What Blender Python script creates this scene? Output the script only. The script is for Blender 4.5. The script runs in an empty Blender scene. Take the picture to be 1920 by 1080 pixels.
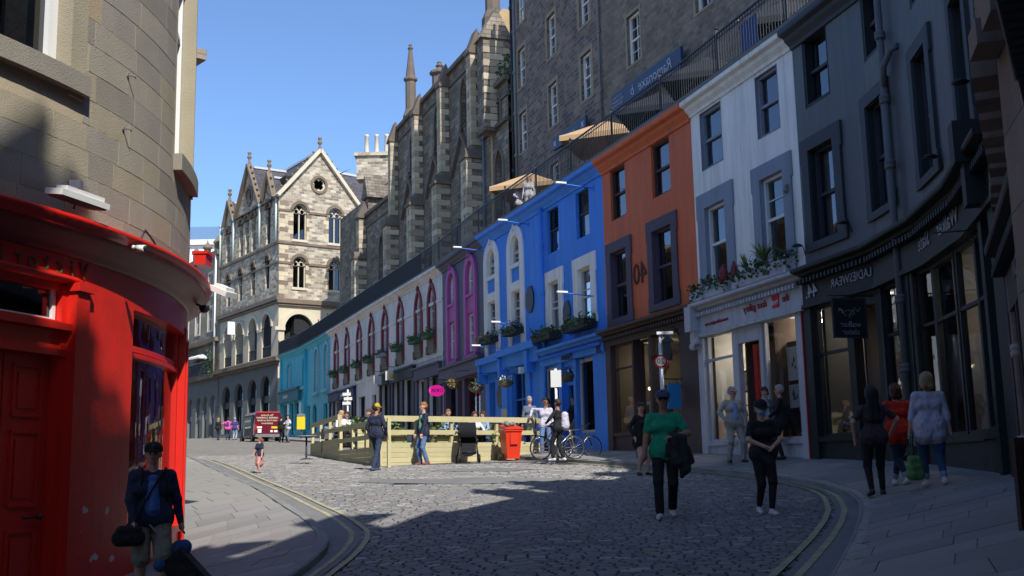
import bpy, bmesh, math, random
import numpy as np
from mathutils import Vector, Matrix, geometry
random.seed(7)
rng = np.random.RandomState(7)
SC = bpy.context.scene
R = math.radians

# ------------------------------------------------------------------ camera
F_PX, CXP, CYP = 2075.0, 960.0, 540.0
PITCH, ROLL = math.atan(340 / 2075), math.atan(.0213)
cam_d = bpy.data.cameras.new('camera')
cam = bpy.data.objects.new('camera', cam_d)
SC.collection.objects.link(cam)
cam_d.sensor_width = 36.0
cam_d.lens = 36.0 * F_PX / 1920.0
cam_d.clip_start, cam_d.clip_end = .1, 2000
fwd = Vector((0, math.cos(PITCH), math.sin(PITCH)))
up0 = Vector((0, -math.sin(PITCH), math.cos(PITCH)))
rt = Vector((1, 0, 0)) * math.cos(ROLL) - up0 * math.sin(ROLL)
up = up0 * math.cos(ROLL) + Vector((1, 0, 0)) * math.sin(ROLL)
cam.matrix_world = Matrix(((rt.x, up.x, -fwd.x, 0), (rt.y, up.y, -fwd.y, 0), (rt.z, up.z, -fwd.z, 0), (0, 0, 0, 1)))
SC.camera = cam

# ------------------------------------------------------------------ sky, sun, exposure
SUN_EL = R(45)
SUN_H = Vector((.42, -math.sqrt(1 - .42 ** 2)))          # towards the sun, in plan
SUN_V = Vector((SUN_H.x * math.cos(SUN_EL), SUN_H.y * math.cos(SUN_EL), math.sin(SUN_EL)))
W = bpy.data.worlds.new("World")
SC.world = W
W.use_nodes = True
nt = W.node_tree
sky = nt.nodes.new('ShaderNodeTexSky')
sky.sky_type = 'NISHITA'
sky.sun_disc = False
sky.sun_elevation = SUN_EL
sky.sun_rotation = math.atan2(SUN_V.x, SUN_V.y)
sky.altitude = 100
sky.air_density, sky.dust_density, sky.ozone_density = .78, .5, 6.0
nt.nodes['Background'].inputs[1].default_value = .15
nt.links.new(sky.outputs[0], nt.nodes['Background'].inputs[0])
sun_d = bpy.data.lights.new('sun', 'SUN')
sun_d.energy, sun_d.angle, sun_d.color = 3.8, R(.53), (1, .955, .88)
sun = bpy.data.objects.new('sun', sun_d)
SC.collection.objects.link(sun)
sun.rotation_euler = SUN_V.to_track_quat('Z', 'Y').to_euler()
sun.location = SUN_V * 60
SC.view_settings.view_transform = 'Standard'
SC.view_settings.look = 'None'
SC.view_settings.exposure = .62
SC.view_settings.gamma = 1
SC.view_settings.use_curve_mapping = False
SC.cycles.max_bounces = 6
SC.cycles.diffuse_bounces = 4
SC.cycles.glossy_bounces = 3
SC.cycles.transmission_bounces = 3
SC.cycles.transparent_max_bounces = 8
SC.cycles.use_denoising = True
SC.cycles.caustics_reflective = False
SC.cycles.caustics_refractive = False

# ------------------------------------------------------------------ object helpers
COL = SC.collection

def tag(o, label=None, cat=None, group=None, kind=None):
    if label: o['label'] = label
    if cat: o['category'] = cat
    if group: o['group'] = group
    if kind: o['kind'] = kind
    return o

def root(name, loc, label, cat, group=None, rz=0):
    o = bpy.data.objects.new(name, None)
    COL.objects.link(o)
    o.location = loc
    o.rotation_euler = (0, 0, rz)
    o.empty_display_size = .2
    return tag(o, label, cat, group)

def copy_tree(o, parent=None):
    c = o.copy()
    COL.objects.link(c)
    if parent is not None: c.parent = parent
    for ch in o.children: copy_tree(ch, c)
    return c

def origin_of(o):
    """total translation of a chain of unrotated parents"""
    v = Vector((0, 0, 0))
    while o is not None:
        v += Vector(o.location)
        o = o.parent
    return v

class MB:
    """collects faces (world or local metres) and links them as ONE mesh object"""
    def __init__(s, M=None):
        s.v, s.f, s.m, s.uv, s.M, s.mi, s.sm = [], [], [], [], M, 0, []
        s.smooth = False
    def face(s, pts, mi=None):
        pts = [Vector(p) for p in pts]
        if len(pts) < 3: return
        n = Vector((0, 0, 0))
        for i in range(1, len(pts) - 1):
            n += (pts[i] - pts[0]).cross(pts[i + 1] - pts[0])
        a, b, c = abs(n.x), abs(n.y), abs(n.z)
        if c >= a and c >= b: uv = [(p.x, p.y) for p in pts]
        elif a >= b: uv = [(p.y, p.z) for p in pts]
        else: uv = [(p.x, p.z) for p in pts]
        k = len(s.v)
        s.v += [tuple(s.M @ p) if s.M is not None else tuple(p) for p in pts]
        s.f.append(tuple(range(k, k + len(pts))))
        s.m.append(s.mi if mi is None else mi)
        s.uv.append(uv)
        s.sm.append(s.smooth)
    def box(s, x0, x1, y0, y1, z0, z1, mi=None, skip=''):
        p = [(x0, y0, z0), (x1, y0, z0), (x1, y1, z0), (x0, y1, z0), (x0, y0, z1), (x1, y0, z1), (x1, y1, z1), (x0, y1, z1)]
        for key, q in (('b', (0, 3, 2, 1)), ('t', (4, 5, 6, 7)), ('f', (0, 1, 5, 4)), ('k', (2, 3, 7, 6)), ('l', (3, 0, 4, 7)), ('r', (1, 2, 6, 5))):
            if key not in skip: s.face([p[i] for i in q], mi)
        return s
    def prism(s, pts, y0, y1, mi=None, caps=True):
        """polygon in (x, z), extruded along y"""
        n = len(pts)
        if caps:
            s.face([(x, y0, z) for x, z in pts], mi)
            s.face([(x, y1, z) for x, z in reversed(pts)], mi)
        for i in range(n):
            (a, b), (c, d) = pts[i], pts[(i + 1) % n]
            s.face([(a, y0, b), (a, y1, b), (c, y1, d), (c, y0, d)], mi)
        return s
    def slab(s, pts, z0, z1, mi=None, bottom=False):
        """polygon in (x, y) raised from z0 to z1"""
        n = len(pts)
        s.face([(x, y, z1) for x, y in pts], mi)
        if bottom: s.face([(x, y, z0) for x, y in reversed(pts)], mi)
        for i in range(n):
            (a, b), (c, d) = pts[i], pts[(i + 1) % n]
            s.face([(a, b, z0), (c, d, z0), (c, d, z1), (a, b, z1)], mi)
        return s
    def ring(s, outer, inner, y0, y1, mi=None):
        """band between two polylines of equal length in (x, z)"""
        n = len(outer)
        for i in range(n):
            j = (i + 1) % n
            a, b, c, d = outer[i], outer[j], inner[j], inner[i]
            s.face([(a[0], y0, a[1]), (b[0], y0, b[1]), (c[0], y0, c[1]), (d[0], y0, d[1])], mi)
            s.face([(d[0], y0, d[1]), (c[0], y0, c[1]), (c[0], y1, c[1]), (d[0], y1, d[1])], mi)
            s.face([(a[0], y0, a[1]), (a[0], y1, a[1]), (b[0], y1, b[1]), (b[0], y0, b[1])], mi)
        return s
    def tube(s, path, r, seg=6, mi=None, cap=True, closed=False):
        path = [Vector(p) for p in path]
        rs = r if isinstance(r, (list, tuple)) else [r] * len(path)
        rings = []
        n = len(path)
        prev = None
        sm, s.smooth = s.smooth, True
        for i, p in enumerate(path):
            if closed: d = path[(i + 1) % n] - path[i - 1]
            else: d = path[min(i + 1, n - 1)] - path[max(i - 1, 0)]
            if d.length < 1e-9: d = Vector((0, 0, 1))
            d.normalize()
            if prev is None:
                ref = Vector((0, 0, 1)) if abs(d.z) < .9 else Vector((1, 0, 0))
                u = d.cross(ref).normalized()
            else:
                u = (prev - d * prev.dot(d))
                u = u.normalized() if u.length > 1e-6 else d.orthogonal().normalized()
            prev = u
            w = d.cross(u)
            rings.append([p + (u * math.cos(2 * math.pi * k / seg) + w * math.sin(2 * math.pi * k / seg)) * rs[i] for k in range(seg)])
        m = n if closed else n - 1
        for i in range(m):
            a, b = rings[i], rings[(i + 1) % n]
            for k in range(seg):
                l = (k + 1) % seg
                s.face([a[k], a[l], b[l], b[k]], mi)
        s.smooth = sm
        if cap and not closed:
            s.face(list(reversed(rings[0])), mi)
            s.face(rings[-1], mi)
        return s
    def lathe(s, prof, c=(0, 0, 0), seg=12, mi=None, axis='z', smooth=True):
        """profile of (r, h) about an axis through c"""
        sm, s.smooth = s.smooth, smooth
        def P(r, h, k):
            a = 2 * math.pi * k / seg
            q = (r * math.cos(a), r * math.sin(a), h)
            if axis == 'x': q = (q[2], q[0], q[1])
            if axis == 'y': q = (q[0], q[2], q[1])
            return (c[0] + q[0], c[1] + q[1], c[2] + q[2])
        for (r0, h0), (r1, h1) in zip(prof, prof[1:]):
            for k in range(seg):
                l = (k + 1) % seg
                if r0 < 1e-5: s.face([P(0, h0, 0), P(r1, h1, l), P(r1, h1, k)], mi)
                elif r1 < 1e-5: s.face([P(r0, h0, k), P(r0, h0, l), P(0, h1, 0)], mi)
                else: s.face([P(r0, h0, k), P(r0, h0, l), P(r1, h1, l), P(r1, h1, k)], mi)
        s.smooth = sm
        return s
    def ball(s, c, r, seg=10, rings=7, sc=(1, 1, 1), mi=None):
        sm, s.smooth = s.smooth, True
        def P(i, k):
            th, ph = math.pi * i / rings, 2 * math.pi * k / seg
            return (c[0] + r * sc[0] * math.sin(th) * math.cos(ph), c[1] + r * sc[1] * math.sin(th) * math.sin(ph), c[2] + r * sc[2] * math.cos(th))
        for i in range(rings):
            for k in range(seg):
                if i == 0: s.face([P(0, 0), P(1, k), P(1, k + 1)], mi)
                elif i == rings - 1: s.face([P(i, k), P(rings, 0), P(i, k + 1)], mi)
                else: s.face([P(i, k), P(i + 1, k), P(i + 1, k + 1), P(i, k + 1)], mi)
        s.smooth = sm
        return s
    def bar(s, a, b, w, h=None, mi=None):
        """square bar from a to b"""
        h = h or w
        a, b = Vector(a), Vector(b)
        d = (b - a).normalized()
        ref = Vector((0, 0, 1)) if abs(d.z) < .95 else Vector((0, 1, 0))
        u = d.cross(ref).normalized() * (w / 2)
        v = u.cross(d).normalized() * (h / 2)
        A = [a + u + v, a - u + v, a - u - v, a + u - v]
        B = [p + (b - a) for p in A]
        s.face(list(reversed(A)), mi); s.face(B, mi)
        for i in range(4):
            j = (i + 1) % 4
            s.face([A[i], A[j], B[j], B[i]], mi)
        return s
    def wall(s, outer, holes, reveal=.2, mi=None, rmi=None):
        """flat wall in (x, z) at y=0 with holes; reveals run back to y=reveal"""
        lists = [[Vector((x, z, 0)) for x, z in outer]] + [[Vector((x, z, 0)) for x, z in h] for h in holes]
        flat = [p for l in lists for p in l]
        for t in geometry.tessellate_polygon(lists):
            s.face([(flat[i].x, 0, flat[i].y) for i in t], mi)
        for h in holes:
            for i in range(len(h)):
                (a, b), (c, d) = h[i], h[(i + 1) % len(h)]
                s.face([(a, 0, b), (c, 0, d), (c, reveal, d), (a, reveal, b)], mi if rmi is None else rmi)
        return s
    def mesh(s, name, mats, off=(0, 0, 0), weld=True):
        me = bpy.data.meshes.new(name)
        off = Vector(off)
        v = [(a - off.x, b - off.y, c - off.z) for a, b, c in s.v]
        me.from_pydata(v, [], s.f)
        me.polygons.foreach_set('material_index', s.m)
        me.polygons.foreach_set('use_smooth', s.sm)
        uvl = me.uv_layers.new(name='UVMap')
        uvl.data.foreach_set('uv', [c for f in s.uv for p in f for c in p])
        if weld and any(s.sm):
            bm = bmesh.new(); bm.from_mesh(me)
            bmesh.ops.remove_doubles(bm, verts=bm.verts, dist=1e-5)
            bm.to_mesh(me); bm.free()
        for m in (mats if isinstance(mats, (list, tuple)) else [mats]): me.materials.append(m)
        me.update()
        return me
    def build(s, name, mats, parent=None, label=None, kind=None, local=False):
        if not s.f: return None
        off = (0, 0, 0) if (parent is None or local) else origin_of(parent)
        o = bpy.data.objects.new(name, s.mesh(name, mats, off))
        COL.objects.link(o)
        if parent is not None: o.parent = parent
        if label: o['label'] = label
        if kind: o['kind'] = kind
        return o

def frame2(A, B):
    """panel frame: x along A->B, y into the building, z up"""
    A, B = Vector((A[0], A[1])), Vector((B[0], B[1]))
    t = (B - A).normalized()
    return Matrix(((t.x, -t.y, 0, A.x), (t.y, t.x, 0, A.y), (0, 0, 1, 0), (0, 0, 0, 1))), (B - A).length

def rot_at(loc, rz):
    return Matrix.Translation(Vector(loc)) @ Matrix.Rotation(rz, 4, 'Z')

def rect(s0, s1, z0, z1): return [(s0, z0), (s1, z0), (s1, z1), (s0, z1)]

def arch(s0, s1, z0, zs, zt, n=7, kind='round'):
    c, w, h = (s0 + s1) / 2, (s1 - s0) / 2, zt - zs
    pts = [(s0, z0), (s1, z0)]
    if kind == 'round':
        for i in range(n * 2 + 1):
            a = math.pi * i / (2 * n)
            pts.append((c + w * math.cos(a), zs + h * math.sin(a)))
    else:
        m = math.sin(R(60))
        for i in range(n + 1):
            a = R(60) * i / n
            pts.append((c + w * (-1 + 2 * math.cos(a)), zs + h * math.sin(a) / m))
        for i in range(n - 1, -1, -1):
            a = R(60) * i / n
            pts.append((c - w * (-1 + 2 * math.cos(a)), zs + h * math.sin(a) / m))
    return pts

def circ(cx, cz, r, n=20): return [(cx + r * math.cos(2 * math.pi * i / n), cz + r * math.sin(2 * math.pi * i / n)) for i in range(n)]

def pix(px, py):
    return fwd + rt * ((px - CXP) / F_PX) - up * ((py - CYP) / F_PX)
def at_y(px, py, y):
    d = pix(px, py); return d * (y / d.y)

# ------------------------------------------------------------------ the lie of the land
def sm01(a, b, v):
    t = min(1, max(0, (v - a) / (b - a))); return t * t * (3 - 2 * t)
def zy(y):
    if y < 35: return -1.65 + .055 * y
    return .275 + .047 * (min(y, 100) - 35)
def road(x, y):
    return zy(y) + (.1 * max(x, -14) * (1 - sm01(14, 24, y)) if x < 0 else 0)
def on_road(px, py, dz=0.0):
    d = pix(px, py)
    lo, hi = 2.0, 200.0
    t = lo
    while t < hi:
        P = d * t
        if P.z < road(P.x, P.y) + dz: break
        t += .2
    a, b = t - .2, t
    for _ in range(24):
        m = (a + b) / 2; P = d * m
        if P.z < road(P.x, P.y) + dz: b = m
        else: a = m
    return d * b

# ------------------------------------------------------------------ materials
def lin(c):
    if isinstance(c, str):
        c = c.lstrip('#'); c = [int(c[i:i + 2], 16) / 255 for i in (0, 2, 4)]
        c = [x / 12.92 if x <= .04045 else ((x + .055) / 1.055) ** 2.4 for x in c]
    return tuple(c)
MATS = {}
def mat(name, col, rough=.75, var=.12, scale=3.0, bump=.15, bscale=40.0, metal=0.0, spec=.4, uv=False, emit=0, dirt=0.0, rnd=0.0, streak=0.0, bdist=.02):
    """plain surface: two-tone noise, fine relief, optional blotches of dirt"""
    if name in MATS: return MATS[name]
    m = bpy.data.materials.new(name); m.use_nodes = True
    N, L = m.node_tree.nodes, m.node_tree.links
    b = N['Principled BSDF']
    col = lin(col)
    b.inputs['Roughness'].default_value = rough
    b.inputs['Metallic'].default_value = metal
    b.inputs['Specular IOR Level'].default_value = spec
    tc = N.new('ShaderNodeTexCoord')
    out = tc.outputs['UV' if uv else 'Object']
    n1 = N.new('ShaderNodeTexNoise'); n1.inputs['Scale'].default_value = scale; n1.inputs['Detail'].default_value = 5
    L.new(out, n1.inputs['Vector'])
    mx = N.new('ShaderNodeMix'); mx.data_type = 'RGBA'
    mx.inputs[6].default_value = (*[max(0, c * (1 - var)) for c in col], 1)
    mx.inputs[7].default_value = (*[min(1, c * (1 + var)) for c in col], 1)
    L.new(n1.outputs[0], mx.inputs[0])
    last = mx.outputs[2]
    if dirt:
        n3 = N.new('ShaderNodeTexNoise'); n3.inputs['Scale'].default_value = scale * .35; n3.inputs['Detail'].default_value = 8; n3.inputs['Roughness'].default_value = .7
        L.new(out, n3.inputs['Vector'])
        rp = N.new('ShaderNodeMapRange'); rp.inputs[1].default_value = .45; rp.inputs[2].default_value = .75; rp.inputs[4].default_value = dirt
        L.new(n3.outputs[0], rp.inputs[0])
        m2 = N.new('ShaderNodeMix'); m2.data_type = 'RGBA'
        m2.inputs[7].default_value = (col[0] * .35 + .01, col[1] * .33 + .01, col[2] * .3 + .008, 1)
        L.new(rp.outputs[0], m2.inputs[0]); L.new(last, m2.inputs[6]); last = m2.outputs[2]
    if streak:
        mp = N.new('ShaderNodeMapping'); mp.inputs['Scale'].default_value = (2.6, 2.6, .16); L.new(out, mp.inputs['Vector'])
        n4 = N.new('ShaderNodeTexNoise'); n4.inputs['Scale'].default_value = 1.6; n4.inputs['Detail'].default_value = 9; n4.inputs['Roughness'].default_value = .68; L.new(mp.outputs[0], n4.inputs['Vector'])
        r4 = N.new('ShaderNodeMapRange'); r4.inputs[1].default_value = .46; r4.inputs[2].default_value = .72; r4.inputs[4].default_value = streak; L.new(n4.outputs[0], r4.inputs[0])
        m4 = N.new('ShaderNodeMix'); m4.data_type = 'RGBA'; m4.inputs[7].default_value = (col[0] * .45 + .02, col[1] * .45 + .02, col[2] * .42 + .018, 1)
        L.new(r4.outputs[0], m4.inputs[0]); L.new(last, m4.inputs[6]); last = m4.outputs[2]
    if rnd:
        oi = N.new('ShaderNodeObjectInfo'); hs = N.new('ShaderNodeHueSaturation')
        mr = N.new('ShaderNodeMapRange'); mr.inputs[3].default_value = 1 - rnd; mr.inputs[4].default_value = 1 + rnd
        L.new(oi.outputs['Random'], mr.inputs[0]); L.new(mr.outputs[0], hs.inputs['Value']); L.new(last, hs.inputs['Color']); last = hs.outputs[0]
    L.new(last, b.inputs['Base Color'])
    if bump:
        n2 = N.new('ShaderNodeTexNoise'); n2.inputs['Scale'].default_value = bscale; n2.inputs['Detail'].default_value = 4
        L.new(out, n2.inputs['Vector'])
        bp = N.new('ShaderNodeBump'); bp.inputs['Strength'].default_value = bump; bp.inputs['Distance'].default_value = bdist
        L.new(n2.outputs[0], bp.inputs['Height']); L.new(bp.outputs[0], b.inputs['Normal'])
    if emit:
        b.inputs['Emission Color'].default_value = (*col, 1); b.inputs['Emission Strength'].default_value = emit
    MATS[name] = m
    return m

def masonry(name, c1, c2, mortar, w=.45, h=.2, msize=.012, var=.5, bump=.5, squash=1.0, dark=.0, distort=.0, rough=.9, coarse=.35):
    """coursed stone for walls too far off to build stone by stone (UVs are in metres)"""
    if name in MATS: return MATS[name]
    m = bpy.data.materials.new(name); m.use_nodes = True
    N, L = m.node_tree.nodes, m.node_tree.links
    b = N['Principled BSDF']; b.inputs['Roughness'].default_value = rough; b.inputs['Specular IOR Level'].default_value = .2
    tc = N.new('ShaderNodeTexCoord'); vec = tc.outputs['UV']
    if distort:
        nd = N.new('ShaderNodeTexNoise'); nd.inputs['Scale'].default_value = 2.5; L.new(vec, nd.inputs['Vector'])
        va = N.new('ShaderNodeVectorMath'); va.operation = 'MULTIPLY_ADD'; va.inputs[1].default_value = (distort,) * 3
        L.new(nd.outputs[1], va.inputs[0]); L.new(vec, va.inputs[2]); vec = va.outputs[0]
    br = N.new('ShaderNodeTexBrick')
    br.inputs['Color1'].default_value = (*lin(c1), 1); br.inputs['Color2'].default_value = (*lin(c2), 1); br.inputs['Mortar'].default_value = (*lin(mortar), 1)
    br.inputs['Scale'].default_value = 1; br.inputs['Brick Width'].default_value = w; br.inputs['Row Height'].default_value = h
    br.inputs['Mortar Size'].default_value = msize; br.inputs['Mortar Smooth'].default_value = .3; br.inputs['Bias'].default_value = 0
    br.squash = squash; br.squash_frequency = 3; br.offset_frequency = 2
    L.new(vec, br.inputs['Vector'])
    n1 = N.new('ShaderNodeTexNoise'); n1.inputs['Scale'].default_value = coarse; n1.inputs['Detail'].default_value = 7; n1.inputs['Roughness'].default_value = .65
    L.new(tc.outputs['UV'], n1.inputs['Vector'])
    mr = N.new('ShaderNodeMapRange'); mr.inputs[1].default_value = .3; mr.inputs[2].default_value = .75; mr.inputs[3].default_value = 1 + var * .35; mr.inputs[4].default_value = 1 - var
    L.new(n1.outputs[0], mr.inputs[0])
    n2 = N.new('ShaderNodeTexNoise'); n2.inputs['Scale'].default_value = 3.2; n2.inputs['Detail'].default_value = 5
    L.new(tc.outputs['UV'], n2.inputs['Vector'])
    hs = N.new('ShaderNodeHueSaturation'); L.new(br.outputs[0], hs.inputs['Color']); L.new(mr.outputs[0], hs.inputs['Value'])
    m3 = N.new('ShaderNodeMapRange'); m3.inputs[3].default_value = .6; m3.inputs[4].default_value = 1.35; L.new(n2.outputs[0], m3.inputs[0]); L.new(m3.outputs[0], hs.inputs['Saturation'])
    L.new(hs.outputs[0], b.inputs['Base Color'])
    n4 = N.new('ShaderNodeTexNoise'); n4.inputs['Scale'].default_value = 18; n4.inputs['Detail'].default_value = 4; L.new(tc.outputs['UV'], n4.inputs['Vector'])
    ad = N.new('ShaderNodeMath'); ad.operation = 'MULTIPLY_ADD'; ad.inputs[1].default_value = -1.0
    L.new(br.outputs[1], ad.inputs[0]); L.new(n4.outputs[0], ad.inputs[2])
    bp = N.new('ShaderNodeBump'); bp.inputs['Strength'].default_value = bump; bp.inputs['Distance'].default_value = .03
    L.new(ad.outputs[0], bp.inputs['Height']); L.new(bp.outputs[0], b.inputs['Normal'])
    MATS[name] = m
    return m

def glass(name, tint=(.8, .85, .9), trans=.75, rough=.02, f1=1.15, f0=.05):
    """a pane: partly see-through, partly mirror, more of a mirror at a slant"""
    if name in MATS: return MATS[name]
    m = bpy.data.materials.new(name); m.use_nodes = True
    N, L = m.node_tree.nodes, m.node_tree.links
    for n in list(N):
        if n.type == 'BSDF_PRINCIPLED': N.remove(n)
    out = [n for n in N if n.type == 'OUTPUT_MATERIAL'][0]
    tr = N.new('ShaderNodeBsdfTransparent'); tr.inputs[0].default_value = (tint[0] * trans, tint[1] * trans, tint[2] * trans, 1)
    gl = N.new('ShaderNodeBsdfGlossy'); gl.inputs['Roughness'].default_value = rough; gl.inputs[0].default_value = (.9, .93, 1, 1)
    fr = N.new('ShaderNodeFresnel'); fr.inputs[0].default_value = 1.55
    nz = N.new('ShaderNodeTexNoise'); nz.inputs['Scale'].default_value = 1.2
    tc = N.new('ShaderNodeTexCoord'); L.new(tc.outputs['Object'], nz.inputs['Vector'])
    bp = N.new('ShaderNodeBump'); bp.inputs['Strength'].default_value = .06; bp.inputs['Distance'].default_value = .05
    L.new(nz.outputs[0], bp.inputs['Height']); L.new(bp.outputs[0], gl.inputs['Normal']); L.new(bp.outputs[0], fr.inputs['Normal'])
    ml = N.new('ShaderNodeMath'); ml.operation = 'MULTIPLY_ADD'; ml.inputs[1].default_value = f1; ml.inputs[2].default_value = f0; ml.use_clamp = True
    L.new(fr.outputs[0], ml.inputs[0])
    ms = N.new('ShaderNodeMixShader'); L.new(ml.outputs[0], ms.inputs[0]); L.new(tr.outputs[0], ms.inputs[1]); L.new(gl.outputs[0], ms.inputs[2])
    L.new(ms.outputs[0], out.inputs[0])
    MATS[name] = m
    return m

def text(s, M, size, m, parent, mirror=True, name='lettering', ext=.008, align='CENTER', shear=0.0, space=1.0):
    """flat lettering; M maps text x/y/normal into the world; mirrored like everything in this street"""
    cu = bpy.data.curves.new(name, 'FONT')
    cu.body = s; cu.size = size; cu.extrude = ext; cu.align_x = align; cu.align_y = 'CENTER'; cu.shear = shear; cu.space_character = space
    cu.resolution_u = 2
    cu.materials.append(m)
    tmp = bpy.data.objects.new(name, cu)
    me = bpy.data.meshes.new_from_object(tmp); me.name = name
    bpy.data.objects.remove(tmp)
    o = bpy.data.objects.new(name, me)
    COL.objects.link(o)
    if mirror: M = M @ Matrix.Diagonal((-1, 1, 1, 1))
    if parent is not None:
        o.parent = parent
        pr = Matrix.Translation(origin_of(parent))
        M = pr.inverted() @ M
    o.matrix_local = M
    return o

def text_on(M, s, d, z):
    """text matrix on a facade frame M at (s, d, z), facing the street"""
    return M @ Matrix.Translation((s, d, z)) @ Matrix.Rotation(R(90), 4, 'X')

# common stock
m_glass = glass('window_glass', f1=1.4, f0=.04)
m_glass_shop = glass('shop_glass', trans=.97, f1=.75, f0=.0)
m_glass_dark = glass('dusty_glass', trans=.35)
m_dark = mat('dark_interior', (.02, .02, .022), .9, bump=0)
m_black = mat('black_iron', (.018, .02, .024), .45, var=.2, bump=.1)
m_white = mat('white_paint', (.72, .72, .70), .5, var=.05, bump=.05)
m_offwhite = mat('offwhite_trim', (.58, .57, .53), .6, var=.1, bump=.15, dirt=.25)
m_lead = mat('lead_grey', (.16, .17, .18), .55, var=.2)
m_curtain = mat('net_curtain', (.55, .55, .56), .95, var=.15, scale=8, bump=.5, bscale=15)
m_plant = mat('plant_leaf', (.05, .11, .025), .55, var=.5, scale=12, bump=.2, rnd=.3)
m_plant2 = mat('plant_leaf_pale', (.13, .19, .04), .55, var=.5, scale=12, bump=.2)
m_flower_w = mat('white_petal', (.75, .72, .72), .6, bump=0)
m_flower_p = mat('mauve_petal', (.35, .12, .45), .6, bump=0)
m_lamp = mat('warm_bulb', (1, .72, .38), .5, bump=0, emit=9)
m_metal = mat('brushed_metal', (.5, .51, .53), .35, var=.1, metal=.9, bump=.05)
# ================================================================== GROUND
def sett_mat():
    m = masonry('far_setts', '#a29d94', '#87847d', '#5b5854', w=.26, h=.14, msize=.016, var=.25, bump=.8, distort=.02, coarse=.5, rough=.8)
    return m
m_setts_far = sett_mat()
m_asphalt = mat('asphalt', '#7a7a79', .85, var=.18, scale=1.5, bump=.35, bscale=120, dirt=.3)
m_joint = mat('joint_dirt', (.045, .043, .04), .95, var=.3, bump=.4, bscale=60)
m_sett = [mat('sett_stone_%s' % n, c, .8, var=.18, scale=9, bump=.3, bscale=45, dirt=.12) for n, c in
          (('grey', '#868380'), ('blue', '#7c7b7d'), ('dark', '#737270'), ('pale', '#a09f9c'), ('warm', '#8b857c'))]
m_yellow = mat('worn_yellow_line', '#aaa384', .8, var=.25, scale=14, bump=.3, bscale=60, dirt=.75)
m_kerb = mat('kerb_stone', '#83827f', .8, var=.2, scale=4, bump=.3, dirt=.3, rnd=.12)
m_flag = mat('paving_flag', '#86837f', .78, var=.16, scale=2.2, bump=.25, bscale=50, dirt=.25, rnd=.13)
m_flag_far = masonry('far_flags', '#a19d95', '#928f88', '#736f68', w=.9, h=.6, msize=.012, var=.25, bump=.25, coarse=.4, rough=.85)
m_concrete = mat('pale_concrete', '#8d8981', .85, var=.1, scale=1.3, bump=.2, dirt=.3)

def lerp_poly(P, u):
    """point at fraction u of a polyline's length"""
    P = [Vector(p[:2]) for p in P]
    L = [0]
    for a, b in zip(P, P[1:]): L.append(L[-1] + (b - a).length)
    t = max(0, min(1, u)) * L[-1]
    for i in range(len(P) - 1):
        if t <= L[i + 1] or i == len(P) - 2:
            k = (t - L[i]) / max(1e-9, L[i + 1] - L[i]); return P[i].lerp(P[i + 1], k)
def poly_len(P): return sum((Vector(b[:2]) - Vector(a[:2])).length for a, b in zip(P, P[1:]))

# one sheet to beyond every building
xs = [-160, -110, -80, -60, -45, -35] + [x * 1.0 for x in range(-30, 16)] + [20, 30, 50, 90, 150]
ys = [-80, -50, -30, -18] + [y * 1.0 for y in range(-10, 50)] + list(range(52, 110, 3)) + [115, 130, 160, 220, 300]
mb = MB(); mb.smooth = True
for i in range(len(xs) - 1):
    for j in range(len(ys) - 1):
        q = [(xs[i], ys[j]), (xs[i + 1], ys[j]), (xs[i + 1], ys[j + 1]), (xs[i], ys[j + 1])]
        mb.face([(x, y, road(x, y)) for x, y in q])
road_o = mb.build('road', m_setts_far, kind='structure')

KR = [(1.2, 5.5), (2.0, 8.0), (2.5, 9.4), (3.11, 10.99), (3.82, 12.92), (4.56, 15.08), (5.18, 17.02), (5.61, 19.03), (5.72, 21.27), (5.5, 23.32), (5.0, 25.3), (4.1, 27.6), (2.75, 30.3), (.45, 34.9),
      (-1.6, 39.8), (-3.9, 46), (-6.1, 52.7), (-9.6, 61.6), (-14.4, 74.3), (-19.5, 87), (-22.4, 93.2), (-25.4, 98.7), (-35, 112.7), (-48, 131)]
KL = [(-3.0, 9.0), (-2.7, 11.0), (-2.5, 12.53), (-2.48, 13.68), (-2.52, 14.89), (-2.62, 15.8), (-2.86, 16.89), (-3.29, 18.34), (-4.04, 20.21), (-4.98, 22.55), (-6.59, 26.68), (-9.27, 33.95), (-12.45, 42.87),
      (-17, 55), (-22.5, 69), (-29, 84), (-38, 101), (-50, 120)]
# inner edges of the pavements with their heights (wall line)
WR = [(2.6, 4.4, -.95), (3.75, 8.1, -.6), (5.87, 13.0, -.3), (6.55, 13.95, -.22), (7.25, 16.9, -.17), (7.52, 19.4, -.08), (7.42, 21.9, .02), (6.75, 24.7, .12), (5.15, 29.74, .33), (3.12, 35.41, .53), (1.2, 40.73, .82), (-1.15, 47.1, 1.08),
      (-3.35, 53.7, 1.36), (-5.0, 58, 1.56), (-6.8, 62.7, 1.78), (-8.95, 68.1, 2.02), (-11.7, 75.4, 2.32), (-14.1, 81.8, 2.6), (-16.9, 88.6, 2.88), (-19.8, 94.4, 3.12), (-22.5, 99.5, 3.3), (-33, 114.5, 3.45), (-46, 133, 3.45)]
WL = [(-14.5 + 9.4 * math.cos(R(a)), 15.3 + 9.4 * math.sin(R(a))) for a in range(-62, 91, 8)] + [(-18, 24.8), (-24, 34), (-27, 44), (-31, 56), (-37, 70), (-44, 86), (-53, 104), (-64, 122)]
UP = .12

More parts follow.
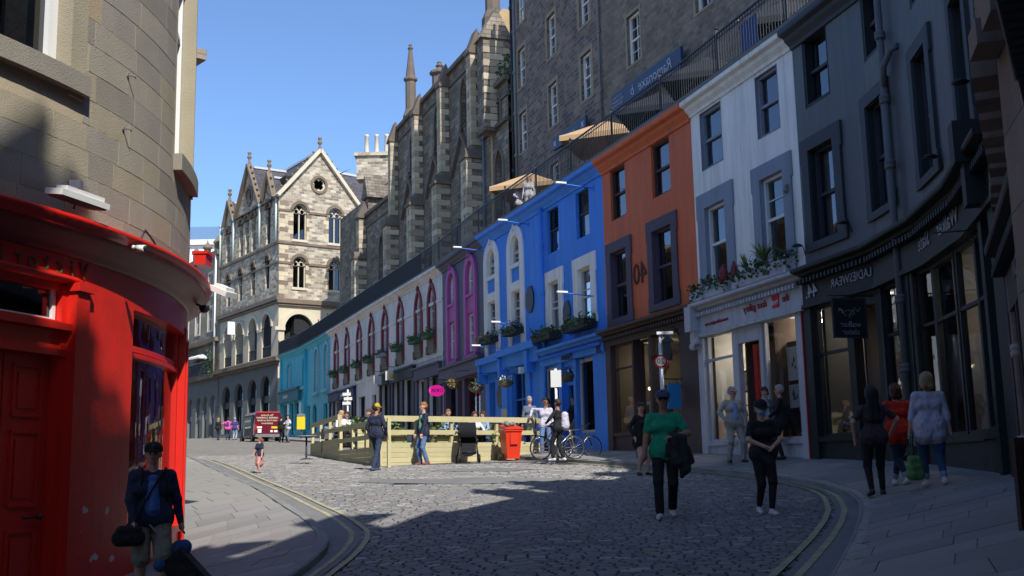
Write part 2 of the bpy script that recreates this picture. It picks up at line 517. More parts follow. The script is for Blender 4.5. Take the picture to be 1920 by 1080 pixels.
def ribbon(name, P, w, dz, m, parent, n_per=2.0, side=0.0, u0=0, u1=1, kind=None):
    mb = MB(); L = poly_len(P) * (u1 - u0); n = max(3, int(L * n_per)); pts = []
    for i in range(n + 1):
        u = u0 + (u1 - u0) * i / n
        a, b, c = lerp_poly(P, u - .003), lerp_poly(P, u), lerp_poly(P, u + .003)
        t = (c - a).normalized(); nn = Vector((-t.y, t.x))
        pts.append((b + nn * (side - w / 2), b + nn * (side + w / 2)))
    for (a, b), (c, d) in zip(pts, pts[1:]):
        mb.face([(p.x, p.y, road(p.x, p.y) + dz) for p in (a, c, d, b)])
    return mb.build(name, m, parent, kind=kind)

# yellow lines follow the kerb; measured from the photograph
YR = [(1.9, 9.2), (2.55, 10.83), (3.0, 11.95), (3.58, 13.43), (4.28, 15.36), (4.74, 16.79), (5.05, 17.99), (5.35, 19.3), (5.5, 20.6), (5.47, 22.4), (5.1, 24.4), (4.3, 26.8), (2.9, 29.6), (1.6, 32.4)]
YL = [(-2.35, 9.6), (-2.25, 11.5), (-2.22, 13.12), (-2.19, 13.9), (-2.18, 14.92), (-2.23, 16.08), (-2.36, 17.05), (-2.76, 18.4), (-3.19, 19.61), (-3.85, 21.15), (-4.94, 23.78), (-6.06, 26.81), (-7.88, 31.9), (-11.2, 41)]
def between(P, Q, u): return lerp_poly(P, u)
def strip(name, P, Q, dz, m, parent, n=60):
    mb = MB()
    for i in range(n):
        a, b, c, d = lerp_poly(P, i / n), lerp_poly(P, (i + 1) / n), lerp_poly(Q, (i + 1) / n), lerp_poly(Q, i / n)
        mb.face([(p.x, p.y, road(p.x, p.y) + dz) for p in (a, b, c, d)])
    return mb.build(name, m, parent)
strip('asphalt_channel', YR, KR[1:13], .024, m_asphalt, road_o)
strip('asphalt_channel', YL, KL[:13], .024, m_asphalt, road_o)
for P, s in ((YR, 1), (YL, -1)):
    for k in (0, .23):
        ribbon('yellow_line', P, .08, .031, m_yellow, road_o, 3, side=s * (k - .13))
# asphalt repair in the sunlit setts
rp = [(-3.6, 25.6), (-1.2, 24.3), (.9, 24.6), (1.0, 25.6), (-.9, 26.6), (-2.0, 26.2), (-3.4, 26.9)]
mb = MB(); mb.face([(x, y, road(x, y) + .022) for x, y in rp]); mb.build('asphalt_patch', m_asphalt, road_o)
mb = MB(); mb.face([(x, y, road(x, y) + .022) for x, y in [(-2.3, 29.6), (-.2, 28.8), (.5, 29.6), (-.5, 30.6), (-2.0, 30.4)]]); mb.build('asphalt_patch', m_asphalt, road_o)

# ---- setts: rows across the street
def x_on(P, y):
    for a, b in zip(P, P[1:]):
        if min(a[1], b[1]) <= y <= max(a[1], b[1]) and a[1] != b[1]:
            return a[0] + (b[0] - a[0]) * (y - a[1]) / (b[1] - a[1])
    return None
jb = MB(); jb.smooth = True
sett_sizes = {}
def sett_mesh(L, Wd, k, mi):
    key = (round(L, 2), k, mi)
    if key not in sett_sizes:
        mb = MB(); r = random.Random(k * 31 + mi)
        b = .012
        h = [r.uniform(-.0015, .002) for _ in range(4)]
        o = [(-L / 2, -Wd / 2), (L / 2, -Wd / 2), (L / 2, Wd / 2), (-L / 2, Wd / 2)]
        i = [(-L / 2 + b, -Wd / 2 + b), (L / 2 - b, -Wd / 2 + b), (L / 2 - b, Wd / 2 - b), (-L / 2 + b, Wd / 2 - b)]
        mb.face([(p[0], p[1], .014 + q) for p, q in zip(i, h)])
        for a in range(4):
            c = (a + 1) % 4
            mb.face([(o[a][0], o[a][1], -.03), (o[c][0], o[c][1], -.03), (i[c][0], i[c][1], .014 + h[c]), (i[a][0], i[a][1], .014 + h[a])])
        sett_sizes[key] = mb.mesh('sett', m_sett[mi], weld=False)
    return sett_sizes[key]
allset = []
y = 9.7; row = 0
while y < 46.0:
    new = y < 24.2
    pitch = .12 if new else .13
    xl, xr = x_on(YL, y), x_on(YR, y)
    if y > 31.5: xr = 1.2
    if y > 33.2: xr = -4.3 - (y - 33.0) * .35
    if y > 41: xl = -11.2 - (y - 41) * .38
    if xl is None: xl = -2.3
    if xr is None: xr = 1.5
    xl -= .1 if new else .9
    xr += .1 if new and y < 31 else 0
    x = xl + random.uniform(0, .08)
    while x < xr:
        L = random.choice((.18, .21, .24, .16)) if new else random.choice((.17, .2, .24, .28, .15))
        if x + L > xr + .03: break
        mi = random.choices((0, 1, 2, 3, 4), (5, 5, 4, .9, 1.5) if new else (6, 2, 2, 3, 5))[0]
        inp = any(abs(x + L / 2 - cx) < rx and abs(y - cy) < ry for cx, cy, rx, ry in ((-1.2, 25.5, 1.6, .8),))
        if not inp: allset.append((x + L / 2, y + .03 * math.sin(x * 1.3), L - (.016 if new else .026), pitch - (.018 if new else .03), random.randrange(3), mi, random.uniform(-.003, .003), random.uniform(-.012, .012) * (1 if new else 3)))
        x += L
    y += pitch; row += 1
allset.sort(key=lambda a: (a[0] ** 2 + a[1] ** 2))
big = [MB() for _ in range(5)]
for i, (x, y, L, Wd, k, mi, dz, rz) in enumerate(allset):
    z = road(x, y) + dz
    gx = (road(x + .3, y) - road(x - .3, y)) / .6; gy = (road(x, y + .3) - road(x, y - .3)) / .6
    if i < 300:
        o = bpy.data.objects.new('sett', sett_mesh(L, Wd, k, mi)); COL.objects.link(o); o.parent = road_o
        o.location = (x, y, z); o.rotation_euler = (math.atan(gy), -math.atan(gx), rz)
    else:
        mb = big[0]; b = .012; c, s = math.cos(rz), math.sin(rz)
        def P(u, v, h): return (x + u * c - v * s, y + u * s + v * c, z + h + gx * (u * c - v * s) + gy * (u * s + v * c))
        t = [random.uniform(-.0015, .002) for _ in range(4)]
        a, e = L / 2, Wd / 2
        oo = [(-a, -e), (a, -e), (a, e), (-a, e)]; ii = [(-a + b, -e + b), (a - b, -e + b), (a - b, e - b), (-a + b, e - b)]
        mb.face([P(p[0], p[1], .014 + q) for p, q in zip(ii, t)], mi)
        for g in range(4):
            w = (g + 1) % 4
            mb.face([P(*oo[g], -.02), P(*oo[w], -.02), P(*ii[w], .014 + t[w]), P(*ii[g], .014 + t[g])], mi)
big[0].build('sett', m_sett, road_o, kind='stuff')

# dark bedding under the new setts
mb = MB(); yy = 9.0
while yy < 34:
    a, b = x_on(YL, yy), x_on(YR, yy); c, d = x_on(YL, yy + .5), x_on(YR, yy + .5)
    a = -2.3 if a is None else a; b = 1.6 if b is None else b; c = -2.3 if c is None else c; d = 1.6 if d is None else d
    n = 10
    for k in range(n):
        q = [(a + (b - a) * k / n, yy), (a + (b - a) * (k + 1) / n, yy), (c + (d - c) * (k + 1) / n, yy + .5), (c + (d - c) * k / n, yy + .5)]
        mb.face([(x, y2, road(x, y2) + .004) for x, y2 in q])
    yy += .5
mb.build('sett_bedding', m_joint, road_o)

# ---- pavements: loft between kerb and wall line, flags laid in courses
def zin(P3, u):
    P = [Vector(p[:2]) for p in P3]; L = [0]
    for a, b in zip(P, P[1:]): L.append(L[-1] + (b - a).length)
    t = u * L[-1]
    for i in range(len(P) - 1):
        if t <= L[i + 1] or i == len(P) - 2:
            k = (t - L[i]) / max(1e-9, L[i + 1] - L[i]); return P3[i][2] * (1 - k) + P3[i + 1][2] * k
def loft(K, Wl, us, zwall):
    """rows of (kerb point, wall point) at the same fraction"""
    rows = []
    for u in us:
        a, b = lerp_poly(K, u), lerp_poly(Wl, u)
        rows.append((Vector((a.x, a.y, road(a.x, a.y) + UP)), Vector((b.x, b.y, zin(zwall, u) if zwall else road(b.x, b.y) + UP))))
    return rows
def pavement(name, K, Wl, zwall, L1, far_mat, flag_rows, far_from, row_len=.62, flag_w=.9, pale=None):
    tot = poly_len(K)
    n = int(tot / 1.0)
    us = [i / n for i in range(n + 1)]
    rows = loft(K, Wl, us, zwall)
    mb = MB(); mb.smooth = True
    for (a, b), (c, d) in zip(rows, rows[1:]):
        for k in range(4):
            q = [a.lerp(b, k / 4), c.lerp(d, k / 4), c.lerp(d, (k + 1) / 4), a.lerp(b, (k + 1) / 4)]
            mb.face([p - Vector((0, 0, .012)) for p in q])
    po = mb.build(name, far_mat, kind='structure')
    # flags
    s, i = 0.0, 0
    made = 0
    while s < far_from and made < 300:
        u0, u1 = s / tot, (s + row_len) / tot
        (a, b), (c, d) = loft(K, Wl, [u0, u1], zwall)
        w = ((b - a).length + (d - c).length) / 2
        x = .16 - (flag_w * .5 if i % 2 else 0) + random.uniform(-.1, .1)
        while x < w - .05 and made < 300:
            x1 = x + flag_w * random.choice((.8, 1, 1.15, 1.0))
            p0, p1 = max(x, .16) / w, min(x1, w - .01) / w
            if p1 - p0 > .04:
                g = .006 / w; h = .006 / row_len
                q = [a.lerp(b, p0 + g), c.lerp(d, p0 + g), c.lerp(d, p1 - g), a.lerp(b, p1 - g)]
                q = [q[0].lerp(q[1], h), q[1].lerp(q[0], h), q[2].lerp(q[3], h), q[3].lerp(q[2], h)]
                o = sum(q, Vector()) / 4
                fb = MB(); dz = random.uniform(-.003, .003)
                top = [p - o + Vector((0, 0, dz)) for p in q]; bot = [p - Vector((0, 0, .03)) for p in top]
                fb.face(top)
                for k in range(4):
                    l = (k + 1) % 4
                    fb.face([bot[k], bot[l], top[l], top[k]])
                f = bpy.data.objects.new('flagstone', fb.mesh('flagstone', (pale[0] if (pale and pale[1](o)) else m_flag), weld=False)); COL.objects.link(f); f.parent = po; f.location = o
                made += 1
            x = x1
        s += row_len; i += 1
    return po
def kerb(name, K, parent, n_obj=80, L=.9, wd=.16, u_max=1):
    tot = poly_len(K) * u_max; s = 0; k = 0; mb2 = MB()
    full = poly_len(K)
    while s < tot:
        a, b = lerp_poly(K, s / full), lerp_poly(K, (s + L - .012) / full)
        t = (b - a).normalized(); n = Vector((-t.y, t.x)) * KSIDE
        pts = [a, b, b + n * wd, a + n * wd]
        mb = MB() if k < n_obj else mb2
        jit = random.uniform(-.004, .004)
        zt = [road(a.x, a.y) + UP + jit, road(b.x, b.y) + UP + jit, road(b.x, b.y) + UP + jit, road(a.x, a.y) + UP + jit]
        bv = .02
        top = [Vector((p.x, p.y, z)) for p, z in zip(pts, zt)]
        tin = [top[0] + Vector((n.x, n.y, 0)) * bv, top[1] + Vector((n.x, n.y, 0)) * bv, top[2], top[3]]
        low = [p - Vector((0, 0, .02)) for p in top]; bot = [p - Vector((0, 0, .25)) for p in top]
        mb.face(tin); mb.face([low[0], low[1], tin[1], tin[0]]); mb.face([bot[0], bot[1], low[1], low[0]])
        mb.face([bot[1], bot[2], top[2], low[1]]); mb.face([bot[3], bot[0], low[0], top[3]])
        if k < n_obj: mb.build('kerb_stone', m_kerb, parent)
        s += L; k += 1
    if mb2.f: mb2.build('kerb_stone', m_kerb, parent, kind='stuff')
KSIDE = -1
WR2 = [(a, b) for a, b, c in WR]
pav_r = pavement('pavement', KR, WR2, WR, 0, m_flag_far, 0, 34, row_len=.62, flag_w=.85)
kerb('kerb', KR, pav_r, 44)
KSIDE = 1
pav_l = pavement('pavement', KL, WL, None, 0, m_flag_far, 0, 34, row_len=.55, flag_w=.8, pale=(m_concrete, lambda o: o.y > 20.6))
kerb('kerb', KL, pav_l, 44)
# ================================================================== THE PAINTED ROW
V = [(-19.86, 94.31), (-16.96, 88.56), (-14.22, 81.78), (-11.77, 75.39), (-9.02, 68.11), (-6.90, 62.65), (-5.09, 57.98), (-3.42, 53.66), (-1.22, 47.06), (1.12, 40.73), (3.04, 35.41), (5.08, 29.74),
     (6.67, 24.69), (7.38, 21.9), (7.46, 19.4), (7.18, 16.9), (6.48, 13.91)]
FR = [frame2(a, b) for a, b in zip(V, V[1:])]          # (matrix, length) of every flat stretch of front
ZB = [3.0, 2.85, 2.55, 2.3, 2.0, 1.75, 1.55, 1.35, 1.05, .8, .53, .33, .1, .0, -.1, -.2]   # pavement height at the left end
ZT = 10.0

m_paint = {k: mat('paint_' + k, c, .62, var=.12, scale=.9, bump=.25, bscale=22, dirt=d * 1.6, streak=.55) for k, c, d in
    (('blue', (.045, .25, .82), .12), ('deepblue', (.035, .2, .65), .1), ('orange', (.64, .13, .035), .12), ('white', (.84, .81, .76), .1), ('grey', (.125, .13, .142), .15), ('darkgrey', (.034, .042, .055), .2),
     ('greytrim', (.24, .27, .34), .1), ('purple', (.075, .055, .085), .1), ('pink', (.46, .10, .36), .1), ('slate', (.095, .085, .13), .15), ('maroon', (.22, .02, .035), .1), ('cream', (.80, .76, .70), .3),
     ('teal', (.06, .52, .62), .12), ('tealdark', (.02, .17, .21), .1), ('tealpale', (.22, .56, .60), .1), ('navy', (.015, .025, .075), .1), ('brown', (.06, .036, .034), .15), ('brownlight', (.075, .045, .04), .15),
     ('gallery', (.50, .51, .55), .12), ('shopblack', (.012, .017, .02), .15), ('red', (.50, .008, .008), .05), ('green', (.03, .10, .05), .2), ('khaki', (.16, .13, .09), .3))}
P_ = m_paint

def fbox(M, *a):
    mb = MB(M); mb.box(*a); return mb

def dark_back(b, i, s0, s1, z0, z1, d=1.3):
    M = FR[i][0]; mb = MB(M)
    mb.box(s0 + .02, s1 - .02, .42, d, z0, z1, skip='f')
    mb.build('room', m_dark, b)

def add_window(b, M, lining, s0, s1, z0, z1, fm, arch_kind=None, zs=None, reveal=.2, fw=.07, cols=2, rows=(2, 2), mid=.5, gl=None, curtain=0, sill=None, sill_m=None, mid_m=None, name='window', dz=0):
    """sash window set back in its opening: frame, sashes, panes, curtain"""
    gl = gl or m_glass
    def shape(i):
        if arch_kind: return arch(s0 + i, s1 - i, z0 + i, zs, z1 - i, 7, arch_kind)
        return rect(s0 + i, s1 - i, z0 + i, z1 - i)
    mb = MB(M); mb.ring(shape(-.01), shape(fw), reveal - .09, reveal + .03)
    w = mb.build(name, fm, b)
    if lining:
        mb = MB(M); mb.ring(shape(0), shape(.014), -.012, reveal - .09); mb.build('reveal_lining', lining, w)
    zm = z0 + (z1 - z0) * mid
    mb = MB(M)
    if mid: mb.box(s0 + fw, s1 - fw, reveal - .07, reveal + .02, zm - .035, zm + .035)
    y0, y1 = reveal - .035, reveal + .0
    top = z1 - fw
    for k in range(1, cols):
        s = s0 + (s1 - s0) * k / cols
        t = top
        if arch_kind: t = zs + (z1 - zs) * math.sqrt(max(0, 1 - ((s - (s0 + s1) / 2) / ((s1 - s0) / 2)) ** 2)) - fw
        mb.box(s - .016, s + .016, y0, y1, z0 + fw, t)
    for h0, h1, n in ((z0 + fw, zm if mid else top, rows[0]), (zm, zs if arch_kind else top, rows[1])):
        for k in range(1, n):
            z = h0 + (h1 - h0) * k / n
            mb.box(s0 + fw, s1 - fw, y0 + .004, y1 - .004, z - .014, z + .014)
    if arch_kind:
        c = (s0 + s1) / 2; r = (s1 - s0) / 2 - fw
        mb.box(s0 + fw, s1 - fw, y0 + .004, y1 - .004, zs - .015, zs + .015)
        for a in (-1, 1):
            mb.bar((c, (y0 + y1) / 2, zs), (c + a * r * .62, (y0 + y1) / 2, zs + (z1 - zs) * .62), .025)
    mb.build('sash', mid_m or fm, w)
    mb = MB(M); mb.face([(x, reveal, z) for x, z in shape(fw * .6)])
    mb.build('pane', gl, w)
    if curtain:
        mb = MB(M)
        cw = (s1 - s0) * curtain
        sd = 1 if (int(s0 * 100) % 2) else -1
        for a, e in (((s0, s0 + cw)), ((s1 - cw, s1))):
            n = 8
            for k in range(n):
                x0, x1 = a + (e - a) * k / n, a + (e - a) * (k + 1) / n
                mb.face([(x0, reveal + .1 + .04 * (k % 2), z0), (x1, reveal + .1 + .04 * ((k + 1) % 2), z0), (x1, reveal + .1 + .04 * ((k + 1) % 2), z1), (x0, reveal + .1 + .04 * (k % 2), z1)])
        mb.build('curtain', m_curtain, w)
    if sill:
        mb = MB(M); mb.box(s0 - .08, s1 + .08, -sill, reveal - .1, z0 - .12, z0)
        mb.build('sill', sill_m or fm, w)
    return w

def surround(b, M, s0, s1, z0, z1, w, m, ears=True, proud=.05, bottom=True, name='window_surround'):
    """raised margin with stepped ears, as on the painted fronts"""
    mb = MB(M)
    mb.box(s0 - w, s0, -proud, .02, z0 - (w * .6 if bottom else 0), z1 + w)
    mb.box(s1, s1 + w, -proud, .02, z0 - (w * .6 if bottom else 0), z1 + w)
    mb.box(s0, s1, -proud, .02, z1, z1 + w)
    if bottom: mb.box(s0, s1, -proud, .02, z0 - w * .6, z0)
    if ears:
        for a, e in ((s0 - w - .05, s0 - w), (s1 + w, s1 + w + .05)):
            mb.box(a, e, -proud + .004, .02, z1 - .25, z1 + w - .004)
            mb.box(a, e, -proud + .004, .02, z0 - (w * .6 if bottom else 0) + .004, z0 + .22)
    return mb.build(name, m, b)

def cornice(b, M, s0, s1, z, m, out=.32, h=.3, name='cornice', d=.02):
    mb = MB(M)
    prof = [(d, z - h), (-.05, z - h), (-.07, z - h * .82), (-out * .5, z - h * .6), (-out * .6, z - h * .42), (-out * .95, z - h * .32), (-out, z - h * .22), (-out, z), (d, z)]
    for (a, c), (e, g) in zip(prof, prof[1:]):
        mb.face([(s0, a, c), (s1, a, c), (s1, e, g), (s0, e, g)])
    mb.face([(s0, a, c) for a, c in prof]); mb.face([(s1, a, c) for a, c in reversed(prof)])
    return mb.build(name, m, b)

def dentils(b, M, s0, s1, z, m, step=.16, w=.08, h=.09, out=.2, near=True):
    mb = MB(M); s = s0 + step * .3
    while s < s1 - w:
        mb.box(s, s + w, -out, -.06, z - h, z); s += step
    return mb.build('dentil', m, b, kind='stuff')

def front(b, i, m, holes, z0, z1=ZT - .12, s0=0, s1=None, name='wall', reveal=.22):
    M, L = FR[i]
    mb = MB(M); mb.wall(rect(s0, L if s1 is None else s1, z0, z1), holes, reveal)
    return mb.build(name, m, b)

def terrace_edge(b, i0, i1):
    pass

def planter(M, s0, s1, z, out=.3, m=None, flowers=0, seed=1, label='', h=.2, foliage=m_plant, name='window_box', grp=None, drop=.1):
    """window box with its own plants: a thing that stands on a sill"""
    loc = M @ Vector(((s0 + s1) / 2, -out / 2, z))
    t = root(name, loc, label, 'window box', grp)
    mb = MB(M); mb.box(s0, s1, -out, -.04, z, z + h)
    mb.build('trough', m, t)
    leaf_clump(t, M, s0, s1, -out, -.02, z + h * .8, seed, foliage, flowers, drop)
    return t

def leaf_clump(t, M, s0, s1, y0, y1, z, seed, fol, flowers=0, drop=.1, hh=.3, n=None, size=.1):
    r = random.Random(seed); mb = MB(M)
    n = n or int(240 * (s1 - s0))
    for k in range(n):
        x, y = r.uniform(s0 - .06, s1 + .06), r.uniform(y0 - .08, y1)
        bump_ = .6 + .4 * math.sin(x * 5 + seed)
        h = z + r.uniform(-drop, hh * bump_)
        if k % 7 == 0: h -= drop * 1.5
        a, e, L = r.uniform(0, 6.28), r.uniform(-.7, 1.1), size * r.uniform(.6, 1.5)
        d = Vector((math.cos(a) * math.cos(e), math.sin(a) * math.cos(e), math.sin(e))) * L
        n_ = d.cross(Vector((r.uniform(-1, 1), r.uniform(-1, 1), r.uniform(-1, 1)))).normalized() * L * .35
        p = Vector((x, y, h))
        mb.face([p, p + d * .5 + n_, p + d, p + d * .5 - n_])
    mb.build('foliage', fol, t, kind='stuff')
    if flowers:
        for m, off in ((m_flower_w, 0), (m_flower_p, 1)):
            mb = MB(M)
            for k in range(flowers):
                x, y, h = r.uniform(s0, s1), r.uniform(y0 - .1, y1), z + r.uniform(.02, hh)
                mb.ball((x, y, h), r.uniform(.035, .06), 5, 3)
            mb.build('blossom', m, t, kind='stuff')

def basket(loc, label, seed, fol=m_plant2, flowers=12, grp='hanging baskets on the blue and pink shopfronts', r=.24, wall=None):
    t = root('hanging_basket', loc, label, 'hanging basket', grp)
    mb = MB(); mb.lathe([(0, -.24), (r * .6, -.2), (r * .95, -.08), (r, 0)], loc, 10)
    mb.build('bowl', P_['khaki'], t)
    mb = MB()
    for a in (0, 2.1, 4.2): mb.tube([(loc[0] + r * math.cos(a), loc[1] + r * math.sin(a), loc[2]), (loc[0], loc[1], loc[2] + .55)], .006, 4)
    if wall is not None:
        w = Vector(wall); mb.tube([(loc[0], loc[1], loc[2] + .55), (w.x, w.y, loc[2] + .6)], .014, 5)
        mb.tube([(w.x, w.y, loc[2] + .2), (w.x, w.y, loc[2] + .66)], .014, 5)
    mb.build('chain', m_black, t)
    rr = random.Random(seed); mb = MB()
    for k in range(170):
        a, q, h = rr.uniform(0, 6.28), r * 1.1 * math.sqrt(rr.random()), rr.uniform(-.12, .2)
        p = Vector((loc[0] + q * math.cos(a), loc[1] + q * math.sin(a), loc[2] + h))
        d = Vector((math.cos(a), math.sin(a), rr.uniform(-1, 1))) * .08
        n_ = d.cross(Vector((0, 0, 1))).normalized() * .03
        mb.face([p, p + d * .5 + n_, p + d, p + d * .5 - n_])
    mb.build('foliage', fol, t, kind='stuff')
    if flowers:
        mb = MB()
        for k in range(flowers):
            a, q = rr.uniform(0, 6.28), r * math.sqrt(rr.random()); mb.ball((loc[0] + q * math.cos(a), loc[1] + q * math.sin(a), loc[2] + rr.uniform(.05, .2)), .035, 5, 3)
        mb.build('blossom', m_flower_w, t, kind='stuff')
    return t

def shop_room(b, M, s0, s1, z0, z1, d0, d1, mw, mf=None, back=None):
    mb = MB(M)
    mb.box(s0, s1, d0, d1, z0, z1, skip='f')
    return mb.build('shop_interior', [mw], b)

def bulb_lamp(M, s, d, z, r=.05, e=None, label='small warm lamp hanging inside the shop window', grp=None, drop=.3):
    loc = M @ Vector((s, d, z)); t = root('pendant_lamp', loc, label, 'lamp', grp)
    mb = MB(); mb.ball(loc, r, 8, 6); mb.build('bulb', e or m_lamp, t)
    mb = MB(); mb.tube([loc, loc + Vector((0, 0, drop))], .006, 4); mb.lathe([(r * .4, r * .7), (r * 1.1, r * .3)], loc, 8); mb.build('cord', m_black, t)
    return t

def glazing(b, M, s0, s1, z0, z1, d, fm, fw=.06, vbars=(), hbars=(), name='shop_window', gl=None, zb=None):
    """big shop window: frame, glazing bars, glass"""
    mb = MB(M); mb.ring(rect(s0, s1, z0, z1), rect(s0 + fw, s1 - fw, z0 + fw, z1 - fw), d - .05, d + .05)
    w = mb.build(name, fm, b)
    mb = MB(M)
    for v in vbars: mb.box(v - .035, v + .035, d - .045, d + .045, z0 + fw, z1 - fw)
    for h in hbars: mb.box(s0 + fw, s1 - fw, d - .04, d + .04, h - .03, h + .03)
    mb.build('glazing_bar', fm, w)
    mb = MB(M); mb.face([(s0 + .02, d, z0 + .02), (s1 - .02, d, z0 + .02), (s1 - .02, d, z1 - .02), (s0 + .02, d, z1 - .02)])
    mb.build('pane', gl or m_glass_shop, w)
    return w

def building(name, loc_i, label, cat='building', grp='painted shops in a curved row'):
    return root(name, (V[loc_i][0], V[loc_i][1], ZB[min(loc_i, len(ZB) - 1)]), label, cat, grp)

def downpipe(M, s, z0, z1, r, m, label, grp='downpipes on the fronts', d=-.1, joints=(1.8,)):
    t = root('downpipe', M @ Vector((s, d, z0)), label, 'downpipe', grp)
    mb = MB(M); mb.tube([(s, d, z0), (s, d, z1)], r, 8); mb.build('pipe', m, t)
    z = z0 + .4
    while z < z1:
        mb = MB(M)
        mb.lathe([(r, -.09), (r * 1.5, -.07), (r * 1.5, -.02), (r * 1.25, 0), (r * 1.5, .02), (r * 1.5, .07), (r, .09)], (s, d, z), 8)
        z += joints[0]
        mb.build('socket', m, t)
    return t

def bracket_lamp(M, s, z, L, label, z_up=.1):
    t = root('bracket_lamp', M @ Vector((s, 0, z)), label, 'lamp', 'slim lamps on arms above the blue shopfronts')
    mb = MB(M); mb.tube([(s, 0, z), (s, -L, z + z_up)], .018, 5); mb.box(s - .05, s + .05, -.03, 0, z - .08, z + .08); mb.build('arm', P_['blue'], t)
    mb = MB(M); mb.box(s - .06, s + .06, -L - .05, -L + .32, z + z_up - .02, z + z_up + .04); mb.build('lamp_head', m_white, t)
    return t
def hanging_sign(M, s, z0, z1, d0, d1, m, label, name='hanging_sign', frame=None, th=.04, oval=False, hang=.25):
    """board on an arm square to the front"""
    t = root(name, M @ Vector((s, 0, z1 + hang)), label, 'sign', 'signs on arms over the shops')
    mb = MB(M); mb.tube([(s, .02, z1 + hang), (s, -d1 - .08, z1 + hang)], .018, 5)
    for q in (d0 + .08, d1 - .08): mb.tube([(s, -q, z1 - .02), (s, -q, z1 + hang)], .008, 4)
    mb.tube([(s, .0, z1 + hang - .3), (s, -.35, z1 + hang)], .012, 4)
    mb.build('arm', m_black, t)
    mb = MB(M)
    if oval:
        cy, cz, ry, rz_ = -(d0 + d1) / 2, (z0 + z1) / 2, (d1 - d0) / 2, (z1 - z0) / 2
        P = [(cy + ry * math.cos(a * .314159), cz + rz_ * math.sin(a * .314159)) for a in range(20)]
        mb.face([(s - th / 2, y, z) for y, z in P]); mb.face([(s + th / 2, y, z) for y, z in reversed(P)])
        for i in range(20):
            (a, c), (e, g) = P[i], P[(i + 1) % 20]; mb.face([(s - th / 2, a, c), (s + th / 2, a, c), (s + th / 2, e, g), (s - th / 2, e, g)])
    else: mb.box(s - th / 2, s + th / 2, -d1, -d0, z0, z1)
    mb.build('board', m, t)
    if frame:
        mb = MB(M)
        for a in ((-d1, -d1 + .03, z0, z1), (-d0 - .03, -d0, z0, z1), (-d1, -d0, z0, z0 + .03), (-d1, -d0, z1 - .03, z1)): mb.box(s - th / 2 - .006, s + th / 2 + .006, *a)
        mb.build('sign_frame', frame, t)
    return t
def sign_text(t, M, s, d, z, txt, size, m, mirror=True, face=1, th=.05):
    """lettering on a hanging board: reads across the street direction, on the side towards the camera"""
    # board plane normal is +/- s. camera sits beyond +s end, so use +s side
    T = M @ Matrix(((0, 0, 1, s + th / 2), (1, 0, 0, -d), (0, 1, 0, z), (0, 0, 0, 1)))
    return text(txt, T, size, m, t, mirror=mirror)
# ------------------------------------------------------------------ turquoise shop (panels 0, 1, part of 2)
t = building('turquoise_shop', 0, 'turquoise two storey shop with tall arched windows at the far end of the terrace')
for i, s1, holes in ((0, None, [arch(1.98, 3.02, 7.04, 8.55, 9.05, kind='round')]), (1, None, [arch(.25, 1.2, 6.94, 8.5, 9.05), arch(4.75, 6.2, 6.1, 8.6, 9.3)]), (2, 3.25, [arch(.95, 2.4, 6.1, 8.6, 9.3)])):
    M, L = FR[i]
    low = {0: [rect(.5, 2.6, 3.6, 5.8), rect(2.9, 4.0, 3.15, 5.8), rect(4.3, 6.2, 3.5, 5.8)], 1: [arch(4.2, 5.6, 3.0, 4.6, 5.2), rect(2.0, 3.2, 3.3, 5.2)], 2: [rect(.8, 2.2, 3.0, 5.0)]}[i]
    front(t, i, P_['teal'], holes + low, 2.2, s1=s1)
    for h in low:
        x0, x1 = min(p[0] for p in h), max(p[0] for p in h); a, e = min(p[1] for p in h), max(p[1] for p in h)
        glazing(t, M, x0, x1, a, e, .18, P_['tealpale'])
    dark_back(t, i, 0, s1 or L, 2.5, 9.9)
for i, (s0, s1, z0, z1, zs) in ((0, (1.98, 3.02, 7.04, 9.05, 8.55)), (1, (.25, 1.2, 6.94, 9.05, 8.5)), (1, (4.75, 6.2, 6.1, 9.3, 8.6)), (2, (.95, 2.4, 6.1, 9.3, 8.6))):
    M = FR[i][0]
    add_window(t, M, None, s0, s1, z0, z1, m_white, 'round', zs, rows=(3, 1))
    big_ = z0 < 6.5
    mb = MB(M); w = .28 if big_ else .2
    mb.ring(arch(s0 - w, s1 + w, z0 - (.1 if not big_ else .1), zs, z1 + w), arch(s0, s1, z0, zs, z1), -.06, .01); mb.build('window_surround', P_['tealpale'] if big_ else P_['teal'], t)
    mb = MB(M); mb.box(s0 - .3, s1 + .3, -.2, 0, z0 - .3, z0 - .1); mb.build('sill', P_['tealpale'], t)
M = FR[0][0]
fb = MB(M); fb.box(.2, 6.3, -.3, .02, 5.85, 6.75); fb.box(.1, 6.4, -.42, .02, 6.75, 6.9); fb.build('fascia', P_['tealdark'], t)
text('MAKAR', text_on(M, 2.6, -.32, 6.3), .4, m_white, t)
mb = MB(FR[1][0]); mb.tube([(1.7, -.1, 3), (1.7, -.1, 9.8)], .11, 8); mb.box(1.5, 1.9, -.06, 0, 3, 9.7); mb.build('pilaster', P_['teal'], t)
mb = MB(M); mb.box(-.05, .28, -.12, 0, 2.8, 9.7); mb.build('pilaster', P_['teal'], t)
for i, s1 in ((0, None), (1, None), (2, 3.25)):
    M, L = FR[i]; cornice(t, M, 0, s1 or L, 9.98, P_['teal'], .34, .42)

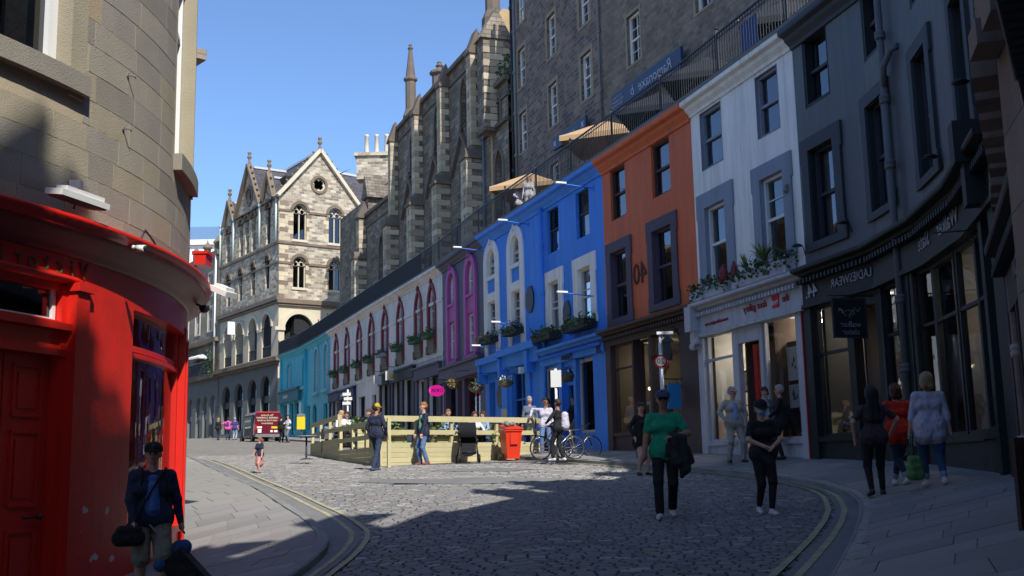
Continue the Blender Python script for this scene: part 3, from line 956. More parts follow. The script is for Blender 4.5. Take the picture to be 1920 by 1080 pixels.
# ------------------------------------------------------------------ cream front with maroon arches (rest of 2 .. 6)
t = building('cream_shop', 2, 'cream stone shop with eight maroon arched windows and green window boxes')
CR = {2: [(5.3, 1.0)], 3: [(1.95, 1.0), (5.55, 1.0)], 4: [(1.1, 1.0), (4.35, 1.0)], 5: [(1.88, 1.0)], 6: [(.45, .95), (2.85, .95)]}
low = {2: [(3.5, 4.6, 2.6, 4.9), (4.9, 6.5, 3.0, 4.9)], 3: [(.4, 1.6, 2.4, 4.9), (2.6, 4.4, 2.8, 4.9), (5.4, 7.2, 2.4, 4.7)], 4: [(1.2, 2.2, 1.9, 4.6), (3.6, 5.3, 2.3, 5.0)], 5: [(.5, 2.0, 2.0, 5.0), (2.6, 4.4, 1.9, 4.9)], 6: [(.4, 1.7, 1.6, 4.6), (2.3, 4.2, 2.0, 4.7)]}
k = 0
for i in (2, 3, 4, 5, 6):
    M, L = FR[i]; s0 = 3.25 if i == 2 else 0
    holes = [arch(c - w / 2, c + w / 2, 6.75, 8.45, 9.25, kind='pointed') for c, w in CR[i]] + [rect(*q) for q in low[i]]
    front(t, i, P_['cream'], holes, 1.0, s0=s0, reveal=.16)
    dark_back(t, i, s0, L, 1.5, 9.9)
    mb = MB(M); mb.box(s0, L, -.05, 0, 5.55, 5.75); mb.box(s0, L, -.04, 0, 8.25, 8.4); mb.build('string_course', P_['cream'], t)
    cornice(t, M, s0, L, 9.98, P_['cream'], .36, .4)
    for c, w in CR[i]:
        mb = MB(M); o_, n_ = arch(c - w / 2 - .28, c + w / 2 + .28, 6.0, 8.3, 9.5, kind='pointed'), arch(c - w / 2, c + w / 2, 6.75, 8.45, 9.25, kind='pointed')
        mb.ring(o_, n_, -.07, .02); mb.lathe([(0, .12), (.07, 0), (.1, -.2)], (c, -.06, 9.6), 6)
        mb.build('window_surround', P_['maroon'], t)
        add_window(t, M, P_['maroon'], c - w / 2, c + w / 2, 6.75, 9.25, m_white, 'pointed', 8.45, reveal=.14, fw=.1, rows=(3, 2), curtain=.3)
        mb = MB(M); mb.box(c - .55, c + .55, -.14, 0, 6.1, 6.55); mb.box(c - .68, c - .5, -.16, 0, 5.8, 6.2); mb.box(c + .5, c + .68, -.16, 0, 5.8, 6.2); mb.box(c - .6, c + .6, -.12, 0, 5.85, 6.1)
        mb.build('apron', P_['khaki'], t)
        planter(M, c - .62, c + .62, 6.58, .42, P_['green'] if k != 4 else P_['greytrim'], 0, 40 + k,
                ['green window box on the first maroon arch beside the turquoise shop', 'green window box on the second maroon arch from the turquoise shop', 'green window box on the third maroon arch from the turquoise shop',
                 'grey window box on the fourth maroon arch, the only one without green paint', 'green window box on the fifth maroon arch from the turquoise shop', 'green window box on the third maroon arch from the pink shop',
                 'green window box on the second maroon arch from the pink shop', 'green window box on the maroon arch next to the pink shop'][k], h=.22, grp='window boxes on the cream front', drop=.02)
        k += 1
    for q in low[i]: glazing(t, M, *q[:2], q[2], q[3], .25, P_['darkgrey'] if q[1] - q[0] > 1.3 else P_['khaki'], gl=m_glass_dark)
def shopfront(bld, i, s0, s1, z0, z1, m, txt=None, tm=None, size=.3, holes=(), name='shopfront'):
    M = FR[i][0]
    mb = MB(M); mb.box(s0, s1, -.2, 0, z1 - .55, z1); mb.box(s0 - .05, s1 + .05, -.28, 0, z1, z1 + .1)
    xs_ = [s0, s0 + .22]
    edges = [s0] + [x for h in holes for x in h] + [s1]
    for a, e in zip(edges[::2], edges[1::2]): mb.box(a, e, -.12, 0, z0 - .4, z1 - .55)
    o = mb.build(name, m, bld)
    if txt: text(txt, text_on(M, (s0 + s1) / 2, -.215, z1 - .28), size, tm or m_white, bld)
shopfront(t, 2, 3.35, 6.75, 2.5, 5.45, P_['navy'], None, holes=((3.5, 4.6), (4.9, 6.5)))
shopfront(t, 3, .1, 4.7, 2.3, 5.4, P_['navy'], 'THE TAILORED ONE', size=.34, holes=((.4, 1.6), (2.6, 4.4)))
shopfront(t, 4, 3.3, 5.7, 1.9, 5.5, P_['darkgrey'], holes=((3.6, 5.3),))
shopfront(t, 5, .2, 4.9, 1.7, 5.45, P_['darkgrey'], holes=((.5, 2.0), (2.6, 4.4)))
shopfront(t, 6, .05, 4.5, 1.5, 5.2, P_['slate'], holes=((.4, 1.7), (2.3, 4.2)))
hanging_sign(FR[4][0], 4.4, 5.0, 5.5, .25, .7, m_offwhite, 'blank white sign board hanging left of the yellow-dotted one')
s_ = hanging_sign(FR[5][0], 1.4, 5.0, 5.5, .3, .75, m_offwhite, 'white sign board with a yellow disc hanging on the cream front')
mb = MB(FR[5][0]); mb.lathe([(.0, .03), (.13, .03), (.13, 0)], (1.42, -.42, 5.25), 14, axis='x'); mb.build('disc', mat('yellow_disc', (.6, .5, .05)), s_)

# ------------------------------------------------------------------ pink and slate shop (7)
t = building('pink_shop', 7, 'slate grey shop with bright pink arched window bays')
i = 7; M, L = FR[i]
holes = []
for c in (1.83, 5.0): holes += [arch(c - .5, c + .5, 7.8, 8.65, 9.2), rect(c - .55, c + .55, 5.2, 6.92)]
low = [(.4, 2.2, 1.7, 4.1), (2.5, 3.3, 1.2, 4.1), (3.7, 6.2, 1.7, 4.1)]
front(t, i, P_['slate'], holes + [rect(*q) for q in low], .4, reveal=.28)
dark_back(t, i, 0, L, .8, 9.9)
for k, c in enumerate((1.83, 5.0)):
    mb = MB(M); mb.ring(arch(c - .95, c + .95, 4.95, 8.6, 9.6), arch(c - .58, c + .58, 5.1, 8.6, 9.3), -.1, .02); mb.lathe([(0, .12), (.08, 0), (.14, -.3)], (c, -.08, 9.75), 6); mb.build('window_surround', P_['pink'], t)
    mb = MB(M); mb.box(c - .58, c + .58, -.03, .02, 6.95, 7.78); mb.box(c - .66, c + .66, -.12, .02, 7.68, 7.8); mb.box(c - .95, c + .95, -.14, .02, 4.85, 5.08); mb.build('apron', P_['pink'], t)
    add_window(t, M, P_['pink'], c - .5, c + .5, 7.8, 9.2, m_white, 'round', 8.65, reveal=.16, rows=(2, 1), mid=.45)
    add_window(t, M, P_['pink'], c - .55, c + .55, 5.2, 6.92, m_white, reveal=.16, rows=(2, 2), curtain=.35)
cornice(t, M, 0, L, 9.98, P_['slate'], .36, .4)
for q in low: glazing(t, M, *q[:2], q[2], q[3], .25, P_['maroon'] if q[0] > 2 else P_['slate'], vbars=((q[0] + q[1]) / 2,) if q[1] - q[0] > 2 else ())
mb = MB(M); mb.box(0, L, -.22, 0, 4.15, 4.75); mb.box(0, L, -.34, 0, 4.75, 4.88); mb.build('fascia', P_['slate'], t)
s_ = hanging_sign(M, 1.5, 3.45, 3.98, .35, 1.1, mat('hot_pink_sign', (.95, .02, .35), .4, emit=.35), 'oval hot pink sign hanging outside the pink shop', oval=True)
sign_text(s_, M, 1.5, .72, 3.72, 'OINK', .26, m_black)
for q, (s, d, lab) in enumerate(((5.2, .9, 'straw-coloured hanging basket under the second pink bay'),)):
    p = M @ Vector((s, -d, 3.75)); basket(p, lab, 5, fol=mat('dry_plant', (.35, .26, .05), .7, var=.4), flowers=0, wall=M @ Vector((s, 0, 0)), r=.3)

# ------------------------------------------------------------------ first blue shop (8)
t = building('blue_shop', 8, 'royal blue shop with two white arched window bays and a dark double door')
i = 8; M, L = FR[i]
holes = []
for c in (1.1, 4.02): holes += [arch(c - .5, c + .5, 8.07, 8.7, 9.22), rect(c - .52, c + .52, 5.6, 7.0)]
low = [(.5, 1.25, 1.0, 3.6), (3.2, 4.8, 1.15, 3.78)]
front(t, i, P_['blue'], holes + [rect(*q) for q in low], .1, reveal=.3)
dark_back(t, i, 0, L, .5, 9.9)
for k, c in enumerate((1.1, 4.02)):
    mb = MB(M)
    mb.ring(arch(c - .95, c + .95, 4.6, 8.65, 9.62), arch(c - .5, c + .5, 4.75, 8.65, 9.22), -.06, .015); mb.lathe([(0, .1), (.07, 0), (.12, -.3)], (c, -.05, 9.72), 6)
    mb.box(c - .5, c + .5, -.05, .015, 7.0, 7.35); mb.box(c - .5, c + .5, -.08, .015, 7.92, 8.07)
    mb.build('window_surround', P_['white'], t)
    add_window(t, M, P_['white'], c - .5, c + .5, 8.07, 9.22, m_offwhite, 'round', 8.65, reveal=.17, rows=(2, 1), mid=.42)
    add_window(t, M, P_['white'], c - .52, c + .52, 5.6, 7.0, m_offwhite, reveal=.17, rows=(2, 2))
cornice(t, M, 0, L, 9.98, P_['blue'], .36, .45)
mb = MB(M); mb.box(0, 2.75, -.25, 0, 3.95, 4.35); mb.box(2.75, L, -.25, 0, 3.95, 4.45); mb.box(-.1, 2.7, -.42, 0, 4.35, 4.6); mb.box(2.7, L + .05, -.44, 0, 4.45, 4.72)
for s in (0, 2.55, 5.6): mb.prism([(s, 3.6), (s + .28, 3.6), (s + .28, 4.4), (s, 4.4)], -.36, 0)
mb.box(2.3, 2.95, -.1, 0, .3, 3.95); mb.box(5.0, 5.5, -.1, 0, .3, 3.95)
mb.build('fascia', P_['blue'], t)
w = glazing(t, M, 3.2, 4.8, 1.15, 3.78, .2, P_['deepblue'], vbars=(4.0,), hbars=(1.9, 2.7), name='double_door')
mb = MB(M); mb.box(.5, 1.25, .5, .56, 1.0, 3.6); mb.build('door', P_['darkgrey'], t)
pl = mat('dark_plaque', (.035, .04, .06), .5)
for s, z, r in ((2.2, 3.2, .0), (5.55, 6.4, .42), (1.95, 2.95, .38)):
    if r: mb = MB(M); mb.prism([(s + r * math.cos(a * math.pi / 4 + .39), z + r * 1.3 * math.sin(a * math.pi / 4 + .39)) for a in range(8)], -.06, 0); mb.build('plaque', pl, t)
mb = MB(M); mb.box(2.35, 2.95, -.14, -.1, 1.75, 2.4); mb.build('menu_board', mat('menu', (.5, .45, .35)), t)
mb = MB(M); mb.box(4.95, 5.2, -.35, -.2, 3.6, 3.85); mb.build('wall_lantern', m_white, t)
pt = 0
for c, lab in ((1.15, 'window box of white and mauve flowers on the left window of the first blue shop'), (4.1, 'window box of white and mauve flowers on the right window of the first blue shop')):
    planter(M, c - .75, c + .8, 5.2, .42, P_['shopblack'], 12, 60 + pt, lab, grp='window boxes on the blue fronts', h=.25, foliage=m_plant if pt else m_plant2); pt += 1
for s, z, d, lab, sd in ((1.5, 3.35, .9, 'green hanging basket by the dark plaque of the first blue shop', 11), (4.9, 3.3, .85, 'hanging basket with white flowers beside the dark double door', 12)):
    p = M @ Vector((s, -d, z)); basket(p, lab, sd, flowers=0 if sd == 11 else 26, wall=M @ Vector((s, 0, 0)), r=.3)
bracket_lamp(M, 4.75, 5.5, 1.3, 'slim lamp on a bent arm under the right window of the first blue shop')
bracket_lamp(M, .3, 9.3, 1.4, 'slim lamp high on the edge between pink and blue shops')
bracket_lamp(M, 5.5, 9.35, 1.2, 'slim lamp high on the first blue shop near its downpipe')
bracket_lamp(M, 2.0, 4.9, 1.2, 'slim lamp above the fascia between the two bays of the first blue shop')

# ------------------------------------------------------------------ second blue shop (9)
t = building('blue_shop', 9, 'bright blue shop with louvred upper windows and white stepped surrounds')
i = 9; M, L = FR[i]
hw = [(.68, 1.78, 7.78, 9.42), (3.4, 4.52, 7.78, 9.42), (.7, 1.68, 4.75, 6.72), (3.45, 4.53, 4.75, 6.72)]
low = [(.15, 1.6, 1.35, 3.6), (1.9, 2.95, .7, 3.5), (3.2, 4.65, 1.15, 3.62)]
front(t, i, P_['blue'], [rect(*q) for q in hw + low], -.1, reveal=.3)
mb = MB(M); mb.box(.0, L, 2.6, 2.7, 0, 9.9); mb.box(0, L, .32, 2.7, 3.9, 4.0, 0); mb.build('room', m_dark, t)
for k, q in enumerate(hw[:2]):
    mb = MB(M); mb.ring(rect(*q), rect(q[0] + .05, q[1] - .05, q[2] + .05, q[3] - .05), .12, .2)
    w = mb.build('window', P_['shopblack'], t); mb = MB(M)
    z = q[3] - .12
    for _ in range(6):
        mb.face([(q[0] + .05, .1, z - .07), (q[1] - .05, .1, z - .07), (q[1] - .05, .18, z), (q[0] + .05, .18, z)]); z -= .11
    mb.box(q[0], q[1], .1, .16, z - .05, z + .02); mb.build('louvre', P_['darkgrey'], w)
    mb = MB(M); mb.face([(q[0], .17, q[2]), (q[1], .17, q[2]), (q[1], .17, q[3] - .7), (q[0], .17, q[3] - .7)]); mb.build('pane', m_glass, w)
for q in hw[2:]:
    add_window(t, M, P_['white'], *q, m_offwhite, reveal=.17, fw=.09, cols=1, rows=(1, 1))
    mb = MB(M); mb.box(q[0] + .08, q[1] - .08, .1, .14, q[2] + 1.2, q[2] + 1.24); mb.build('sash', m_offwhite, t)
    surround(t, M, *q, .4, P_['white'], bottom=False)
cornice(t, M, 0, L, 9.98, P_['blue'], .36, .45)
cornice(t, M, 0, L, 4.28, P_['blue'], .4, .3); dentils(t, M, .1, L - .1, 4.0, P_['blue'], .17, .08, .1, .28)
mb = MB(M); mb.box(0, L, -.16, 0, 3.68, 3.98)
for a, e in ((-.1, .15), (1.6, 1.9), (2.95, 3.2), (4.65, L)): mb.box(a, e, -.1, 0, -.1, 3.68)
mb.box(.15, 1.6, -.06, .1, -.1, 1.35); mb.box(3.2, 4.65, -.06, .1, -.1, 1.15)
mb.build('fascia', P_['blue'], t)
text('Maxxies', text_on(M, 2.6, -.18, 3.82), .3, mat('dark_gilt', (.05, .04, .06)), t)
text('28', text_on(M, L - .35, -.18, 3.78), .42, mat('dark_gilt', (.05, .04, .06)), t)
glazing(t, M, *low[0][:2], low[0][2], low[0][3], .1, m_offwhite, fw=.09)
glazing(t, M, *low[2][:2], low[2][2], low[2][3], .1, m_offwhite, fw=.09)
mb = MB(M); mb.ring(rect(1.9, 2.95, .5, 3.5), rect(2.0, 2.85, .5, 3.42), .1, .2); mb.box(2.0, 2.85, .1, .18, 2.85, 2.97); mb.build('door_frame', P_['blue'], t)
mb = MB(M); mb.box(.1, .2, -.0, .02, 1, 1.02); shop_room(t, M, .05, L - .05, .4, 3.6, .35, 2.5, P_['brown'])
downpipe(M, .35, .6, 9.6, .07, P_['blue'], 'blue downpipe between the two blue shops', d=-.12)
mb = MB(M); mb.prism([(.05 + .34 * math.cos(a * math.pi / 4 + .39) + 2.35, 5.35 + .48 * math.sin(a * math.pi / 4 + .39)) for a in range(8)], -.06, 0); mb.build('plaque', pl, t)
for s0, s1, lab, sd in ((.1, 1.85, 'large green window box on the left window of the second blue shop', 71), (2.95, 4.9, 'large dark window box on the right window of the second blue shop', 72)):
    planter(M, s0, s1, 4.55, .5, P_['shopblack'], 0, sd, lab, grp='window boxes on the blue fronts', h=.3, foliage=m_plant)
p = M @ Vector((3.7, -.7, 3.05)); basket(p, 'hanging basket in front of the right window of the second blue shop', 13, flowers=6, wall=M @ Vector((3.7, 0, 0)), r=.3)
bracket_lamp(M, 4.9, 9.25, 1.3, 'slim lamp high on the second blue shop near the orange one')
bracket_lamp(M, 4.75, 5.6, 1.3, 'slim lamp beside the right window of the second blue shop')

# ------------------------------------------------------------------ orange shop (10)
t = building('orange_shop', 10, 'burnt orange shop number 40 with purple window surrounds and brown shopfront')
i = 10; M, L = FR[i]
hw = [(.62, 1.72, 7.8, 9.47), (3.55, 4.7, 7.84, 9.47), (.5, 1.65, 4.62, 6.77), (3.45, 4.64, 4.68, 6.86)]
front(t, i, P_['orange'], [rect(*q) for q in hw], 3.95, s0=0, reveal=.28)
mb = MB(M); mb.box(0, L, .9, 1.6, 4.3, 9.9); mb.build('room', m_dark, t)
for k, q in enumerate(hw):
    add_window(t, M, None if k < 2 else P_['purple'], *q, P_['brown'] if k < 2 else P_['purple'], reveal=.17, fw=.07, cols=1, rows=(1, 1), curtain=.12 if k < 2 else .1)
    if k > 1: surround(t, M, *q, .33, P_['purple'])
cornice(t, M, 0, L, 9.98, P_['orange'], .36, .5)
cornice(t, M, -.05, L + .05, 4.3, P_['brown'], .42, .26); dentils(t, M, 0, L, 4.06, P_['brown'], .17, .08, .1, .3)
t40 = text('40', text_on(M, 2.53, -.02, 5.75), .95, mat('number_paint', (.05, .02, .02)), t)
mb = MB(M); mb.box(0, L, -.12, .05, 3.8, 4.06); mb.box(0, .36, -.1, .1, -.2, 3.8); mb.box(4.95, L, -.1, .1, -.2, 3.8); mb.box(.36, 4.95, -.02, .3, -.2, 1.0); mb.box(.3, 5.0, -.08, .1, .95, 1.05)
mb.build('shopfront', P_['brownlight'], t)
glazing(t, M, .4, 1.85, 1.05, 3.8, .1, P_['brown'], hbars=(3.05,))
mb = MB(M); mb.ring(rect(1.9, 3.05, .2, 3.8), rect(1.98, 2.97, .3, 3.72), .2, .3); w = mb.build('door', P_['brown'], t)
mb = MB(M); mb.face([(1.98, .25, 1.0), (2.97, .25, 1.0), (2.97, .25, 3.7), (1.98, .25, 3.7)]); mb.build('pane', m_glass_shop, w)
glazing(t, M, 3.15, 4.9, 1.05, 3.8, .1, P_['brown'], hbars=(3.2,))
mb = MB(M); mb.box(3.05, 3.2, -.1, .14, .5, 3.85); mb.box(1.83, 1.93, -.06, .2, .5, 3.85); mb.build('shopfront', P_['brown'], t)
shop_room(t, M, .05, L - .05, .35, 3.9, .35, 3.2, mat('shop_wall_tan', (.22, .18, .13), .9, var=.3, scale=1.5))
def strip_light(M, s0, s1, d, z, label, e=16):
    g = root('ceiling_lamp', M @ Vector(((s0 + s1) / 2, d, z)), label, 'lamp'); mb = MB(M); mb.box(s0, s1, d, d + .12, z, z + .05); mb.build('tube', mat('shop_tube_%d' % e, (1, .88, .7), emit=e, bump=0), g)
strip_light(M, .6, 1.6, 1.2, 3.7, 'strip lamp on the ceiling of the left half of the orange shop'); strip_light(M, 3.3, 4.5, 1.2, 3.7, 'strip lamp on the ceiling of the right half of the orange shop')
# goods in the window
g = root('window_display', M @ Vector((1.2, .8, 1.0)), 'white framed print and small boxes in the left window of the orange shop', 'display')
mb = MB(M); mb.box(.9, 1.5, .7, .74, 1.3, 2.0); mb.build('print_frame', m_white, g)
mb = MB(M); mb.box(1.02, 1.38, .69, .7, 1.42, 1.88); mb.build('print', mat('print_ink', (.12, .12, .13), var=.8, scale=14), g)
mb = MB(M); mb.box(.7, 1.0, .5, .75, 1.05, 1.2); mb.box(1.1, 1.45, .5, .8, 1.05, 1.25); mb.box(.5, .64, .5, .7, 1.05, 1.35); mb.build('box', m_offwhite, g)
g = root('blackboard', M @ Vector((2.45, .7, 1.2)), 'tall blackboard with chalk writing inside the orange shop door', 'sign')
mb = MB(M); mb.box(2.05, 2.9, .7, .73, .9, 2.4); mb.build('board', P_['shopblack'], g)
chalk = mat('chalk', (.55, .55, .5))
for k, w_ in enumerate(('HOT FOOD', 'PIES', 'HAGGIS', 'SOUP', 'CAKES')): text(w_, text_on(M, 2.47, .69, 2.25 - k * .27), .2, chalk, g)
mb = MB(M)
for k in range(9): mb.tube([(2.1 + k * .1, .6, 2.75 + .1 * math.sin(k)), (2.2 + k * .1, .6, 3.2)], .03, 5, mi=k % 2)
mb.build('neon_tube', [mat('red_tube', (.5, .05, .03), .4), mat('cream_tube', (.6, .5, .35), .4)], g)
g = root('oval_shop_sign', M @ Vector((2.4, .4, 3.5)), 'oval blue sign hung over the door of the orange shop', 'sign')
mb = MB(); mb.lathe([(0, 0), (.42, .02), (.42, .08), (0, .1)], (0, 0, 0), 20, axis='y')
o = mb.build('board', mat('pale_blue_sign', (.09, .17, .28)), g, local=True); o.matrix_local = M.to_3x3().to_4x4()
bulb_lamp(M, 1.75, .55, 2.35, .045, label='small warm lamp in the left window of the orange shop')
bulb_lamp(M, .6, .6, 1.3, .04, label='candle-like lamp low in the left window of the orange shop', drop=.05)
bulb_lamp(M, 4.2, .5, 2.55, .05, label='warm lamp in the right window of the orange shop')
# blue shield and lantern at the corner with the gallery
g = hanging_sign(M, 5.0, 1.55, 2.25, .15, .55, mat('shield_blue', (.035, .25, .55), .4), 'light blue shield shaped sign on the corner of the orange shop', hang=.12)
mb = MB(M); mb.lathe([(.12, 0), (.19, .5), (.23, .5), (.06, .66), (.0, .8)], (4.95, -.45, 2.9), 4, smooth=False)
lt = root('wall_lantern', M @ Vector((4.95, 0, 3.5)), 'black street lantern on a bracket beside the gallery', 'lantern')
mb.build('lantern', P_['darkgrey'], lt); mb = MB(M); mb.tube([(4.95, 0, 3.45), (4.95, -.25, 3.85), (4.95, -.45, 3.75)], .02, 5); mb.build('bracket', m_black, lt)

# ------------------------------------------------------------------ white gallery (11)
t = building('gallery', 11, 'white harled house over a grey gallery shopfront with a red door')
i = 11; M, L = FR[i]
hw = [(.55, 1.75, 7.88, 9.5), (3.55, 4.6, 7.88, 9.47), (.63, 1.74, 4.78, 6.83), (3.55, 4.6, 4.78, 6.85)]
front(t, i, P_['white'], [rect(*q) for q in hw], 4.0, reveal=.26)
mb = MB(M); mb.box(0, L, 1.0, 1.6, 4.3, 9.9); mb.build('room', m_dark, t)
for k, q in enumerate(hw):
    add_window(t, M, P_['greytrim'], *q, P_['greytrim'] if k < 2 else m_white, reveal=.16, fw=.08, cols=1, rows=(1, 1) if k != 3 else (1, 2), curtain=.12 if k < 2 else 0, mid=.5)
    if k > 1: surround(t, M, *q, .42 if k == 2 else .36, P_['greytrim'], bottom=False)
cornice(t, M, 0, L, 9.98, P_['white'], .34, .42)
cornice(t, M, .0, L, 4.28, P_['gallery'], .4, .28); dentils(t, M, .1, L - .05, 4.02, P_['gallery'], .15, .07, .1, .28)
mb = MB(M); mb.box(.25, L, -.14, .05, 3.45, 4.0); mb.box(.25, L, -.2, .05, 3.38, 3.46)
mb.box(0, .3, -.12, .1, -.2, 3.6); mb.prism([(-.12, 3.55), (.24, 3.55), (.24, 4.22), (-.12, 4.22)], -.42, 0)
mb.box(-.02, .22, -.32, 0, 3.2, 3.6); mb.lathe([(.1, -.15), (.1, .15)], (.1, -.25, 3.15), 8, axis='x')
mb.box(4.85, L, -.1, .1, -.2, 3.45); mb.box(1.75, 2.05, -.04, .1, -.2, 3.45); mb.box(3.1, 3.25, -.04, .1, -.2, 3.45); mb.box(2.05, 3.1, -.03, .1, 3.0, 3.45)
mb.box(.3, 1.75, -.02, .25, -.2, .55); mb.box(.25, 1.8, -.09, .1, .5, .6); mb.box(3.25, 4.85, -.02, .25, -.2, .5); mb.box(3.2, 4.9, -.09, .1, .45, .55)
mb.build('shopfront', P_['gallery'], t)
glazing(t, M, .3, 1.75, .6, 3.42, .06, P_['gallery'], hbars=(2.75,))
glazing(t, M, 3.25, 4.85, .55, 3.42, .06, P_['gallery'])
dr = MB(M); dr.box(2.1, 2.62, .35, .41, .15, 2.98); d_ = dr.build('door', P_['red'], t)
mb = MB(M)
for z0, z1 in ((.3, 1.0), (1.1, 1.9), (2.05, 2.8)): mb.box(2.17, 2.34, .33, .35, z0, z1); mb.box(2.38, 2.56, .33, .35, z0, z1)
mb.build('door_panel', P_['red'], d_); mb = MB(M); mb.ball((2.56, .3, 1.3), .03); mb.build('handle', m_metal, d_)
mb = MB(M); mb.box(2.62, 3.1, .41, .46, .1, 2.98); mb.build('door', mat('door_brown', (.12, .08, .05)), t)
shop_room(t, M, .05, L - .05, .28, 3.5, .36, 2.6, mat('gallery_wall', (.55, .53, .50), .9, var=.06))
mb = MB(M); mb.box(3.2, 3.26, .3, 2.6, .3, 3.5); mb.box(1.8, 1.86, .3, 2.6, .3, 3.5); mb.box(3.3, 4.4, .6, .66, .3, 2.9); mb.build('partition', [mat('gallery_brown', (.10, .07, .055), .9)], t)
strip_light(M, .5, 1.6, 1.0, 3.3, 'strip lamp on the ceiling behind the left gallery window', 26); strip_light(M, 3.4, 4.6, 1.0, 3.3, 'strip lamp on the ceiling behind the right gallery window', 26)
m_red_sign = mat('red_square', (.6, .01, .02), .4)
m_redtxt = mat('red_letter', (.35, .03, .05))
s = 3.93
text('the', text_on(M, 4.6, -.155, 3.78), .26, m_redtxt, t, space=.9); text('door gallery', text_on(M, 3.2, -.155, 3.78), .26, m_redtxt, t, space=.9)
mb = MB(M); mb.box(4.0, 4.3, -.16, -.14, 3.62, 4.0); mb.build('logo_square', m_red_sign, t); text('red', text_on(M, 4.15, -.175, 3.74), .2, m_white, t)
text('www.edinburghart.com', text_on(M, 1.2, -.155, 3.68), .14, m_redtxt, t, space=.95)
def picture(M, s0, s1, z0, z1, d, fm, im, label, tilt=0):
    g = root('framed_picture', M @ Vector(((s0 + s1) / 2, d, z0)), label, 'picture', 'pictures in the gallery windows')
    mb = MB(M); mb.ring(rect(s0, s1, z0, z1), rect(s0 + .04, s1 - .04, z0 + .04, z1 - .04), d - .03, d); mb.build('frame', fm, g)
    mb = MB(M); mb.face([(s0 + .03, d, z0 + .03), (s1 - .03, d, z0 + .03), (s1 - .03, d, z1 - .03), (s0 + .03, d, z1 - .03)]); mb.build('mount', m_white, g)
    mb = MB(M); w, h = s1 - s0, z1 - z0; r = random.Random(int(s0 * 77 + z0 * 13))
    for k in range(5):
        cx, cz = s0 + w * r.uniform(.3, .7), z0 + h * r.uniform(.3, .65); a = r.uniform(.06, .16) * w
        mb.prism([(cx - a, cz - a * r.uniform(.5, 2)), (cx + a, cz - a), (cx + a * r.uniform(-.5, .8), cz + a * 1.4)], d - .012, d - .004, mi=k % 2)
    mb.build('drawing', im, g); return g
ink = [mat('ink_black', (.03, .03, .035)), mat('ink_red', (.45, .06, .04))]; ink2 = [mat('ink_green', (.06, .12, .08)), mat('ink_grey', (.2, .22, .22))]
picture(M, .62, 1.32, 1.85, 2.42, .7, P_['brown'], ink, 'small landscape print of a dark hill in the left gallery window')
picture(M, 3.5, 3.95, 1.95, 2.75, .5, m_white, ink2, 'tall white framed botanical print in the right gallery window')
picture(M, 3.5, 3.95, 1.3, 1.85, .5, m_white, ink2, 'lower white framed print behind the two women')
g = root('card_rack', M @ Vector((.9, .5, .7)), 'wire rack of greeting cards in the left gallery window', 'rack')
mb = MB(M)
for z in (.75, 1.0, 1.25, 1.5): mb.tube([(.4, .45, z), (1.6, .45, z)], .008, 4); mb.tube([(.4, .6, z), (1.6, .6, z)], .008, 4)
for x in (.4, .8, 1.2, 1.6): mb.tube([(x, .5, .6), (x, .5, 1.6)], .008, 4)
mb.build('wire', m_black, g)
cards = [m_white, mat('card_a', (.5, .42, .2)), mat('card_b', (.2, .3, .3)), mat('card_c', (.5, .5, .45)), m_offwhite]
for z in (.62, .82, 1.02):
    for k in range(7):
        mb = MB(M); x = .42 + k * .17 + random.uniform(0, .03); mb.box(x, x + .12, .5, .51, z, z + .15); mb.build('card', cards[(k * 3 + int(z * 10)) % 5], g)
g = root('poster_stand', M @ Vector((4.6, .4, .6)), 'stepped stand of posters at the right edge of the gallery window', 'display')
for k, (z, w_) in enumerate(((.7, .3), (1.25, .26), (1.8, .24), (2.2, .2))):
    mb = MB(M); mb.box(4.45 - .02 * k, 4.45 + w_, .2, .22, z, z + .42); mb.build('poster', [m_offwhite, m_white, cards[3], m_white][k], g)
    mb = MB(M); mb.box(4.4, 4.8, .15, .3, z - .04, z - .01); mb.build('shelf', m_white, g)
for s, w_ in ((.75, 'leftmost'), (1.0, 'middle'), (1.25, 'rightmost')): bulb_lamp(M, s, .7, 3.2, .035, label=w_ + ' of the three small spotlights in the left gallery window', grp='gallery spotlights', drop=.15)
for s, w_ in ((4.0, 'left'), (4.35, 'right')): bulb_lamp(M, s, .5, 3.2, .035, label=w_ + ' one of two small spotlights in the right gallery window', grp='gallery spotlights at right', drop=.15)
# stone planters above the gallery cornice
planter(M, .05, 2.1, 4.32, .32, P_['gallery'], 0, 90, 'grey stone trough of trailing plants above the gallery cornice, left half', h=.3, grp='troughs over the gallery', drop=.12)
planter(M, 2.4, 4.95, 4.32, .32, P_['gallery'], 0, 91, 'grey stone trough with spiky plants above the gallery cornice, right half', h=.32, grp='troughs over the gallery', drop=.1)
def spiky(loc, h, n, label, m=m_plant2, seed=3):
    g = root('spiky_plant', loc, label, 'plant'); mb = MB(); r = random.Random(seed)
    for k in range(n):
        a = r.uniform(0, 6.28); e = r.uniform(.2, 1.4); L = h * r.uniform(.7, 1.1)
        d = Vector((math.cos(a) * math.cos(e), math.sin(a) * math.cos(e), math.sin(e))); n_ = d.cross(Vector((0, 0, 1))).normalized() * .018
        p = Vector(loc); q = p + d * L * .6; t_ = p + d * L + Vector((0, 0, -L * .25 * math.cos(e)))
        mb.face([p - n_, p + n_, q + n_ * 1.3, q - n_ * 1.3]); mb.face([q - n_ * 1.3, q + n_ * 1.3, t_])
    mb.build('leaf', m, g, kind='stuff'); return g
spiky(M @ Vector((4.0, -.3, 4.75)), .6, 40, 'palm-like spiky plant in front of the right first floor gallery window')
spiky(M @ Vector((3.1, -.3, 4.75)), .45, 20, 'thin arching plant over the gallery fascia', seed=5)
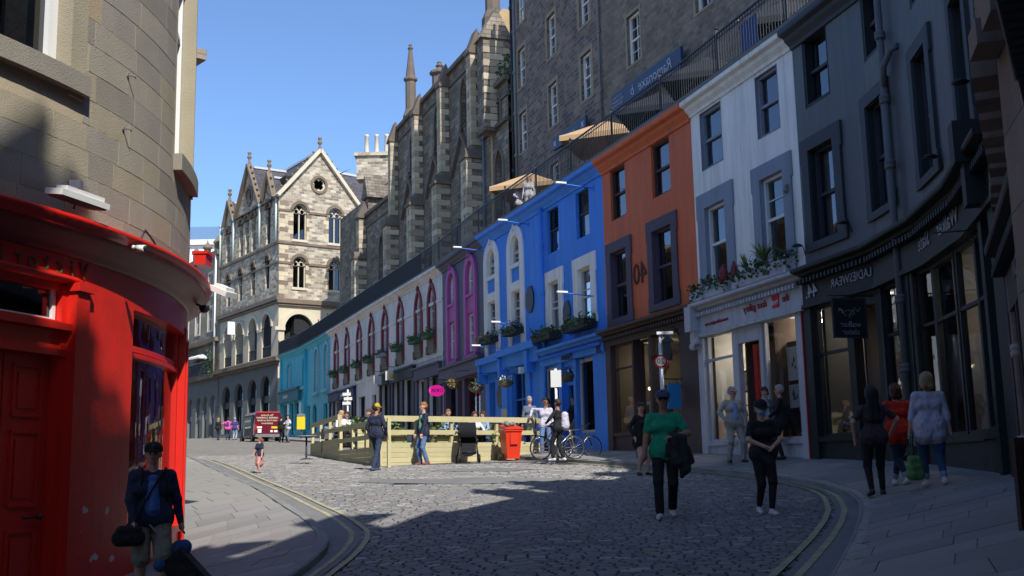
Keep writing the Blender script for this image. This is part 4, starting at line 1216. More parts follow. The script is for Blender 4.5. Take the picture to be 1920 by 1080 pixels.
for s, lab, r in ((1.95, 'squat red lantern standing over the gallery cornice', .15), (2.5, 'slim red lantern standing over the gallery cornice', .11)):
    g = root('red_lantern', M @ Vector((s, -.28, 4.6)), lab, 'lantern'); mb = MB(M); mb.lathe([(0, 0), (r, 0), (r, .08), (r * .7, .1), (r * .85, .2), (r * .7, .3), (r * .5, .34), (r * .3, .42), (0, .46)], (s, -.28, 4.6), 8); mb.build('lantern_body', mat('lantern_red', (.16, .012, .015), .4), g)
mb = MB(M); mb.box(4.75, 4.85, -.12, 0, 6.3, 6.42); mb.lathe([(0, -.14), (.07, -.12), (.08, 0)], (4.78, -.0, 6.3), 8, axis='y'); g = root('alarm_bell', M @ Vector((4.8, 0, 6.3)), 'small grey dome alarm on the edge of the white house', 'alarm'); mb.build('bell', m_lead, g)
# ------------------------------------------------------------------ grey clothes shop on the bend (12-15)
t = building('grey_shop', 12, 'dark grey rendered shop number 44 curving round the bend with a near-black shopfront')
m_dg, m_sb = P_['darkgrey'], P_['shopblack']
# upper windows 2 and 3 straddle the corners, so they sit on the flatter side of each
up_ = {12: [(.44, 1.54, 7.95, 9.62)], 13: [(.05, 1.0, 8.13, 9.65)], 14: [(.05, .95, 8.2, 9.65)], 15: [(.35, 1.35, 8.0, 9.65)]}
fl_ = {12: [(.5, 1.55, 4.85, 6.95)], 13: [(.0 + .02, .92, 4.97, 7.17)], 14: [(.0 + .02, .95, 5.0, 7.23)], 15: [(.02, 1.1, 4.9, 7.2)]}
for i in (12, 13, 14, 15):
    M, L = FR[i]
    holes = [rect(*q) for q in up_[i] + fl_[i]]
    front(t, i, P_['grey'], holes, 4.0, reveal=.3)
    mb = MB(M); mb.box(0, L, 1.0, 1.7, 4.3, 9.9); mb.build('room', m_dark, t)
    for q in up_[i]:
        w = add_window(t, M, None, *q, m_dg, reveal=.2, fw=.08, cols=1, rows=(1, 1), curtain=0 if i != 12 else .1)
        mb = MB(M); mb.ring(rect(*q), rect(q[0] + .09, q[1] - .09, q[2] + .09, q[3] - .09), .02, .2); mb.build('reveal_lining', m_sb, w)
    for q in fl_[i]:
        w = add_window(t, M, m_sb, *q, m_dg, reveal=.2, fw=.07, cols=1, rows=(1, 1), curtain=.32 if i != 13 else .2)
        surround(t, M, *q, .3 if i == 12 else .26, m_dg, proud=.07)
    cornice(t, M, 0, L, 9.98, m_dg, .36, .45)
    cornice(t, M, 0, L, 4.3, m_sb, .42, .26); dentils(t, M, 0, L, 4.05, m_sb, .155, .075, .1, .32)
    mb = MB(M); mb.box(0, L, -.13, .05, 3.5, 4.05); mb.box(0, L, -.18, .05, 3.42, 3.5); mb.build('fascia', m_sb, t)
M, L = FR[12]
mb = MB(M)
mb.box(-.1, .25, -.12, .1, -.4, 3.45); mb.box(.25, 1.62, -.03, .3, -.4, .5); mb.box(.2, 1.7, -.1, .1, .45, .56); mb.box(1.62, 1.86, -.06, .15, -.4, 3.45); mb.box(2.72, L, -.05, .15, -.4, 3.45); mb.box(1.86, 2.72, -.03, .15, 3.15, 3.45)
mb.build('shopfront', m_sb, t)
mb = MB(M); mb.box(-.14, -.1, -.14, .1, -.4, 3.4); mb.build('red_edge', P_['red'], t)
glazing(t, M, .28, 1.6, .56, 3.42, .06, m_sb, hbars=(2.36,))
M13, L13 = FR[13]
mb = MB(M13); mb.box(0, .1, -.05, .15, -.4, 3.45); mb.box(.1, 1.1, .12, .2, -.4, .1); mb.box(1.1, L13 * .66, -.1, .12, -.5, 3.5); mb.build('shopfront', m_sb, t)
glazing(t, M13, .1, 1.12, .1, 3.42, .06, m_sb, hbars=(2.45,), gl=m_glass)
mb = MB(M13); mb.box(1.65, L13, -.03, .3, -.6, .3); mb.box(1.65, L13, -.09, .1, .26, .38); mb.box(1.62, 1.8, -.08, .15, -.5, 3.5); mb.build('shopfront', m_sb, t)
M14, L14 = FR[14]; M15, L15 = FR[15]
mb = MB(M14); mb.box(0, L14, -.03, .3, -.6, .32); mb.box(0, L14, -.09, .1, .28, .4); mb.build('shopfront', m_sb, t)
mb = MB(M15); mb.box(0, 1.1, -.03, .3, -.7, .34); mb.box(0, 1.1, -.09, .1, .3, .42); mb.box(1.05, 1.3, -.1, .15, -.7, 3.5); mb.box(1.85, L15, -.1, .15, -.7, 3.5); mb.box(1.3, 1.85, .0, .2, -.7, .1); mb.build('shopfront', m_sb, t)
glazing(t, M13, 1.8, L13, .4, 3.42, .06, m_sb, hbars=(2.42,))
glazing(t, M14, 0, 1.35, .4, 3.42, .06, m_sb, hbars=(2.42,))
glazing(t, M14, 1.45, L14, .4, 3.42, .06, m_sb, hbars=(2.42,))
glazing(t, M15, 0, 1.05, .42, 3.42, .06, m_sb, hbars=(2.42,))
glazing(t, M15, 1.3, 1.85, .1, 3.42, .06, m_sb)
wall_m = mat('shop_wall_dim', (.20, .19, .18), .9, var=.15)
shop_room(t, M, .05, L - .1, 0, 3.6, .36, 2.4, wall_m)
shop_room(t, M13, .0, L13, -.1, 3.6, .4, 2.4, wall_m); shop_room(t, M14, 0, L14, -.2, 3.6, .36, 2.2, wall_m); shop_room(t, M15, 0, L15, -.3, 3.6, .36, 2.0, wall_m)
mb = MB(M); mb.box(1.66, 1.72, .3, 2.2, 0, 3.5); mb.build('partition', wall_m, t)
m_let = mat('silver_letter', (.32, .32, .36), .4, metal=.3, bump=0)
text('LADIESWEAR', text_on(M, 2.05, -.145, 3.77), .27, m_let, t, space=1.0)
text('44.', text_on(M, .42, -.145, 3.75), .42, mat('number_white', (.5, .5, .55)), t)
text('Slater', text_on(M14, .15, -.145, 3.83), .42, m_let, t, shear=.1); text('Walker', text_on(M14, 1.75, -.145, 3.83), .42, m_let, t, shear=.1)
text('&.', text_on(M15, .95, -.145, 3.83), .36, m_let, t)
# pendant sign of the clothes shop: board square to the front
s_ = hanging_sign(M, 2.6, 2.45, 3.25, .2, .95, m_sb, 'square black sign board of the grey clothes shop hanging over its doorway', hang=.06, frame=m_dg)
sign_text(s_, M, 2.6, .57, 2.72, 'walker', .17, m_let); sign_text(s_, M, 2.6, .57, 2.57, 'slater', .17, m_let)
mb = MB(M); r = random.Random(4)
for k in range(14):
    a = r.uniform(0, 6.28); cy, cz = -.57 + r.uniform(-.22, .22), 2.97 + r.uniform(-.07, .07)
    mb.tube([(2.627, cy, cz), (2.627, cy + .06 * math.cos(a), cz + .06 * math.sin(a)), (2.627, cy + .1 * math.cos(a + 1), cz + .1 * math.sin(a + 1))], .008, 4)
mb.build('emblem', m_let, s_)
# window goods
g = root('window_display', M @ Vector((1.0, .6, .6)), 'stack of open yellow boxes with flowers in the left window of the grey shop', 'display')
yb = mat('yellow_box', (.42, .33, .08), .7)
for z in (.62, .95, 1.28):
    mb = MB(M); mb.box(.85, 1.4, .4, .7, z, z + .03); mb.box(.85, 1.4, .4, .42, z, z + .14); mb.build('box', yb, g)
mb = MB(M); leaf_clump(g, M, .6, 1.5, .35, .6, .7, 21, m_plant, 8, hh=.35, n=90)
g = root('reflected_disc', M @ Vector((.95, .5, 2.0)), 'round pale 30 disc made as a reflection in the left window of the grey shop', 'sign')
mb = MB(); mb.lathe([(0, 0), (.14, .01), (.14, .03), (0, .04)], (0, 0, 0), 16, axis='y'); o = mb.build('disc', m_white, g, local=True); o.matrix_local = M.to_3x3().to_4x4()  # solid disc standing in for a reflection in the pane
text('30', text_on(M, .95, .49, 2.0), .16, m_black, g)
def mannequin(M, s, d, z, m, label, h=1.5):
    g = root('mannequin', M @ Vector((s, d, z)), label, 'mannequin', 'mannequins in the clothes shop')
    mb = MB(M); mb.lathe([(.13, .55), (.2, .8), (.15, 1.05), (.19, 1.3), (.21, 1.42), (.06, 1.5)], (s, d, z), 12); mb.tube([(s - .2, d, z + 1.4), (s - .24, d, z + 1.1), (s - .2, d, z + .85)], .05, 6); mb.tube([(s + .2, d, z + 1.4), (s + .24, d, z + 1.1), (s + .2, d, z + .85)], .05, 6); mb.build('jacket', m, g)
    mb = MB(M); mb.tube([(s, d, z), (s, d, z + .6)], .025, 6); mb.lathe([(.18, 0), (.18, .03), (0, .04)], (s, d, z), 10); mb.ball((s, d, z + 1.6), .05, 6, 5); mb.build('stand', m_black, g)
    return g
mannequin(M, 2.25, 1.0, .45, mat('lilac_jacket', (.16, .11, .2)), 'headless mannequin in a lilac jacket inside the doorway')
mannequin(M14, .9, .8, .1, mat('charcoal_coat', (.03, .035, .04)), 'mannequin in a charcoal coat in the curved window')
mannequin(M14, 2.0, .8, .1, mat('tan_coat', (.2, .15, .1)), 'mannequin in a tan coat in the curved window')
mannequin(M15, .5, .8, .1, mat('denim_shirt', (.06, .1, .17)), 'mannequin in a denim shirt at the end of the curved window')
for s, d, z, lab in ((2.3, 1.1, 2.25, 'glowing warm pendant lamp inside the grey shop doorway'),): bulb_lamp(M, s, d, z, .07, label=lab)
strip_light(M, .4, 1.5, 1.2, 3.45, 'strip lamp inside the left window of the grey shop', 14); strip_light(M14, .4, 1.9, 1.2, 3.45, 'strip lamp inside the curved window of the grey shop', 14)
for s, w_ in ((.6, 'left'), (.95, 'right')): bulb_lamp(M, s, .7, 3.15, .04, label=w_ + ' one of two white spotlights in the left grey shop window', grp='spotlights in the grey shop', e=mat('white_bulb', (1, .95, .85), emit=5), drop=.1)
for s, w_ in ((.3, 'leftmost'), (.65, 'middle'), (1.9, 'rightmost')): bulb_lamp(M14, s, .7, 2.35, .035, label=w_ + ' of three warm bulbs hanging in the curved window', grp='bulbs in the curved window')
downpipe(M13, 1.35, .0, 9.8, .075, P_['grey'], 'grey downpipe running the height of the grey shop', d=-.14, joints=(1.3,))
pt_ = root('branch_pipe', M13 @ Vector((1.35, -.1, 7.2)), 'short bent grey pipe joining the downpipe of the grey shop', 'pipe')
mb = MB(M13); mb.tube([(1.37, -.14, 7.15), (1.5, -.18, 7.5), (1.75, -.12, 7.75), (1.85, 0, 7.8)], .065, 8); mb.build('pipe', P_['grey'], pt_)
def round_lamp(M, s, z, label):
    g = root('dome_lamp', M @ Vector((s, -.2, z)), label, 'lamp', 'small dome lamps over the grey shopfront')
    mb = MB(M); mb.lathe([(0, .06), (.09, .045), (.13, 0), (0, .01)], (s, -.2, z), 10); mb.tube([(s, 0, z - .2), (s, -.06, z + .02), (s, -.2, z + .05)], .012, 5); mb.build('lamp_shade', m_black, g); return g
round_lamp(M, .02, 4.85, 'dome lamp on the joint between the white and grey houses'); round_lamp(M, 2.0, 4.95, 'dome lamp between the first and second grey shop windows'); round_lamp(M14, 1.3, 5.05, 'dome lamp beside the third window of the grey shop'); round_lamp(M15, 1.3, 5.5, 'dome lamp by the fourth window of the grey shop')
# scrolled bracket over the right window
g = root('scroll_bracket', M15 @ Vector((.6, 0, 3.5)), 'scrolled iron bracket over the curved shop window', 'bracket')
mb = MB(M15); mb.tube([(.9, 0, 3.35), (.9, -.7, 3.35)], .012, 5); mb.tube([(.9, -.15 - .12 * math.cos(a * .5) * (1 - a / 20), 3.22 + .1 * math.sin(a * .5) * (1 - a / 20)) for a in range(18)], .01, 5); mb.build('ironwork', m_black, g)
# console block at the end of the cornice
mb = MB(M15); mb.box(1.7, 2.1, -.5, 0, 4.1, 4.7); mb.box(1.75, 2.05, -.38, 0, 3.5, 4.1); mb.build('console', m_sb, t)

# ================================================================== SANDSTONE TENEMENT ON THE RIGHT EDGE (tall; it also shades the street)
m_near = masonry('near_sandstone', '#94857b', '#8b7c72', '#655c55', w=1.4, h=.6, msize=.008, var=.35, bump=.35, coarse=.6)
NT = [(6.48, 13.91), (5.95, 12.9), (5.4, 11.6), (3.75, 8.1), (3.2, 6.0), (2.75, 4.4), (2.3, 1.9), (2.05, .8), (1.78, -1.3), (1.62, -2.6), (1.5, -30)]
t = root('sandstone_tenement', (5.9, 12.9, -.4), 'tall brown sandstone tenement at the right edge with a dark shopfront below', 'building')
ROOFZ = [12.3, 11.9, 10.7, 11.4, 14.0, 13.0, 15.2, 16.9, 18.1, 20.8]  # unseen roof heights stepped so the block casts the street's shadow edge
ROOFD = [3, 3, 6, 3, .9, 3, 1, .5, .4, .6]
for i, (a, e) in enumerate(zip(NT, NT[1:])):
    M, L = frame2(a, e); zt = ROOFZ[i]
    mb = MB(M); mb.wall(rect(0, L, -3.5, zt), []); mb.box(0, L, .3, ROOFD[i], zt - .2, zt); mb.build('wall', m_near, t)
    # pilaster strips
    if i < 4:
        mb = MB(M); s = .12
        while s < L - .2:
            mb.box(s, s + .28, -.14, 0, 3.2, zt - .5); mb.box(s - .05, s + .33, -.2, 0, 3.0, 3.2); s += .62
        mb.build('pilaster', m_near, t)
    mb = MB(M); mb.box(0, L, -.1, 0, zt - .4, zt); mb.build('eaves', m_near, t)
mb = MB(); mb.slab([(6.6, 14.4), (13.5, 17.5), (16, 12), (15.5, -30), (1.6, -30), (1.9, -1.3), (2.4, 1.9), (2.85, 4.4), (3.85, 8.1), (5.5, 11.6), (6.05, 12.9)], 9.9, 10.1, bottom=True); mb.build('roof', m_lead, t)
# unseen stacks and two setback tenement blocks, placed so their shadows notch the setts
for (x, y, w, d, z0, z1) in ((5.15, 10.4, .9, .5, 10, 12.7), (5.95, 12.2, .7, .45, 11, 13.1), (9.1, 13.7, 2.0, 1.0, 9, 14.6), (12.0, 13.9, 2.6, 1.4, 9, 18.7)):
    mb = MB(); mb.box(x - w * .5, x + w * .5, y - d * .5, y + d * .5, z0, z1); mb.box(x - w * .5 - .1, x + w * .5 + .1, y - d * .5 - .1, y + d * .5 + .1, z1 - .25, z1 - .05)
    s_ = mb.build('chimney', m_near, t)
    mb = MB()
    for k in (-.3, .3): mb.lathe([(.14, 0), (.12, .5), (.15, .55), (.1, .6)], (x + k * w, y, z1), 8)
    mb.build('chimney_pot', mat('clay_pot', (.42, .27, .15)), s_)
# dark projecting shopfront with deep dentilled cornice
ND = []
for px_, py_ in ((1848, 468), (1886, 340), (1924, 205)):
    d = pix(px_, py_); d = d * (2.72 / d.z); ND.append((d.x + .26, d.y - .1))
ND.append((2.55, 4.9))
s_ = root('dark_shopfront', (5.6, 13.1, -.4), 'black timber shopfront with a deep toothed cornice cut by the right edge of the picture', 'shopfront')
for i, (a, e) in enumerate(zip(ND, ND[1:])):
    M, L = frame2(a, e)
    cornice(s_, M, 0, L, 2.72, m_sb, .3, .3); dentils(s_, M, 0, L, 2.44, m_sb, .14, .08, .11, .24)
    mb = MB(M); mb.box(0, L, -.08, .2, 1.85, 2.44); mb.box(0, L, -.02, .3, -1.6, .0); mb.box(0, .16, -.1, .2, -1.6, 1.85)
    s = 1.1
    while s < L: mb.box(s, s + .12, -.08, .1, -1.5, 1.85); s += 1.2
    mb.build('frame', m_sb if i else P_['brown'], s_)
    mb = MB(M); mb.face([(0, .05, 0), (L, .05, 0), (L, .05, 1.85), (0, .05, 1.85)]); mb.build('pane', m_glass, s_)
    mb = MB(M); mb.box(0, L, .9, 1.0, -1.5, 2.5); mb.build('room', m_dark, s_)
    text('THE GRAIN STORE' if i else 'BOW', text_on(M, L / 2, -.1, 2.15), .34, m_let, s_)
M, L = FR[15]
rp_ = mat('rusty_pale_pipe', (.42, .37, .33), .7, var=.25, scale=5, bump=.4, dirt=.9)
q = downpipe(frame2(V[15], V[16])[0], 2.98, -.2, 9.5, .06, rp_, 'pale rust-streaked downpipe at the join of grey and sandstone fronts', d=-.1, joints=(1.15,))
downpipe(frame2(V[15], V[16])[0], 2.72, -.2, 9.5, .05, mat('blue_grey_pipe', (.13, .16, .22)), 'thin blue-grey downpipe beside the rust-streaked one', d=-.1, joints=(4,))
g = root('alarm_box', at_y(1905, 160, 10.9), 'white and red burglar alarm box on the sandstone front', 'alarm')
Mx, Lx = frame2(NT[1], NT[2])
def on_frame(px, py, M):
    d = pix(px, py); Mi = M.inverted(); o = Mi @ Vector((0, 0, 0)); v = Mi.to_3x3() @ d
    k = -o.y / v.y; return o + v * k
qa = on_frame(1893, 190, Mx); qb = on_frame(1910, 130, Mx)
mb = MB(Mx); mb.box(qa.x, qa.x + .16, -.08, .0, qb.z - .17, qb.z); mb.build('box', m_white, g); mb = MB(Mx); mb.box(qa.x + .01, qa.x + .15, -.075, .0, qb.z - .32, qb.z - .17); mb.build('lens', P_['red'], g)
# board at the near right corner
p = on_road(1900, 1240, UP)
ab = root('sign_board', (4.6, 8.6, -.75), 'dark brown framed pavement board cut off by the lower right corner', 'sign')
Mb = rot_at((4.05, 9.15, -.83), R(20))
mb = MB(Mb); mb.ring(rect(-.0, .6, 0, 1.0), rect(.07, .53, .08, .92), -.04, .0); mb.build('frame', P_['brown'], ab)
mb = MB(Mb); mb.box(.06, .54, -.02, 0, .06, .94); mb.build('board', P_['shopblack'], ab)
mb = MB(Mb); mb.ring(rect(.13, .47, .14, .86), rect(.14, .46, .15, .85), -.024, -.02); mb.build('gilt_line', mat('gilt', (.3, .2, .05)), ab)
# ================================================================== TERRACE ABOVE THE SHOPS
off4 = []
for k, v in enumerate(V):
    a, e = Vector(V[max(0, k - 1)]), Vector(V[min(len(V) - 1, k + 1)])
    tt = (e - a).normalized(); n = Vector((-tt.y, tt.x)); off4.append((Vector(v) + n * 4, Vector(v) - n * .36, n))
ter = root('terrace', (0, 50, 10), 'stone terrace walk along the top of the whole painted row', 'terrace')
mb = MB()
for (a, c, _), (e, g, _) in zip(off4, off4[1:]):
    mb.face([(c.x, c.y, 10.05), (g.x, g.y, 10.05), (e.x, e.y, 10.05), (a.x, a.y, 10.05)]); mb.face([(c.x, c.y, 9.97), (g.x, g.y, 9.97), (g.x, g.y, 10.05), (c.x, c.y, 10.05)])
    mb.face([(c.x, c.y, 9.975), (g.x, g.y, 9.975), (e.x, e.y, 9.975), (a.x, a.y, 9.975)])
mb.build('deck', mat('terrace_stone', (.16, .155, .15), .9), ter)
rail = root('iron_railing', (0, 50, 10), 'black iron railing with upright bars along the terrace edge', 'railing')
path = [c + (n * .12) for a, c, n in off4]
L_ = poly_len(path); bars = []
s = 0
while s < L_:
    u = s / L_; p = lerp_poly(path, u); bars.append(p); s += .135
bars.sort(key=lambda p: p.length)
bm_ = MB(); bm_.box(-.011, .011, -.011, .011, 0, 1.08); bme = bm_.mesh('baluster', m_black, weld=False)
rest = MB()
vis = [p for p in bars if 19 < p.y]
for k, p in enumerate(vis):
    if k < 290:
        o = bpy.data.objects.new('baluster', bme); COL.objects.link(o); o.parent = rail; o.location = (p.x - 0, p.y - 50, 10.05 - 10)
    else: rest.box(p.x - .022, p.x + .022, p.y - .022, p.y + .022, 10.05, 11.13)
rest.build('baluster', m_black, rail, kind='stuff')
mb = MB()
for z, w in ((11.15, .05), (10.14, .035), (11.02, .02)):
    for a, e in zip(path, path[1:]): mb.bar((a.x, a.y, z), (e.x, e.y, z), w, .025 if w < .04 else .035)
s = 0
while s < L_:
    p = lerp_poly(path, s / L_); mb.box(p.x - .03, p.x + .03, p.y - .03, p.y + .03, 10.05, 11.25); mb.ball((p.x, p.y, 11.3), .05, 6, 4); s += 3.4
mb.build('rail', m_black, rail)

# ------------------------------------------------------------------ gothic meeting house behind the terrace
m_goth = masonry('gothic_stone', '#988c7c', '#6c645b', '#3d3833', w=.6, h=.26, msize=.012, var=.5, bump=.6, distort=.03, coarse=.35)
m_quoin = mat('quoin_stone', '#b3a58d', .85, var=.35, scale=2.5, bump=.4, bscale=25, dirt=.5, rnd=.28)
m_trim = mat('weathered_trim', '#6b6056', .9, var=.35, scale=1.2, bump=.3, dirt=.6)
m_slate = masonry('roof_slate', '#5d5a5e', '#4a484d', '#333338', w=.35, h=.22, msize=.012, var=.25, bump=.4)
gb = root('gothic_building', (-6, 68, 10), 'dark gothic stone building with tall buttresses and gablets behind the terrace', 'building')
B = [(-11.4, 84.8), (-8.05, 76.85), (-5.8, 70.9), (-3.75, 65.6), (-1.65, 60.2), (.0, 55.9)]
QM = MB(); QM.box(-.5, .5, -.5, .5, -.5, .5)
qmesh = {}
def quoin_box(M, s0, s1, d0, d1, z0, z1, parent, mi=m_quoin):
    key = (round(s1 - s0, 2), round(d1 - d0, 2), round(z1 - z0, 2), mi.name)
    if key not in qmesh:
        mb = MB(); b = .015
        x, y, z = key[0] / 2, key[1] / 2, key[2] / 2
        mb.box(-x, x, -y, y, -z, z); qmesh[key] = mb.mesh('quoin', mi, weld=False)
    o = bpy.data.objects.new('quoin', qmesh[key]); COL.objects.link(o); o.parent = parent
    c = M @ Vector(((s0 + s1) / 2, (d0 + d1) / 2, (z0 + z1) / 2)) - origin_of(parent)
    o.matrix_local = Matrix.Translation(c) @ M.to_3x3().to_4x4()
def goth_bay(i, zt, lanc, hood, eaves=24.35, first=False):
    M, L = frame2(B[i], B[i + 1])
    holes = []
    if lanc: holes.append(arch(lanc[0] - .55, lanc[0] + .55, lanc[1], lanc[2] - 1.0, lanc[2], kind='pointed'))
    if hood: holes.append(circ(hood[0], hood[2], .5, 16))
    mb = MB(M); mb.wall(rect(0, L, 9.9, zt), holes, .4); mb.build('wall', m_goth, gb)
    mb = MB(M); mb.box(0, L, .8, 5, 9.9, zt - .2); mb.build('room', m_dark, gb)
    mb = MB(M); mb.box(0, L, -.22, .1, zt - .25, zt); mb.box(0, L, -.08, .1, zt - 1.1, zt - .95); mb.build('eaves', m_trim, gb)
    mb = MB(M); mb.face([(0, 0, zt), (L, 0, zt), (L, 5, zt + 1.2), (0, 5, zt + 1.2)]); mb.build('roof', m_slate, gb)
    if lanc:
        c, z0, z1 = lanc
        add_window(gb, M, None, c - .55, c + .55, z0, z1, m_trim, 'pointed', z1 - 1.0, reveal=.4, fw=.08, rows=(3, 1), mid=0, gl=m_glass_dark)
        mb = MB(M); mb.ring(arch(c - .78, c + .78, z0 - .1, z1 - 1.05, z1 + .22, kind='pointed'), arch(c - .55, c + .55, z0, z1 - 1.0, z1, kind='pointed'), -.06, .05); mb.build('window_surround', m_trim, gb)
    if hood:
        c, za, zc, zf = hood
        mb = MB(M)
        for sg in (-1, 1):
            mb.bar((c, -.12, za), (c + sg * 1.95, -.12, zf), .22, .2)
        mb.lathe([(0, .6), (.1, .45), (.04, .35), (.16, .2), (.08, 0)], (c, -.14, za), 6)
        mb.build('hood_mould', m_trim, gb)
        mb = MB(M); mb.ring(circ(c, zc, .68, 16), circ(c, zc, .5, 16), -.06, .05); mb.face([(x, .3, z) for x, z in circ(c, zc, .5, 16)]); mb.build('round_window', m_trim, gb)
        mb = MB(M); mb.face([(x, .29, z) for x, z in circ(c, zc, .5, 16)]); mb.build('pane', m_glass_dark, gb)
        # twin small hoods over the doors at terrace level
        mb = MB(M)
        for q in (-.7, .9):
            for sg in (-1, 1): mb.bar((c + q, -.1, 14.6), (c + q + sg * .75, -.1, 12.2), .14, .14)
            mb.prism(arch(c + q - .35, c + q + .35, 10.05, 12.4, 13.4, kind='pointed'), -.03, .0)
        mb.build('door_hood', m_trim, gb)
def buttress(i, zt, w=.95, dp=.95, shoulder=17.1, cap=1.35, n0=10.0):
    x, y = B[i]; M, L = frame2(B[max(0, i - 1)] if i == len(B) - 1 else B[i], B[i] if i == len(B) - 1 else B[i + 1])
    M = M.copy(); M.translation = Vector((x, y, 0))
    mb = MB(M); mb.box(-w * .34, w * .34, -dp * .6, .1, shoulder, zt); mb.box(-w / 2 + .04, w / 2 - .04, -dp + .04, .1, n0, shoulder)
    b_ = mb.build('buttress', m_goth, gb)
    mb = MB(M); mb.box(-w * .62, w * .62, -dp - .1, .1, shoulder, shoulder + .18); mb.build('weathering', m_trim, b_); mb = MB(M); mb.prism([(-w * .5, shoulder + .18), (w * .5, shoulder + .18), (w * .34, shoulder + .6), (-w * .34, shoulder + .6)], -dp, 0); mb.build('weathering', m_trim, b_); mb = MB(M)
    mb.box(-w * .45, w * .45, -dp * .72, .1, zt, zt + .15)
    # gabled cap facing the street
    wy = dp * .72
    P0, P1 = [(-w * .45, -wy), (w * .45, -wy)], cap
    mb.face([(-w * .45, -wy, zt + .15), (-w * .45, .3, zt + .15), (-w * .45, (-wy + .3) / 2, zt + .15 + cap)]); mb.face([(w * .45, -wy, zt + .15), (w * .45, .3, zt + .15), (w * .45, (-wy + .3) / 2, zt + .15 + cap)])
    mb.face([(-w * .45, -wy, zt + .15), (w * .45, -wy, zt + .15), (w * .45, (-wy + .3) / 2, zt + .15 + cap), (-w * .45, (-wy + .3) / 2, zt + .15 + cap)])
    mb.face([(-w * .45, .3, zt + .15), (w * .45, .3, zt + .15), (w * .45, (-wy + .3) / 2, zt + .15 + cap), (-w * .45, (-wy + .3) / 2, zt + .15 + cap)])
    mb.build('buttress_cap', m_trim, b_)
    z, k = n0 + .02, 0
    while z < zt - .3:
        h = .36
        upper = z > shoulder
        hw, dd = (w * .34, dp * .6) if upper else (w / 2 - .03, dp - .03)
        if not (shoulder - .05 < z < shoulder + .6):
            if k % 2: quoin_box(M, -hw - .015, hw + .015, -dd - .015, -dd + .3, z, z + h - .02, b_)
            else:
                quoin_box(M, hw - .3, hw + .015, -dd - .015, -.02, z, z + h - .02, b_)
                quoin_box(M, -hw - .015, -.03, -dd - .02, -dd + .3, z, z + h - .02, b_)
        z += h; k += 1
goth_bay(0, 19.9, (4.6, 13.2, 17.4), None)
goth_bay(1, 24.35, (4.2, 20.0, 22.95), (3.6, 19.7, 17.2, 17.3))
goth_bay(2, 24.3, (3.55, 20.0, 22.9), (3.2, 19.7, 17.1, 17.4))
goth_bay(3, 24.3, (3.2, 20.0, 22.9), (2.9, 19.6, 17.1, 17.4))
goth_bay(4, 20.6, (3.1, 13.2, 16.9), None)
M, L = frame2(B[4], B[5])
for c in (1.6, 3.0):
    mb = MB(M); mb.ring(arch(c - .7, c + .7, 18.3, 19.2, 20.15, kind='pointed'), arch(c - .5, c + .5, 18.4, 19.2, 19.95, kind='pointed'), -.08, .02); mb.build('window_surround', m_trim, gb)
    mb = MB(M); mb.face([(x, -.02, z) for x, z in arch(c - .5, c + .5, 18.4, 19.2, 19.95, kind='pointed')]); mb.build('pane', m_glass_dark, gb)
mb = MB(M); mb.box(.6, L, -.2, 0, 18.1, 18.28); mb.build('sill', m_trim, gb)
buttress(0, 19.6, 1.1, 1.0, 16.3, 1.2); buttress(1, 23.3); buttress(2, 23.3); buttress(3, 23.3); buttress(4, 23.3, 1.05, 1.0)
# gable wall and octagonal chimneys
def spire(x, y, z0, z1, z2, r, label_part='chimney_shaft'):
    mb = MB(); mb.lathe([(r * 1.5, z0), (r * 1.5, z0 + .6), (r * 1.2, z0 + .9), (r, z0 + 1.1), (r, z1 - .3), (r * 1.35, z1 - .15), (r * 1.35, z1), (r * .95, z1 + .1), (r * .35, z2 - .5), (r * .55, z2 - .35), (r * .3, z2 - .2), (r * .35, z2 - .1), (0, z2)], (x, y, 0), 8, smooth=False)
    return mb.build('spire', m_trim, gb)
spire(-6.9, 75.3, 24.2, 27.6, 30.2, .37)
spire(-4.6, 71.5, 24.6, 26.6, 27.4, .5)
spire(-.75, 58.8, 24.3, 31, 35, .42)
mb = MB(); mb.box(-1.0, 3.2, 58.2, 60.0, 9.9, 23.9); mb.prism([(-1.6, 23.6), (3.4, 23.6), (3.4, 26.8), (1.4, 24.9), (-.2, 25.2)], 58.0, 60.2); mb.build('gable_wall', mat('tan_gable_stone', '#b39a74', .9, var=.25, scale=1.5, bump=.4, dirt=.3), gb)  # gable stone warmer and paler than the other gothic walls
Mt = Matrix.Translation((-.75, 57.9, 0)) @ Matrix.Rotation(R(20), 4, 'Z')
mb = MB(Mt); mb.box(-.75, .75, -.5, .6, 18, 23.2); mb.prism([(-.95, 23.2), (.95, 23.2), (0, 25.0)], -.62, .6); tu = mb.build('turret', m_goth, gb)
z = 18.2; k = 0
while z < 23:
    quoin_box(Mt, -.77 if k % 2 else -.4, .77 if k % 2 else .4, -.53, -.3, z, z + .34, tu); z += .38; k += 1
downp = root('downpipe', (-.9, 59.1, 10), 'blue-grey downpipe on the gothic building beside its last buttress', 'downpipe')
mb = MB(frame2(B[4], B[5])[0]); mb.tube([(1.0, -.15, 10), (1.0, -.15, 20.4)], .07, 6); mb.build('pipe', mat('blue_grey_pipe', (.13, .16, .22)), downp)
ivy = root('ivy', (.0, 57, 21), 'small green plant rooted in the valley gutter by the turret', 'plant'); 
leaf_clump(ivy, Matrix.Identity(4), -.5, .3, 56.2, 57.4, 20.9, 8, m_plant, hh=1.2, n=160, size=.16)

